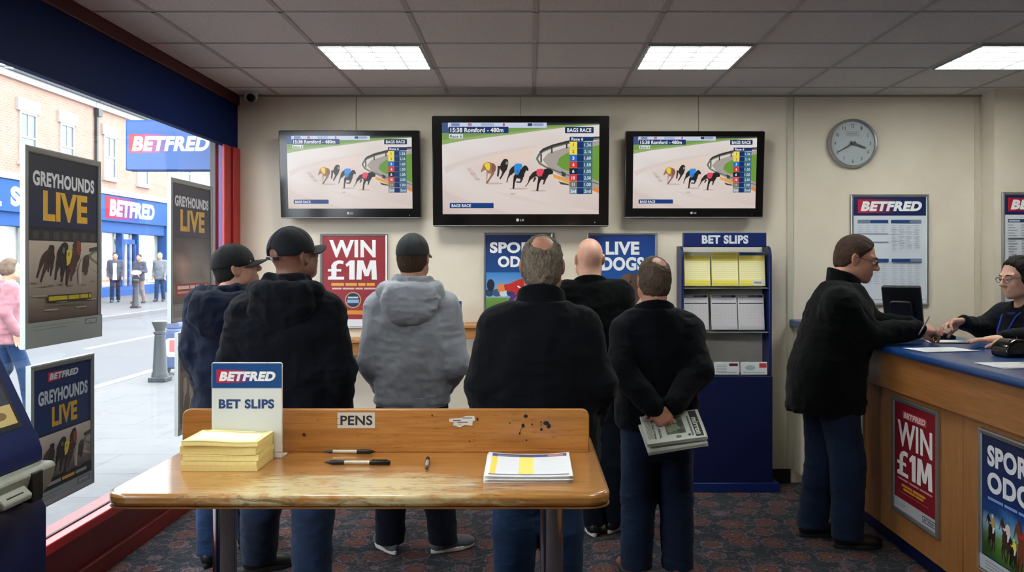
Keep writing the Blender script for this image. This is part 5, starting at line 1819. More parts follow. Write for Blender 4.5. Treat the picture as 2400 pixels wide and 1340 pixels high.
def vnoise(x, y, z):
    """periodic value noise, 0..1"""
    xi, yi, zi = np.floor(x).astype(int), np.floor(y).astype(int), np.floor(z).astype(int)
    fx, fy, fz = x - xi, y - yi, z - zi
    fx, fy, fz = fx * fx * (3 - 2 * fx), fy * fy * (3 - 2 * fy), fz * fz * (3 - 2 * fz)
    g = lambda a, b, c: _LAT[(xi + a) & 31, (yi + b) & 31, (zi + c) & 31]
    l = lambda a, b, t: a + (b - a) * t
    return l(l(l(g(0, 0, 0), g(1, 0, 0), fx), l(g(0, 1, 0), g(1, 1, 0), fx), fy), l(l(g(0, 0, 1), g(1, 0, 1), fx), l(g(0, 1, 1), g(1, 1, 1), fx), fy), fz)


class Sdf:
    def __init__(s, lo, hi, vox):
        s.v = vox * VOX
        s.lo = np.array(lo, float)
        n = np.ceil((np.array(hi) - s.lo) / s.v).astype(int) + 2
        s.ax = [(s.lo[i] + s.v * np.arange(n[i])).astype(np.float32) for i in range(3)]
        s.F = np.full(n, 1.0, np.float32)

    def _sl(s, lo, hi, m):
        sl, co = [], []
        for i in range(3):
            a = int(np.searchsorted(s.ax[i], lo[i] - m)); b = int(np.searchsorted(s.ax[i], hi[i] + m))
            sl.append(slice(a, b))
            sh = [1, 1, 1]; sh[i] = -1
            co.append(s.ax[i][a:b].reshape(sh))
        return tuple(sl), co

    def op(s, fn, lo, hi, k=0.0, how='u'):
        sl, (X, Y, Z) = s._sl(lo, hi, k + 4 * s.v)
        if any(q.stop <= q.start for q in sl):
            return s
        d = fn(X, Y, Z)
        A = s.F[sl]
        s.F[sl] = smin(A, d, k) if how == 'u' else smax(A, -d, k)
        return s

    def seg(s, a, b, ra, rb=None, k=0.0, how='u', flat=None):
        """rounded tapered bar; flat = (axis, factor) squashes the section along a world axis"""
        rb = ra if rb is None else rb
        a, b = np.array(a, float), np.array(b, float)
        R = max(ra, rb)
        sc = np.ones(3)
        if flat:
            sc[flat[0]] = 1 / flat[1]
        d = (b - a) * sc
        L = max(float(d @ d), 1e-9)
        def fn(X, Y, Z):
            px, py, pz = (X - a[0]) * sc[0], (Y - a[1]) * sc[1], (Z - a[2]) * sc[2]
            t = np.clip((px * d[0] + py * d[1] + pz * d[2]) / L, 0, 1)
            return (np.sqrt((px - t * d[0]) ** 2 + (py - t * d[1]) ** 2 + (pz - t * d[2]) ** 2) - (ra + (rb - ra) * t)) / sc.max()
        return s.op(fn, np.minimum(a, b) - R, np.maximum(a, b) + R, k, how)

    def chain(s, pts, rs, k=0.0, how='u', flat=None):
        for i in range(len(pts) - 1):
            s.seg(pts[i], pts[i + 1], rs[i], rs[i + 1], k, how, flat)
        return s

    def ell(s, c, r, k=0.0, how='u', rot=None):
        c, r = np.array(c, float), np.array(r, float)
        Rm = np.array(Euler(rot).to_matrix().transposed()) if rot else np.eye(3)
        def fn(X, Y, Z):
            x, y, z = X - c[0], Y - c[1], Z - c[2]
            u = Rm[0][0] * x + Rm[0][1] * y + Rm[0][2] * z
            v = Rm[1][0] * x + Rm[1][1] * y + Rm[1][2] * z
            w = Rm[2][0] * x + Rm[2][1] * y + Rm[2][2] * z
            k0 = np.sqrt((u / r[0]) ** 2 + (v / r[1]) ** 2 + (w / r[2]) ** 2)
            k1 = np.sqrt((u / r[0] ** 2) ** 2 + (v / r[1] ** 2) ** 2 + (w / r[2] ** 2) ** 2)
            return k0 * (k0 - 1) / np.maximum(k1, 1e-6)
        R = r.max() if rot else r
        return s.op(fn, c - R, c + R, k, how)

    def loft(s, lev, k=0.0, how='u', p=2.3, cap=.02):
        """stacked oval sections [(z, cx, cy, rx, ry)]"""
        L = np.array(sorted(lev), float)
        zz = np.linspace(L[0, 0], L[-1, 0], 160)
        ker = np.exp(-np.linspace(-2, 2, 17) ** 2); ker /= ker.sum()
        cur = []
        for i in range(1, 5):
            q = np.interp(zz, L[:, 0], L[:, i])
            q = np.convolve(np.pad(q, 8, mode='reflect', reflect_type='odd'), ker, 'valid')
            cur.append(q)
        def fn(X, Y, Z):
            z = np.clip(Z, L[0, 0], L[-1, 0])
            cx, cy, rx, ry = [np.interp(z, zz, q).astype(np.float32) for q in cur]
            a = (np.abs((X - cx) / rx) ** p + np.abs((Y - cy) / ry) ** p) ** (1 / p)
            d = (a - 1) * np.minimum(rx, ry)
            return smax(d, np.maximum(L[0, 0] - Z, Z - L[-1, 0]) + 0 * X, cap)
        rx, ry = L[:, 3].max(), L[:, 4].max()
        lo = (L[:, 1].min() - rx, L[:, 2].min() - ry, L[0, 0]); hi = (L[:, 1].max() + rx, L[:, 2].max() + ry, L[-1, 0])
        return s.op(fn, np.array(lo), np.array(hi), k, how)

    def cut(s, n, o, k=0.0):
        """keep the side of the plane through o that n points away from"""
        n = np.array(n, float); n /= np.linalg.norm(n)
        X, Y, Z = s.ax[0][:, None, None], s.ax[1][None, :, None], s.ax[2][None, None, :]
        d = ((X - o[0]) * n[0] + (Y - o[1]) * n[1] + (Z - o[2]) * n[2]).astype(np.float32)
        s.F = smax(s.F, np.broadcast_to(d, s.F.shape), k)
        return s

    def cutfn(s, fn, k=0.0):
        X, Y, Z = s.ax[0][:, None, None], s.ax[1][None, :, None], s.ax[2][None, None, :]
        s.F = smax(s.F, np.broadcast_to(fn(X, Y, Z).astype(np.float32), s.F.shape), k)
        return s

    def folds(s, amp, f=(7, 7, 9), ridge=True, off=0.0):
        """cloth creases: ridged noise pressed into the surface band"""
        idx = np.nonzero(np.abs(s.F) < amp * 3 + 3 * s.v)
        x, y, z = (s.ax[i][idx[i]] for i in range(3))
        w = vnoise(x * 4 + off, y * 4, z * 4 + 3.3) - .5
        n = vnoise(x * f[0] + off + w * 1.6, y * f[1] + 7.7 + w, z * f[2] + w * 1.8)
        n2 = vnoise(x * f[0] * 2.1 + off, y * f[1] * 2.1 + 1.7, z * f[2] * 2.1 + w * 3)
        if ridge:
            n = 1 - np.abs(2 * n - 1) * 1.6
            n2 = 1 - np.abs(2 * n2 - 1) * 1.6
        s.F[idx] -= amp * (n * .75 + n2 * .35 - .25)
        return s

    def mesh(s):
        g = openvdb.FloatGrid(1.0)
        g.copyFromArray(np.ascontiguousarray(s.F))
        pts, quads = g.convertToQuads(0.0)
        pts = np.array(pts, float) * s.v + s.lo
        return pts, np.array(quads)


def xf(pts, m):
    M = np.array(m)
    return pts @ M[:3, :3].T + M[:3, 3]


def mesh_obj(name, pieces, mat, parent):
    """join (points, quads) pieces into one smooth mesh object"""
    vs, fs, b = [], [], 0
    for p, q in pieces:
        vs.append(p); fs.append(q + b); b += len(p)
    V, Q = np.concatenate(vs), np.concatenate(fs)
    # outward winding: signed volume
    a, b_, c, d = (V[Q[:, i]] for i in range(4))
    vol = np.einsum('ij,ij->i', a, np.cross(b_, c)).sum() + np.einsum('ij,ij->i', a, np.cross(c, d)).sum()
    if vol < 0:
        Q = Q[:, ::-1]
    me = bpy.data.meshes.new(name)
    me.vertices.add(len(V)); me.vertices.foreach_set('co', V.astype(np.float32).ravel())
    me.loops.add(Q.size); me.loops.foreach_set('vertex_index', Q.astype(np.int32).ravel())
    me.polygons.add(len(Q)); me.polygons.foreach_set('loop_start', np.arange(0, Q.size, 4, dtype=np.int32))
    me.update(calc_edges=True)
    me.polygons.foreach_set('use_smooth', np.ones(len(Q), bool))
    me.validate()
    return link(name, me, mat, parent)


# ---- head, in its own space: origin between the ears, face towards +y
def head_piece(neck, vox=.0042, female=False):
    nb = np.array(neck, float)
    s = Sdf((-.1, min(-.13, nb[1] - .075), min(-.2, nb[2] - .02)), (.1, .14, .135), vox)
    s.ell((0, -.014, .028), (.074, .096, .09))
    s.ell((0, .024, -.03), (.061, .07, .082), .03)
    s.ell((0, .04, -.073), (.047, .044, .036), .03)
    s.ell((0, .072, -.094), (.02, .018, .018), .025)
    for q in (-1, 1):
        s.ell((q * .036, .062, -.03), (.025, .022, .028), .02)
        s.ell((q * .052, .015, -.065), (.02, .035, .03), .03)
        s.ell((q * .033, .1, .002), (.016, .014, .011), .014, 's')
        s.seg((q * .05, .07, .024), (q * .018, .084, .022), .0065, .007, .02)
        s.ell((q * .011, .101, -.03), (.0095, .011, .008), .008)
        s.seg((q * .02, .0935, .0095), (q * .046, .086, .0065), .0048, .0048, .004)
        # ear with hollow
        s.ell((q * .078, -.008, -.004), (.011, .021, .033), .008, rot=(.2, 0, q * .35))
        s.ell((q * .088, -.003, -.002), (.008, .011, .02), .006, 's', rot=(.2, 0, q * .35))
    s.seg((0, .088, .014), (0, .112, -.024), .0075, .0125, .012)
    s.seg((-.02, .09, -.058), (.02, .09, -.058), .0065, .0065, .008)
    s.seg((-.017, .088, -.068), (.017, .088, -.068), .0075, .0075, .008)
    s.seg((-.021, .101, -.063), (.021, .101, -.063), .0022, .0022, .004, 's')
    rn = .05 if female else .06
    s.seg((0, -.025, -.05), nb, rn, rn + .004, .03)
    return s.mesh()


def hair_piece(kind, vox=.0045):
    s = Sdf((-.12, -.17, -.2), (.12, .13, .15), vox)
    t = {'crop': .0055, 'short': .009, 'tied': .008, 'fringe': .006, 'under': .004}[kind]
    s.ell((0, -.014, .028), (.074 + t, .096 + t, .09 + t))
    s.ell((0, -.03, -.03), (.066 + t, .07 + t, .06 + t), .03)
    if kind == 'tied':
        s.ell((0, -.03, .0), (.08 + t * .5, .085, .09), .02)
    zs = [-.2, -.07, -.03, .0, .03, .062, .09, .13]

    ys = [-.06, -.05, -.022, .012, .03, .058, .07, .1] if kind != 'tied' else [-.03, .0, .02, .03, .036, .05, .066, .1]
    s.cutfn(lambda X, Y, Z: (Y - np.interp(Z, zs, ys)) * .8, .02 if kind in ('tied', 'short') else .008)
    s.cutfn(lambda X, Y, Z: (-.074 - Z) + 0 * X, .008)
    # room for the ears
    for q in (-1, 1):
        if kind != 'tied':
            s.ell((q * .085, .002, -.012), (.016, .022, .034), .006, 's')
        else:
            s.ell((q * .07, -.01, -.01), (.026, .04, .045), .015)
    s.folds(.0045 if kind == 'tied' else .003, (70, 8, 45) if kind in ('tied', 'short') else (45, 45, 30), off=2.2)
    if kind == 'tied':
        s.ell((0, -.135, .0), (.042, .036, .042), .012)
    return s


def bald_spot(s, c, r):
    s.ell(c, r, .045, 's')
    return s


def cap_parts(parent, mat, M, back_gap=True):
    s = Sdf((-.12, -.15, -.05), (.12, .15, .16), .0045)
    s.ell((0, -.012, .03), (.087, .11, .104))
    s.cutfn(lambda X, Y, Z: (.012 - .12 * (Y + .01) - Z) * 1.0 + 0 * X, .006)
    if back_gap:
        s.ell((0, -.13, .035), (.036, .05, .026), .006, 's')
        s.ell((0, -.004, -.0), (.076, .095, .08), .002, 's')
    p, q = s.mesh()
    o = mesh_obj('cap', [(xf(p, M), q)], mat, parent)
    # button, seams, visor and strap
    m = MB().lathe([(0, .128), (.007, .129), (.006, .134), (0, .1355)], 14, c=(0, -.012, .0))
    for k in range(6):
        a = k * PI / 3
        pts = []
        for j in range(9):
            t = j / 8 * 1.35
            pts.append((.0868 * math.sin(t) * math.sin(a) * 1.002, -.012 + .1102 * math.sin(t) * math.cos(a), .03 + .1042 * math.cos(t)))
        m.tube(pts, .0014, 6)
    b = m.build('cap_seam', mat, o)
    b.data.transform(M)
    def visor(u, v):
        a = (u - .5) * 2 * 1.12
        x = .086 * math.sin(a)
        y = -.012 + .109 * math.cos(a)
        L = .07 * max(0, math.cos(a * 1.1)) ** .6
        y2 = y + v * L
        return (x * (1 + .06 * v), y2, .02 - 3.4 * x * x - (.1 + 14 * x * x) * v * L)
    b = MB().grid(visor, 20, 6).build('visor', mat, o, solid=.004)
    b.data.transform(M)
    if back_gap:
        pts = []
        for j in range(9):
            a = PI + (j / 8 - .5) * .9
            pts.append((.088 * math.sin(a), -.012 + .111 * math.cos(a), .018))
        b = MB().tube(pts, .0065, 8).build('strap', mat, o)
        b.data.transform(M)
        b = MB().box(.012, .026, -.132, -.126, .01, .026).build('buckle', 'alu_dark', o, bevel=.001)
        b.data.transform(M)
    return o


def glasses(parent, M, mat='dark_grey'):
    m = MB()
    for q in (-1, 1):
        pts = [(q * .034 + .023 * math.cos(a), .106 - .006 * abs(q * .034 + .023 * math.cos(a)) / .05, .001 + .016 * math.sin(a)) for a in [2 * PI * k / 20 for k in range(21)]]
        m.tube(pts, .0016, 6, cap=False)
        m.tube([(q * .057, .101, .006), (q * .072, .09, .008), (q * .08, .03, .008), (q * .081, -.012, .004), (q * .08, -.024, -.012)], .0015, 6)
    m.tube([(-.011, .106, .004), (0, .11, .007), (.011, .106, .004)], .0015, 6)
    o = m.build('glasses', mat, parent)
    o.data.transform(M)
    return o


def eyes(parent, M):
    for q in (-1, 1):
        m = MB().lathe([(0, -.0118), (.008, -.0085), (.0115, 0), (.008, .0085), (.0062, .0104), (.006, .0105), (.0028, .0116), (0, .0118)], 16, 'y', c=(q * .032, .0822, .0))
        for f in m.b.faces:
            y = f.calc_center_median().y - .0822
            f.material_index = 1 if y > .0103 else 0
        o = m.build('eye', ['white', 'dark_grey'], parent)
        o.data.transform(M)


# ---- hand: wrist at the origin, fingers along +y, palm towards -z, thumb on the +x side (mirrored by side = -1)
def hand_piece(curl=(.5, .55, .6, .65), thumb=.3, side=1, spread=.05, vox=.0026, lift=0.0):
    s = Sdf((-.085, -.05, -.13), (.095, .21, .06), vox)
    s.seg((0, -.05, 0), (0, .012, 0), .025, .026, flat=(2, .75))
    s.chain([(-.028, .03, 0), (-.03, .085, -.002)], [.0165, .0145], .012)
    s.chain([(-.01, .03, 0), (-.011, .09, .001)], [.017, .0145], .012)
    s.chain([(.01, .03, 0), (.01, .092, .001)], [.017, .0145], .012)
    s.chain([(.024, .03, -.001), (.029, .088, 0)], [.017, .0145], .012)
    s.seg((0, .0, 0), (0, .05, -.002), .024, .02, .02, flat=(2, .7))
    base = [(.03, .088, .0), (.0105, .094, .002), (-.0105, .091, .001), (-.03, .083, -.002)]
    Ls = [(.042, .025, .02), (.046, .029, .021), (.042, .027, .021), (.033, .02, .018)]
    for i in range(4):
        p = np.array(base[i], float)
        ang = -lift
        yaw = (1.5 - i) * spread
        pts, rs = [p.copy()], [.0098]
        for j, L in enumerate(Ls[i]):
            ang += curl[i] * (1.0, 1.15, .8)[j]
            d = np.array([math.sin(yaw) * math.cos(ang), math.cos(yaw) * math.cos(ang), -math.sin(ang)])
            p = p + d * L
            pts.append(p.copy()); rs.append((.0088, .008, .0068)[j] * (.9 if i == 3 else 1))
        s.chain(pts, rs, .003)
    # thumb from the side of the palm near its base
    t = thumb
    a = np.array([.022, .022, -.006]); d1 = np.array([.62 - .3 * t, .72, -.18 - .5 * t]); d1 /= np.linalg.norm(d1)
    d2 = np.array([.3 - .45 * t, .88, -.22 - .55 * t]); d2 /= np.linalg.norm(d2)
    b = a + d1 * .045; c = b + d2 * .033; e = c + (d2 + np.array([-.15 * t, 0, -.2 * t])) * .024
    s.chain([a, b], [.0165, .0115], .012)
    s.chain([b, c, e], [.0108, .0096, .0078], .003)
    p, q = s.mesh()
    if side < 0:
        p = p * np.array([-1, 1, 1]); q = q[:, ::-1]
    return p, q


def aim(origin, direction, palm):
    """matrix placing a hand: +y along direction, -z towards palm"""
    y = Vector(direction).normalized()
    z = -Vector(palm)
    z = (z - y * z.dot(y)).normalized()
    x = y.cross(z)
    m = Matrix((x, y, z)).transposed().to_4x4()
    m.translation = Vector(origin)
    return m


def shoe(parent, ankle, yaw, mat, sole_mat, name='shoe', L=.285):
    """ankle (x, y) in the wearer's space, toe towards +y turned by yaw"""
    s = Sdf((-.07, -.11, .0), (.07, .23, .13), .005)
    s.ell((0, -.03, .05), (.036, .05, .05))
    s.ell((0, .06, .042), (.043, .09, .038), .03)
    s.ell((0, .13, .036), (.043, .06, .03), .03)
    s.seg((0, -.02, .06), (0, -.025, .11), .036, .034, .02)
    s.cutfn(lambda X, Y, Z: (.02 - Z) + 0 * X, .004)
    s.cutfn(lambda X, Y, Z: (Z - .105) + 0 * X, .004)
    M = Matrix.Translation((ankle[0], ankle[1], 0)) @ Matrix.Rotation(yaw, 4, 'Z') @ Matrix.Diagonal((1, L / .285, 1, 1))
    p, q = s.mesh()
    o = mesh_obj(name, [(xf(p, M), q)], mat, parent)
    pts = []
    for k in range(28):
        a = 2 * PI * k / 28
        y = .056 + .135 * math.cos(a)
        w = .043 - .008 * math.cos(a * 2) * .4 - .006 * (math.cos(a) < -.2)
        pts.append((w * math.sin(a) * (1.02 if math.cos(a) > 0 else .92), y))
    b = MB().prism(pts, .002, .027, 'z').build('sole', sole_mat, o, bevel=.006)
    b.data.transform(M)
    m = MB()
    for k in range(4):
        y = .055 + k * .02
        z = .083 - k * .0065
        m.tube([(-.02, y, z - .006), (0, y + .003, z), (.02, y, z - .006)], .0025, 6)
    b = m.build('laces', sole_mat, o)
    b.data.transform(M)
    return o


def person(label, loc, heading, spec, group=None):
    """spec points (x, y, z) are in the wearer's space: feet at z = 0, facing +y, +x to their right"""
    r = thing('person', label, 'person', loc, heading, group)
    S = dict(vox=.0075, neck=(0, -.005, 1.47), head=(0, .025, 1.63), yaw=0.0, pitch=0.0, roll=0.0, hs=1.0, skin='skin', female=False)
    S.update(spec)
    nv = S['vox']
    inv = Matrix.Rotation(-heading, 3, 'Z')
    base = Vector(loc)
    def T(p):
        """accept ('w', px, py, d): a photo pixel and distance, or plain local coordinates"""
        if isinstance(p, Vector):
            return np.array(inv @ (p - base))
        return np.array(p, float)
    H = Matrix.Translation(Vector(T(S['head']))) @ Euler((S['pitch'], S['roll'], S['yaw'])).to_matrix().to_4x4() @ Matrix.Scale(S['hs'], 4)
    nb = T(S['neck'])
    sh = [T(p) for p in S['shoulder']]; el = [T(p) for p in S['elbow']]; wr = [T(p) for p in S['wrist']]
    an = [T(p) for p in S['ankle']]; kn = [T(p) for p in S['knee']]; hp = [T(p) for p in S['hip']]
    ar = S.get('arm_r', (.07, .062, .05))
    # ---- body: one skin mesh
    lev = [(z, cx, cy, rx * .8, ry * .8) for z, cx, cy, rx, ry in S['torso']]
    allp = np.array(sh + el + wr + an + kn + hp + [nb])
    lo, hi = allp.min(0) - .16, allp.max(0) + .16
    lo[2] = -.02
    s = Sdf(lo, hi, .013)
    s.loft(lev, p=2.1, cap=.04)
    s.seg((lev[-1][1], lev[-1][2], lev[-1][0] - .06), nb, .06, .055, .04)
    for i in (0, 1):
        s.seg(hp[i], kn[i], .075, .05, .03); s.seg(kn[i], an[i], .05, .038, .02)
        s.seg(an[i], an[i] + np.array([0, .06, -.03]), .03, .028, .02)
        s.seg((lev[-1][1], lev[-1][2], sh[i][2]), sh[i], .05, .045, .03)
        s.seg(sh[i], el[i], .045, .037, .03); s.seg(el[i], wr[i], .037, .026, .02)
    pieces = [s.mesh()]
    nl = H.inverted() @ Vector(nb)
    p, q = head_piece(nl, S.get('hvox', .0042), S['female'])
    pieces.append((xf(p, H), q))
    for i, hd in enumerate(S.get('hands', (None, None))):
        if hd is None:
            hd = dict(dir=(0, .15, -1), palm=(1 if i == 0 else -1, 0, 0), curl=(.4, .42, .45, .48))
        M = aim(wr[i], hd['dir'], hd['palm']) if 'M' not in hd else hd['M']
        if 'at' in hd:
            M.translation = Vector(T(hd['at']))
        p, q = hand_piece(hd.get('curl', (.5,) * 4), hd.get('thumb', .3), 1 if i == 0 else -1, hd.get('spread', .05), S.get('handvox', .0032), hd.get('lift', 0))
        pieces.append((xf(p, M), q))
    mesh_obj('body', pieces, S['skin'], r)
    eyes(r, H)
    # ---- trousers
    tp = S.get('trouser_top', 1.0)
    lo = np.minimum(np.minimum(an[0], an[1]), np.minimum(hp[0], hp[1])) - .17
    hi = np.maximum(np.maximum(an[0], an[1]), np.maximum(hp[0], hp[1])) + .17
    lo[2] = -.02; hi[2] = tp + .06
    s = Sdf(lo, hi, nv * 1.1)
    hc = (hp[0] + hp[1]) / 2
    lr = S.get('leg_r', (.095, .078, .07))
    w = np.linalg.norm((hp[0] - hp[1])[:2]) / 2 + lr[0] * .92
    wx, wy = S.get('pelvis', (w, .125))
    s.loft([(hc[2] - .1, hc[0], hc[1], wx * .92, wy * .9), (hc[2], hc[0], hc[1], wx, wy), (tp, hc[0], hc[1], wx * .95, wy * .92)], p=2.4)
    for i in (0, 1):
        s.seg(hp[i], kn[i], lr[0], lr[1], .03)
        s.seg(kn[i], an[i] + np.array([0, 0, -.03]), lr[1], lr[2], .02)
    s.folds(.006, (6, 6, 13), off=S.get('seed', 1) * 3.1)
    s.folds(.004, (14, 14, 26), off=S.get('seed', 1) * 1.3)
    s.cutfn(lambda X, Y, Z: (S.get('cuff', .055) - Z) + 0 * X, .004)
    p, q = s.mesh()
    mesh_obj('trousers', [(p, q)], S['trousers'], r)
    # ---- shoes
    for i in (0, 1):
        a = an[i]
        yw = S.get('toes', (-.15, .15))[i]
        shoe(r, (a[0], a[1]), yw, S.get('shoe', 'shoe_black'), S.get('sole', 'rubber'))
    # ---- upper garment
    lo, hi = np.array(sh + el + wr).min(0) - .17, np.array(sh + el + wr).max(0) + .17
    T0 = S['torso']
    lo = np.minimum(lo, np.array([min(t[1] - t[3] for t in T0) - .05, min(t[2] - t[4] for t in T0) - .06, T0[0][0] - .03]))
    hi = np.maximum(hi, np.array([max(t[1] + t[3] for t in T0) + .05, max(t[2] + t[4] for t in T0) + .06, nb[2] + .16]))
    s = Sdf(lo, hi, nv)
    s.loft(T0, p=S.get('p', 2.35), cap=.03)
    top = T0[-1]
    for i in (0, 1):
        c = np.array([top[1], top[2], 0]); c[2] = nb[2] - .025
        c = c * .75 + nb * .25; c[2] = nb[2] - .068
        s.seg(c, sh[i], .075, ar[0] * .98, .06)
        s.seg(sh[i], el[i], ar[0], ar[1], S.get('sh_k', .045))
        s.seg(el[i], wr[i], ar[1] * 1.02, ar[2], .02)
    fo = S.get('folds', .007) * 1.35
    s.folds(fo, S.get('fold_f', (6, 6, 8)), off=S.get('seed', 1) * 2.7)
    s.folds(fo * .55, (13, 13, 20), off=S.get('seed', 1) * 5.1)
    # open neck, flat hem
    s.seg(nb + np.array([0, 0, .0]), nb + np.array([0, .01, .2]), .062, .075, .012, 's')
    hem = T0[0][0]
    s.cutfn(lambda X, Y, Z: np.where((np.abs(X - T0[0][1]) < T0[0][3] + .02), hem + .004 - Z, -1.0) + 0 * Y, .0)
    p, q = s.mesh()
    top_o = mesh_obj(S.get('garment', 'jacket'), [(p, q)], S['top'], r)
    kind = S.get('neckwear', 'collar')
    if kind in ('collar', 'polo'):
        s = Sdf(nb - np.array([.18, .18, .12]), nb + np.array([.18, .18, .13]), .005)
        hgt = S.get('collar_h', .055)
        f_ = .84 if S['female'] else 1.0
        ring = lambda g: [(nb[2] - .085, nb[0], nb[1] + .005, .135 * f_ - g, .105 * f_ - g), (nb[2] - .03, nb[0], nb[1] + .003, .106 * f_ - g, .092 * f_ - g), (nb[2] + hgt + .03, nb[0], nb[1] + .006, .083 * f_ - g, .08 * f_ - g)]
        s.loft(ring(0), p=2.0, cap=.004)
        s.loft([(z_ + (.03 if i_ == 2 else -.02 if i_ == 0 else 0), a_, b_, c_, d_) for i_, (z_, a_, b_, c_, d_) in enumerate(ring(.0135))], p=2.0, cap=.004, how='s')
        s.cut((0, .42, 1), nb + np.array([0, -.08, hgt - .015]), .01)
        s.seg(nb + np.array([0, .07, -.02]), nb + np.array([0, .16, .1]), .012, .05, .008, 's')
        s.folds(.004, (9, 9, 7), off=S.get('seed', 1))
        mesh_obj('collar', [s.mesh()], S.get('collar_mat', S['top']), top_o)
    elif kind == 'hood':
        s = Sdf(nb - np.array([.25, .27, .26]), nb + np.array([.25, .2, .16]), .006)
        hw = S.get('hood_w', .135)
        o = nb - np.array([0, 0, .03])
        arc = [o + np.array(v) for v in ((-.07, .085, -.03), (-hw * .86, .03, .004), (-hw * .93, -.05, .0), (-hw * .62, -.115, .0), (0, -.135, .005), (hw * .62, -.115, .0), (hw * .93, -.05, .0), (hw * .86, .03, .004), (.07, .085, -.03))]
        s.chain(arc, [.028, .04, .046, .044, .042, .044, .046, .04, .028], .02)
        arc2 = [o + np.array(v) for v in ((-.062, .05, .02), (-.088, 0, .045), (-.07, -.06, .055), (0, -.085, .05), (.07, -.06, .055), (.088, 0, .045), (.062, .05, .02))]
        s.chain(arc2, [.02, .024, .025, .025, .025, .024, .02], .015)
        s.ell(o + np.array([0, -.125, -.07]), (hw * 1.08, .062, .085), .04)
        s.ell(o + np.array([0, -.13, -.11]), (hw * .7, .05, .075), .04)
        s.folds(.011, (8, 8, 13), off=S.get('seed', 1) * 1.9)
        s.folds(.006, (15, 15, 24), off=S.get('seed', 1) * 2.9)
        mesh_obj('hood', [s.mesh()], S['top'], top_o)
    # ---- ribs of a sweatshirt
    if S.get('rib'):
        z0, cx, cy, rx, ry = T0[0]
        m = MB()
        pts = lambda z, g: [(cx + (rx + g) * math.copysign(abs(math.cos(t)) ** (2 / 2.3), math.cos(t)), cy + (ry + g) * math.copysign(abs(math.sin(t)) ** (2 / 2.3), math.sin(t)), z) for t in [2 * PI * k / 48 for k in range(48)]]
        rows = [[m.b.verts.new(v) for v in pts(z, g)] for z, g in ((z0 - .004, -.012), (z0 - .004, .0), (z0 + .05, .005), (z0 + .06, -.004))]
        for a_, b_ in zip(rows, rows[1:]):
            for k in range(48):
                m.b.faces.new((a_[k], a_[(k + 1) % 48], b_[(k + 1) % 48], b_[k]))
        m.build('hem_band', S['top'], top_o)
    # ---- hair and headgear
    if S.get('hair'):
        kind, mat, spot = S['hair']
        s = hair_piece(kind)
        if spot:
            bald_spot(s, *spot)
            s.folds(.005, (60, 60, 60), off=1.1)
        p, q = s.mesh()
        mesh_obj('hair', [(xf(p, H), q)], mat, r)
        for g in (-1, 1):
            b = MB().tube([(g * .016, .0945, .0235), (g * .032, .0925, .0285), (g * .05, .08, .024)], [.002, .0032, .0016], 8).build('eyebrow', mat, r)
            b.data.transform(H)
    if S.get('cap'):
        cap_parts(r, S['cap'], H, S.get('cap_gap', True))
    if S.get('glasses'):
        glasses(r, H, S['glasses'])
    return r, H


def torso(cx, cy, hem, hem_w, hem_d, waist_w, waist_d, chest_w, chest_d, sh_w, zt, lean=0.0, zw=1.02, zc=1.27):
    """jacket sections from the hem to the shoulder line"""
    f = lambda z: lean * (z - hem)
    return [(hem, cx, cy, hem_w, hem_d), (hem + .1, cx, cy + f(hem + .1), hem_w * 1.0, hem_d), (zw, cx, cy + f(zw), waist_w, waist_d), (zc, cx, cy + f(zc), chest_w, chest_d),
            (zt - .1, cx, cy + f(zt - .1), sh_w, chest_d * .9), (zt, cx, cy + f(zt), sh_w * .62, chest_d * .6)]


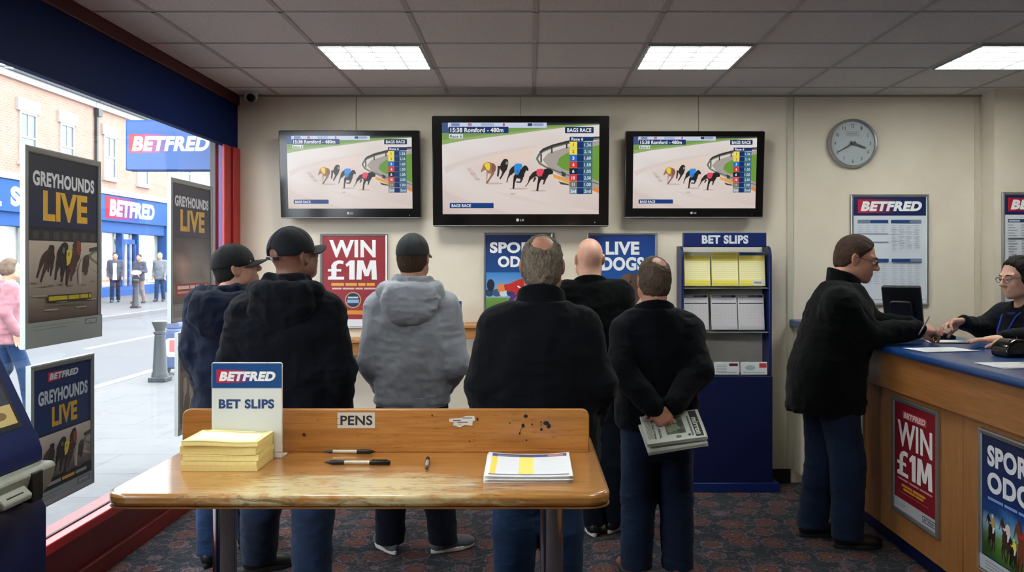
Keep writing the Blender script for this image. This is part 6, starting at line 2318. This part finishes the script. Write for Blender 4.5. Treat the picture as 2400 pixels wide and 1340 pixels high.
def people_mats():
    def skin(name, a, b):
        t = NT(name)
        n = t.noise(t.coord(), 22, 4)
        f = t.noise(t.coord(), 180, 2)
        MAT[name] = t.pbr(t.ramp(n, [(.3, a), (.7, b)]), .5, 0, .4, bump=f, bump_d=.0008, sub=.15)
    skin('skin', rgb(166, 118, 96), rgb(186, 138, 114))
    skin('skin_ruddy', rgb(172, 118, 96), rgb(194, 142, 118))
    skin('skin_pale', rgb(204, 154, 130), rgb(218, 172, 150))
    skin('skin_brown_shaded', rgb(108, 72, 58), rgb(130, 90, 74))  # brown skin, darkened further to hold the shade on the face
    MAT['red_shaded'] = plain('shaded_red_trim', rgb(72, 13, 11), .5, 0, .3, nscale=12)  # red of the window head, darkened so its shade sits in the colour
    def hair(name, a, b):
        t = NT(name)
        n = t.noise(t.coord(scale=(1, 1, .14)), 330, 3, .7)
        n2 = t.noise(t.coord(), 18, 3)
        MAT[name] = t.pbr(t.ramp(t.math('ADD', t.math('MULTIPLY', n, .7), t.math('MULTIPLY', n2, .3)), [(.35, a), (.65, b)]), .7, 0, .2, bump=n, bump_d=.004)
    hair('hair_grey', rgb(52, 44, 38), rgb(150, 138, 122))
    hair('hair_brown_grey', rgb(46, 38, 32), rgb(120, 102, 86))
    hair('hair_dark', rgb(14, 11, 10), rgb(34, 27, 24))
    hair('hair_brown', rgb(40, 28, 22), rgb(84, 62, 48))
    hair('hair_blonde', rgb(150, 120, 90), rgb(200, 180, 150))
    MAT['navy_parka'] = fabric('navy_parka_cloth', rgb(8, 14, 30), rgb(14, 24, 46), .85, spec=.1)
    MAT['black_parka'] = fabric('black_parka_cloth', rgb(5, 7, 13), rgb(9, 12, 22), .85, spec=.08)
    MAT['hoodie_grey'] = fabric('grey_marl_jersey', rgb(138, 142, 150), rgb(164, 168, 175), .95, 500, .3, spec=.15)
    MAT['navy_jacket'] = fabric('navy_jacket_cloth', rgb(5, 7, 12), rgb(9, 12, 20), .8, spec=.08)
    MAT['dark_coat'] = fabric('dark_coat_cloth', rgb(5, 7, 8), rgb(9, 11, 12), .9, spec=.06)
    MAT['navy_top'] = fabric('navy_knit', rgb(7, 9, 17), rgb(11, 14, 26), .9, spec=.1)
    MAT['collar_blue'] = fabric('blue_collar_cloth', rgb(28, 32, 88), rgb(36, 42, 104), .8)
    MAT['lanyard_blue'] = fabric('blue_ribbon', rgb(36, 58, 150), rgb(44, 70, 170), .6)
    MAT['cap_navy'] = fabric('navy_cap_cloth', rgb(10, 12, 20), rgb(17, 20, 30), .8)
    MAT['cap_black'] = fabric('black_cap_cloth', rgb(12, 13, 15), rgb(20, 22, 25), .8)
    MAT['cap_grey'] = fabric('charcoal_cap_cloth', rgb(40, 43, 44), rgb(54, 57, 58), .85)
    MAT['jean_blue'] = denim('blue_denim', rgb(18, 37, 64), rgb(30, 55, 90))
    MAT['jean_mid'] = denim('dark_blue_denim', rgb(12, 24, 45), rgb(22, 40, 66))
    MAT['jean_dark'] = denim('navy_denim', rgb(8, 13, 25), rgb(15, 23, 40))
    MAT['shoe_black'] = plain('black_leather', rgb(24, 23, 24), .45, nscale=60)
    MAT['shoe_grey'] = plain('grey_trainer_mesh', rgb(96, 100, 106), .8, nscale=300, bump=.001)
    MAT['sole_white'] = plain('white_rubber_sole', rgb(212, 210, 206), .6)
    MAT['bag_blue'] = fabric('blue_bag_cloth', rgb(62, 74, 106), rgb(76, 88, 120), .8)
    MAT['pink_cloth'] = fabric('pink_cloth', rgb(126, 84, 92), rgb(148, 106, 112), .9)
    MAT['grey_cloth'] = fabric('grey_cloth', rgb(92, 95, 102), rgb(112, 116, 122), .9)
    MAT['mid_cloth'] = fabric('dark_grey_cloth', rgb(50, 54, 66), rgb(72, 76, 88), .9)
    MAT['tan_cloth'] = fabric('tan_cloth', rgb(108, 92, 85), rgb(124, 108, 100), .9)
    MAT['white_cloth'] = fabric('white_cloth', rgb(206, 206, 210), rgb(226, 226, 230), .9)
    MAT['pen_clear'] = plain('clear_pen_plastic', rgb(190, 184, 166), .25, 0, .6)


def people():
    people_mats()
    # 1 --- man in the navy parka by the window, face turned to the screens
    b = P(548, 1320, 4.5); b.z = 0
    W = lambda px, py, d: P(px, py, d)
    h = -.25
    d = 4.5
    person('man in navy hooded parka and black cap standing closest to the window', (b.x, d, 0), h, dict(
        head=W(554, 630, d + .03), yaw=-.95, pitch=.24, neck=W(540, 690, d - .01), hs=1.03, seed=1,
        shoulder=(W(630, 710, d - .03), W(476, 712, d + .03)), elbow=(W(640, 830, d + .06), W(455, 826, d + .0)), wrist=(W(625, 900, d + .25), W(482, 908, d + .24)),
        torso=torso(-.0, 0, .7, .2, .15, .205, .15, .215, .15, .19, 1.46), arm_r=(.078, .07, .055),
        hip=(W(580, 960, d), W(510, 960, d)), knee=(W(584, 1110, d + .16), W(500, 1120, d + .02)), ankle=(W(586, 1262, d + .28), W(494, 1286, d)),
        leg_r=(.1, .082, .07), trousers='jean_blue', top='navy_parka', neckwear='hood', hood_w=.15, hair=('under', 'hair_dark', None), cap='cap_black', cap_gap=False, skin='skin',
        shoe='shoe_black', sole='rubber', toes=(-.3, .2), folds=.009))
    # 2 --- big man in the black parka
    d = 4.1
    b = P(675, 0, d)
    person('broad man in black hooded parka and navy cap behind the slip holder', (b.x, d, 0), 0.0, dict(
        head=W(690, 600, d + .02), yaw=-.66, pitch=.24, neck=W(676, 668, d), hs=1.1, seed=2,
        shoulder=(W(760, 735, d), W(584, 735, d)), elbow=(W(790, 870, d - .03), W(548, 870, d - .03)), wrist=(W(788, 985, d + .06), W(552, 985, d + .06)),
        torso=torso(0, 0, .66, .265, .17, .25, .17, .245, .17, .2, 1.47), arm_r=(.09, .085, .066), vox=.007,
        hip=(W(722, 990, d), W(632, 990, d)), knee=(W(735, 1190, d - .06), W(612, 1180, d + .1)), ankle=(W(728, 1372, d - .12), W(606, 1290, d + .3)),
        leg_r=(.115, .095, .085), trousers='jean_mid', top='black_parka', neckwear='hood', hood_w=.14, cap='cap_navy', skin='skin_brown_shaded',
        shoe='shoe_black', sole='rubber', toes=(-.1, -1.05), folds=.009))
    # 3 --- grey hoodie, hands in the front pocket
    d = 4.67
    b = P(966, 0, d)
    person('man in grey hooded sweatshirt and charcoal cap, hands in front pocket', (b.x, d, 0), 0.0, dict(
        head=W(969, 604, d + .03), yaw=-.16, pitch=.1, neck=W(967, 668, d), hs=1.03, seed=3,
        shoulder=(W(1044, 722, d), W(890, 722, d)), elbow=(W(1066, 850, d - .02), W(872, 850, d - .02)), wrist=(W(1042, 905, d + .17), W(896, 905, d + .17)),
        torso=torso(0, 0, .815, .195, .135, .2, .14, .21, .14, .185, 1.47), arm_r=(.076, .07, .055), vox=.007,
        hip=(W(1004, 960, d), W(930, 960, d)), knee=(W(1024, 1120, d), W(918, 1120, d)), ankle=(W(1040, 1258, d + .02), W(914, 1258, d + .02)),
        leg_r=(.1, .085, .075), trousers='jean_dark', top='hoodie_grey', garment='hoodie', neckwear='hood', hood_w=.14, hair=('crop', 'hair_brown', None), cap='cap_grey', cap_gap=False, skin='skin',
        hands=(dict(dir=(-.7, .7, -.2), palm=(0, -1, -.2), curl=(.4,) * 4), dict(dir=(.7, .7, -.2), palm=(0, -1, -.2), curl=(.4,) * 4)), shoe='shoe_grey', sole='sole_white', toes=(-1.0, .55), folds=.008, rib=True))
    # 4 --- dark jacket, greying with a bald crown, closest to the table
    d = 3.6
    b = P(1262, 0, d)
    person('man in dark jacket with greying hair and bald crown, at the table behind the coupons', (b.x, d, 0), 0.0, dict(
        head=W(1271, 622, d + .03), yaw=-.08, pitch=.12, neck=W(1268, 694, d), hs=1.08, seed=4, skin='skin_ruddy',
        shoulder=(W(1358, 770, d), W(1174, 770, d)), elbow=(W(1398, 900, d - .02), W(1140, 900, d - .02)), wrist=(W(1372, 1000, d + .2), W(1146, 1005, d + .16)),
        torso=torso(0, 0, .72, .255, .165, .245, .165,   .24, .165, .19, 1.405, zw=1.0, zc=1.22), arm_r=(.085, .082, .066), vox=.0065,
        hip=(W(1304, 1060, d), W(1218, 1060, d)), knee=(W(1316, 1240, d), W(1206, 1240, d)), ankle=(W(1318, 1440, d + .02), W(1204, 1440, d + .02)), trouser_top=.95,
        leg_r=(.105, .09, .08), trousers='jean_blue', top='navy_jacket', neckwear='collar', collar_h=.072, hair=('crop', 'hair_grey', ((.012, -.075, .126), (.046, .05, .04))), folds=.007))
    # 5 --- bald man further back
    d = 5.0
    b = P(1400, 0, d)
    person('bald man in black jacket standing at the back before the dogs poster', (b.x, d, 0), 0.0, dict(
        head=W(1381, 606, d + .03), yaw=.1, pitch=.1, neck=W(1384, 658, d), hs=1.02, seed=5, skin='skin_pale',
        shoulder=(W(1452, 690, d), W(1330, 690, d)), elbow=(W(1462, 800, d - .02), W(1318, 800, d - .02)), wrist=(W(1456, 880, d + .1), W(1326, 880, d + .1)),
        torso=torso(0, 0, .74, .2, .14, .195, .14, .195, .14, .165, 1.46), arm_r=(.072, .066, .052),
        hip=(W(1430, 940, d), W(1376, 940, d)), knee=(W(1432, 1080, d), W(1378, 1080, d)), ankle=(W(1438, 1205, d + .05), W(1388, 1218, d)),
        leg_r=(.095, .08, .07), trousers='jean_dark', top='dark_coat', neckwear='collar', collar_h=.055, shoe='shoe_black', sole='sole_white', toes=(-.5, .1)))
    # 6 --- shorter man holding newspapers behind his back
    d = 4.3
    b = P(1540, 0, d)
    hm = lambda px, py, dd: W(px, py, dd)
    r6, _ = person('shorter man in navy jacket holding folded newspapers behind his back', (b.x, d, 0), 0.0, dict(
        head=W(1532, 656, d + .03), yaw=.12, pitch=.14, neck=W(1534, 716, d), hs=1.0, seed=6, skin='skin_ruddy',
        shoulder=(W(1610, 774, d), W(1470, 774, d)), elbow=(W(1636, 868, d - .12), W(1456, 868, d - .12)), wrist=(W(1580, 944, d - .245), W(1530, 952, d - .255)),
        torso=torso(0, 0, .76, .205, .145, .2, .15, .205, .15, .18, 1.34, zw=.95, zc=1.15), arm_r=(.075, .068, .05), vox=.0065, handvox=.0026,
        hip=(W(1576, 1020, d), W(1504, 1020, d)), knee=(W(1584, 1160, d), W(1496, 1160, d)), ankle=(W(1588, 1308, d), W(1492, 1304, d)), trouser_top=.9,
        leg_r=(.098, .084, .076), trousers='jean_mid', top='navy_jacket', neckwear='collar', collar_h=.05, hair=('crop', 'hair_brown_grey', ((.03, -.066, .13), (.042, .045, .036))),
        shoe='shoe_brown', sole='rubber', toes=(-.15, .35),
        hands=(dict(dir=(-.85, -.3, -.45), palm=(0, 1, -.2), curl=(.6, .62, .66, .7), thumb=.6), dict(dir=(.55, -.25, -.62), palm=(.1, .9, -.6), curl=(.28, .45, .6, .7), thumb=.35, spread=.02))))
    newspapers(d)
    # 7 --- customer at the counter
    d = 4.85
    b = P(1948, 0, d)
    person('man in long dark coat and glasses leaning on the serving counter', (b.x - .008, d, 0), -1.5, dict(
        head=W(2008, 606, d + .01), yaw=-.4, pitch=-.26, neck=W(1974, 660, d), hs=1.08, seed=7, skin='skin_ruddy',
        shoulder=(W(1972, 715, d - .17), W(1994, 705, d + .17)), elbow=(W(2032, 783, d - .2), W(2050, 762, d + .2)), wrist=(W(2146, 772, d - .12), W(2132, 761, d + .1)),
        torso=[(.74, -.0, -.03, .21, .205), (.85, 0, -.025, .215, .205), (1.0, 0, -.015, .215, .2), (1.2, 0, .035, .21, .185), (1.36, 0, .06, .2, .16), (1.46, 0, .065, .14, .1)], sh_k=.09, arm_r=(.078, .066, .05), vox=.007, handvox=.003,
        hip=((.09, -.01, .88), (-.09, -.01, .88)), knee=((.1, .06, .48), (-.1, -.0, .48)), ankle=((.1, .06, .09), (-.11, -.06, .09)), trouser_top=.95, pelvis=(.17, .15),
        leg_r=(.108, .092, .082), trousers='jean_mid', top='dark_coat', garment='coat', neckwear='collar', collar_h=.1, hair=('short', 'hair_brown', None), glasses='dark_grey',
        hands=(dict(dir=(.05, 1, .05), palm=(-.5, .1, -.8), curl=(.62, .7, .75, .8), thumb=.75), dict(dir=(.1, 1, -.1), palm=(0, 0, -1), curl=(.5, .55, .6, .6), thumb=.5)), toes=(-.1, .1)))
    # 8 --- cashier behind the counter
    d = 4.8
    c = P(2400, 650, d)
    r8, H8 = person('cashier in navy top with blue lanyard and glasses behind the counter', (c.x + .05, d + .02, 0), 1.62, dict(
        head=W(2386, 650, d), yaw=.12, pitch=-.16, neck=W(2402, 712, d + .02), hs=.97, seed=8, skin='skin_pale', female=True,
        shoulder=(W(2352, 738, d + .17), W(2448, 742, d - .14)), elbow=(W(2300, 768, d + .12), W(2440, 786, d - .22)), wrist=(W(2258, 756, d + .0), W(2356, 793, d - .28)),
        torso=[(.8, 0, 0, .19, .13), (.95, 0, 0, .175, .13), (1.1, 0, .01, .175, .14), (1.2, 0, .02, .175, .145), (1.28, 0, .01, .155, .11), (1.35, 0, 0, .09, .06)], arm_r=(.06, .052, .04), vox=.006, handvox=.0026,
        hip=((.085, 0, .82), (-.085, 0, .82)), knee=((.09, .03, .45), (-.09, .03, .45)), ankle=((.09, 0, .08), (-.09, 0, .08)), trouser_top=.9,
        leg_r=(.09, .07, .06), trousers='jean_dark', top='navy_top', garment='knitted_top', neckwear='polo', collar_h=.035, collar_mat='collar_blue', hair=('tied', 'hair_dark', None), glasses='dark_grey', folds=.005,
        hands=(dict(dir=(-.15, .9, -.02), palm=(-.5, .0, -.8), curl=(.4, .45, .5, .55), thumb=.7), dict(dir=(.3, .9, -.08), palm=(0, 0, -1), curl=(.15, .16, .18, .2), thumb=.1, spread=.08, lift=.2))))
    # pen in the customer's hand, coin between the cashier's fingers
    a, b = P(2158, 776, 4.66), P(2178, 742, 4.7)
    o = MB().tube([a - (b - a) * .25, a, b], [.0012, .004, .004], 10).build('held_pen', 'alu', None)
    tag(o, 'slim silver pen held by the customer at the counter', 'pen')
    c = P(2222, 774, 4.68)
    o = MB().lathe([(0, -.001), (.008, -.001), (.008, .001), (0, .001)], 20, 'y').build('coin', 'white', None, loc=c)
    tag(o, 'small bright coin under the cashier fingertips', 'coin')
    lan = MB()
    f = lambda x, y, z: (x, y, z)
    for q in (-1, 1):
        pts = [(q * .07, .0, 1.375), (q * .074, .06, 1.345), (q * .062, .128, 1.285), (q * .044, .166, 1.2), (q * .018, .174, 1.11), (0, .172, 1.06)]
        lan.tube(pts, .0055, 8)
    lan.build('lanyard', 'lanyard_blue', r8)
    MB().box(-.02, .02, .168, .174, 1.0, 1.058).build('lanyard_badge', 'white', r8, bevel=.002)
    q = Pic()
    q.text('BETFRED', -.045, -.009, .045, .009, rgb(216, 216, 220), .045, .22, flip=True)
    o = q.build('badge_print', r8, y=0)
    o.rotation_euler = (-.1, 0, PI - .4)
    o.location = (-.1, .158, 1.215)

    # ---- pedestrians outside
    def walker(label, x, y, heading, ht, spec, step=.14):
        k = ht / 1.75
        z = lambda *a: tuple(v * k for v in a)
        S = dict(vox=.016, hvox=.007, handvox=.005, head=z(0, .025, 1.63), neck=z(0, -.005, 1.47), hs=k,
                 shoulder=(z(.18, 0, 1.42), z(-.18, 0, 1.42)), elbow=(z(.23, -.06, 1.14), z(-.23, .0, 1.14)), wrist=(z(.22, .06, .92), z(-.22, .12, .92)),
                 torso=[tuple(v * k for v in t) for t in torso(0, 0, .78, .19, .13, .18, .125, .195, .13, .17, 1.46)], arm_r=(.066 * k, .058 * k, .046 * k),
                 hip=(z(.085, 0, .92), z(-.085, 0, .92)), knee=(z(.09, step * .7, .5), z(-.09, -.02, .5)), ankle=(z(.09, step, .09), z(-.09, -step, .09)), trouser_top=.98 * k, leg_r=(.09 * k, .072 * k, .062 * k))
        S.update(spec)
        return person(label, (x, y, G), heading, S, 'pedestrians in the street')
    c = P(270, 0, 30.6)
    r, _ = walker('pedestrian in open dark jacket over white shirt across the street', c.x, 30.6, PI + .35, 1.78, dict(trousers='jean_mid', top='mid_cloth', hair=('short', 'hair_dark', None), neckwear='collar', seed=11))
    MB().prism([(-.07, .8), (.07, .8), (.05, 1.1), (.06, 1.4), (-.06, 1.4), (-.05, 1.1)], .13, .152, 'y').build('shirt_front', 'white_cloth', r, bevel=.006)
    c = P(327, 0, 30.0)
    r, _ = walker('pedestrian in dark grey jacket carrying a white bundle, behind the far bollard', c.x, 30.0, PI - .2, 1.72, dict(trousers='tan_cloth', top='mid_cloth', hair=('short', 'hair_brown', None), neckwear='collar', seed=12, elbow=((.24, -.02, 1.12), (-.24, -.02, 1.12)), wrist=((.1, .2, 1.08), (-.1, .2, 1.08))))
    tag(MB().prism(ell(0, 0, .17, .085, 16), -.06, .06, 'y').build('cloth_bundle', 'white_cloth', None, bevel=.03, loc=(c.x + .02, 30.0 - .3, G + 1.07)), 'white bundle held by the pedestrian behind the far bollard', 'bundle')
    c = P(375, 0, 31.2)
    walker('pedestrian in pale grey top and blue jeans beyond the far bollard', c.x, 31.2, PI, 1.78, dict(trousers='jean_blue', top='grey_cloth', hair=('crop', 'hair_blonde', None), neckwear='collar', seed=13), .1)
    c = P(20, 0, 8.4)
    walker('passer-by in pink top and dark denim close outside the window', c.x, 8.4, -.9, 1.52, dict(trousers='jean_blue', top='pink_cloth', hair=('tied', 'hair_brown_grey', None), neckwear='collar', seed=14, vox=.01, hvox=.005), .2)


def newspapers(d):
    """two folded newspapers pinched under the man's hands, front page upwards"""
    y0 = d - .36
    # page corners measured on the photograph, at the depth of his hands
    A, B, C, D = P(1495, 976, d - .2), P(1632, 962, d - .2), P(1662, 1024, d - .4), P(1522, 1038, d - .4)
    ctr = (A + B + C + D) / 4
    xdir = ((B - A) + (C - D)).normalized()
    ydir = ((A - D) + (B - C))
    w, h = ((B - A).length + (C - D).length) / 2, ((A - D).length + (B - C).length) / 2
    z = xdir.cross(ydir).normalized()
    yd = z.cross(xdir)
    M = Matrix((xdir, yd, z)).transposed().to_4x4()
    M.translation = ctr
    for i, (dz, a, lab) in enumerate(((-.03, .05, 'folded newspaper underneath the front one behind the man back'), (0, 0, 'folded newspaper with large photograph held behind the man back'))):
        r = thing('newspaper', lab, 'newspaper', (0, 0, 0), 0, 'newspapers held behind the back')
        r.matrix_world = M @ Matrix.Translation((-.006 * (1 - i), -.015 * (1 - i), dz)) @ Matrix.Rotation(a, 4, 'Z')
        for k in range(3):
            cur = lambda x, y, k=k: -.0045 * k + .006 * math.sin(2.2 * x / w + .3) - .02 * (y / h) ** 2 * (y < 0) - .0015 * k * (y < 0)
            MB().grid(lambda u, v: ((u - .5) * w, (v - .5) * h, cur((u - .5) * w, (v - .5) * h)), 14, 8).build('page', 'news', r, solid=.0022)
        # the fold along the outer edge
        MB().tube([((u / 10 - .5) * w, h / 2 - .001, -.005 + .006 * math.sin(2.2 * (u / 10 - .5) + .3)) for u in range(11)], .006, 8).build('fold', 'news', r)
        if i == 1:
            q = Pic()
            ink, mid = rgb(58, 60, 56), rgb(104, 108, 98)
            cur0 = lambda x, y: .006 * math.sin(2.2 * x / w + .3) - .02 * (y / h) ** 2 * (y < 0)
            U = lambda u, v: ((u - .5) * w, (v - .5) * h)
            def quad(u0, v0, u1, v1, c, n=5):
                k0 = q.k
                for a_ in range(n):
                    for b_ in range(n):
                        q.k = k0
                        x0, y0_ = U(u0 + (u1 - u0) * a_ / n, v0 + (v1 - v0) * b_ / n)
                        x1, y1_ = U(u0 + (u1 - u0) * (a_ + 1) / n, v0 + (v1 - v0) * (b_ + 1) / n)
                        q.rect(x0, y0_, x1, y1_, c)
            def column(txt, u0, u1, v0, v1, c, bold=.03):
                # lettering that runs across the page, seen sideways by us
                vs, fs = text_mesh(txt, bold)
                ax, bx = min(v[0] for v in vs), max(v[0] for v in vs); ay, by = min(v[1] for v in vs), max(v[1] for v in vs)
                out = []
                for x, y in vs:
                    a_, b_ = (x - ax) / (bx - ax), (y - ay) / (by - ay)
                    out.append(U(u0 + b_ * (u1 - u0), v1 + a_ * (v0 - v1)))
                q._add(out, fs, c)
            quad(.015, .015, .985, .985, rgb(190, 192, 182), 8)
            quad(.82, .06, .95, .97, ink)
            column('mirror', .835, .93, .12, .72, rgb(196, 198, 190), .04)
            quad(.76, .1, .79, .8, mid)
            quad(.36, .22, .68, .82, mid)
            for ex, ey, ra, rb, c in ((.42, .66, .05, .1, rgb(66, 70, 62)), (.53, .44, .09, .12, rgb(122, 138, 122)), (.62, .58, .05, .16, rgb(72, 78, 68)), (.43, .38, .05, .1, rgb(140, 134, 112)), (.6, .3, .07, .07, rgb(84, 92, 80))):
                q.poly([U(*p_) for p_ in ell(ex, ey, ra, rb, 14)], c)
            column('RACING SPECIAL', .23, .27, .12, .86, ink)
            column('TIPS AND FORM', .145, .18, .14, .86, ink)
            for k in range(4):
                quad(.05 + k * .022, .14, .057 + k * .022, .84, mid)
            quad(.5, .08, .58, .15, mid); quad(.7, .1, .74, .16, ink)
            o = q.build('front_page_print', r, y=0, mat='print_matt', plane='xy')
            for v in o.data.vertices:
                v.co.z += .0016 + cur0(v.co.x, v.co.y)
# ------------------------------------------------------------------ camera, light, assembly
def world_and_camera():
    cam = bpy.data.cameras.new('camera')
    cam.sensor_width = 36
    cam.lens = F_PX / 2400 * 36
    cam.shift_x = -(VX - 1200) / 2400
    cam.shift_y = (VY - 670) / 2400
    cam.clip_end = 300
    cam.clip_start = .05
    cam.dof.use_dof = True
    cam.dof.focus_distance = 3.6
    cam.dof.aperture_fstop = 9.0
    co = bpy.data.objects.new('camera', cam)
    COL.objects.link(co)
    co.location = (0, 0, EYE)
    co.rotation_euler = (PI / 2, 0, 0)
    SC.camera = co

    w = bpy.data.worlds.new('overcast')
    SC.world = w
    w.use_nodes = True
    t = w.node_tree
    t.nodes.clear()
    out = t.nodes.new('ShaderNodeOutputWorld')
    bg = t.nodes.new('ShaderNodeBackground')
    tc = t.nodes.new('ShaderNodeTexCoord')
    sp = t.nodes.new('ShaderNodeSeparateXYZ')
    rp = t.nodes.new('ShaderNodeValToRGB')
    rp.color_ramp.elements[0].position = .0
    rp.color_ramp.elements[0].color = (.82, .86, .92, 1)
    rp.color_ramp.elements[1].position = .6
    rp.color_ramp.elements[1].color = (.9, .95, 1.0, 1)
    t.links.new(tc.outputs['Generated'], sp.inputs[0])
    t.links.new(sp.outputs['Z'], rp.inputs['Fac'])
    t.links.new(rp.outputs['Color'], bg.inputs['Color'])
    bg.inputs['Strength'].default_value = SKY_E
    t.links.new(bg.outputs[0], out.inputs[0])

    SC.view_settings.view_transform = 'Standard'
    SC.view_settings.look = 'None'
    SC.view_settings.gamma = 1
    SC.view_settings.use_curve_mapping = False
    SC.view_settings.exposure = EXPO
    SC.cycles.use_denoising = True
    SC.cycles.max_bounces = 8
    SC.cycles.diffuse_bounces = 4
    SC.cycles.glossy_bounces = 3
    SC.cycles.transmission_bounces = 4
    SC.cycles.transparent_max_bounces = 12
    SC.cycles.sample_clamp_indirect = 8
    SC.cycles.caustics_reflective = False
    SC.cycles.caustics_refractive = False


SKY_E = 9.5
EXPO = 0.0


def main():
    mats()
    MAT['shoe_brown'] = plain('brown_leather', rgb(92, 60, 48), .5, nscale=60)
    world_and_camera()
    wood_mats()
    people_mats()
    room()
    wall_things()
    window_posters()
    street()
    table()
    on_table()
    slip_stand()
    counter()
    counter_things()
    betting_terminal()
    people()


main()
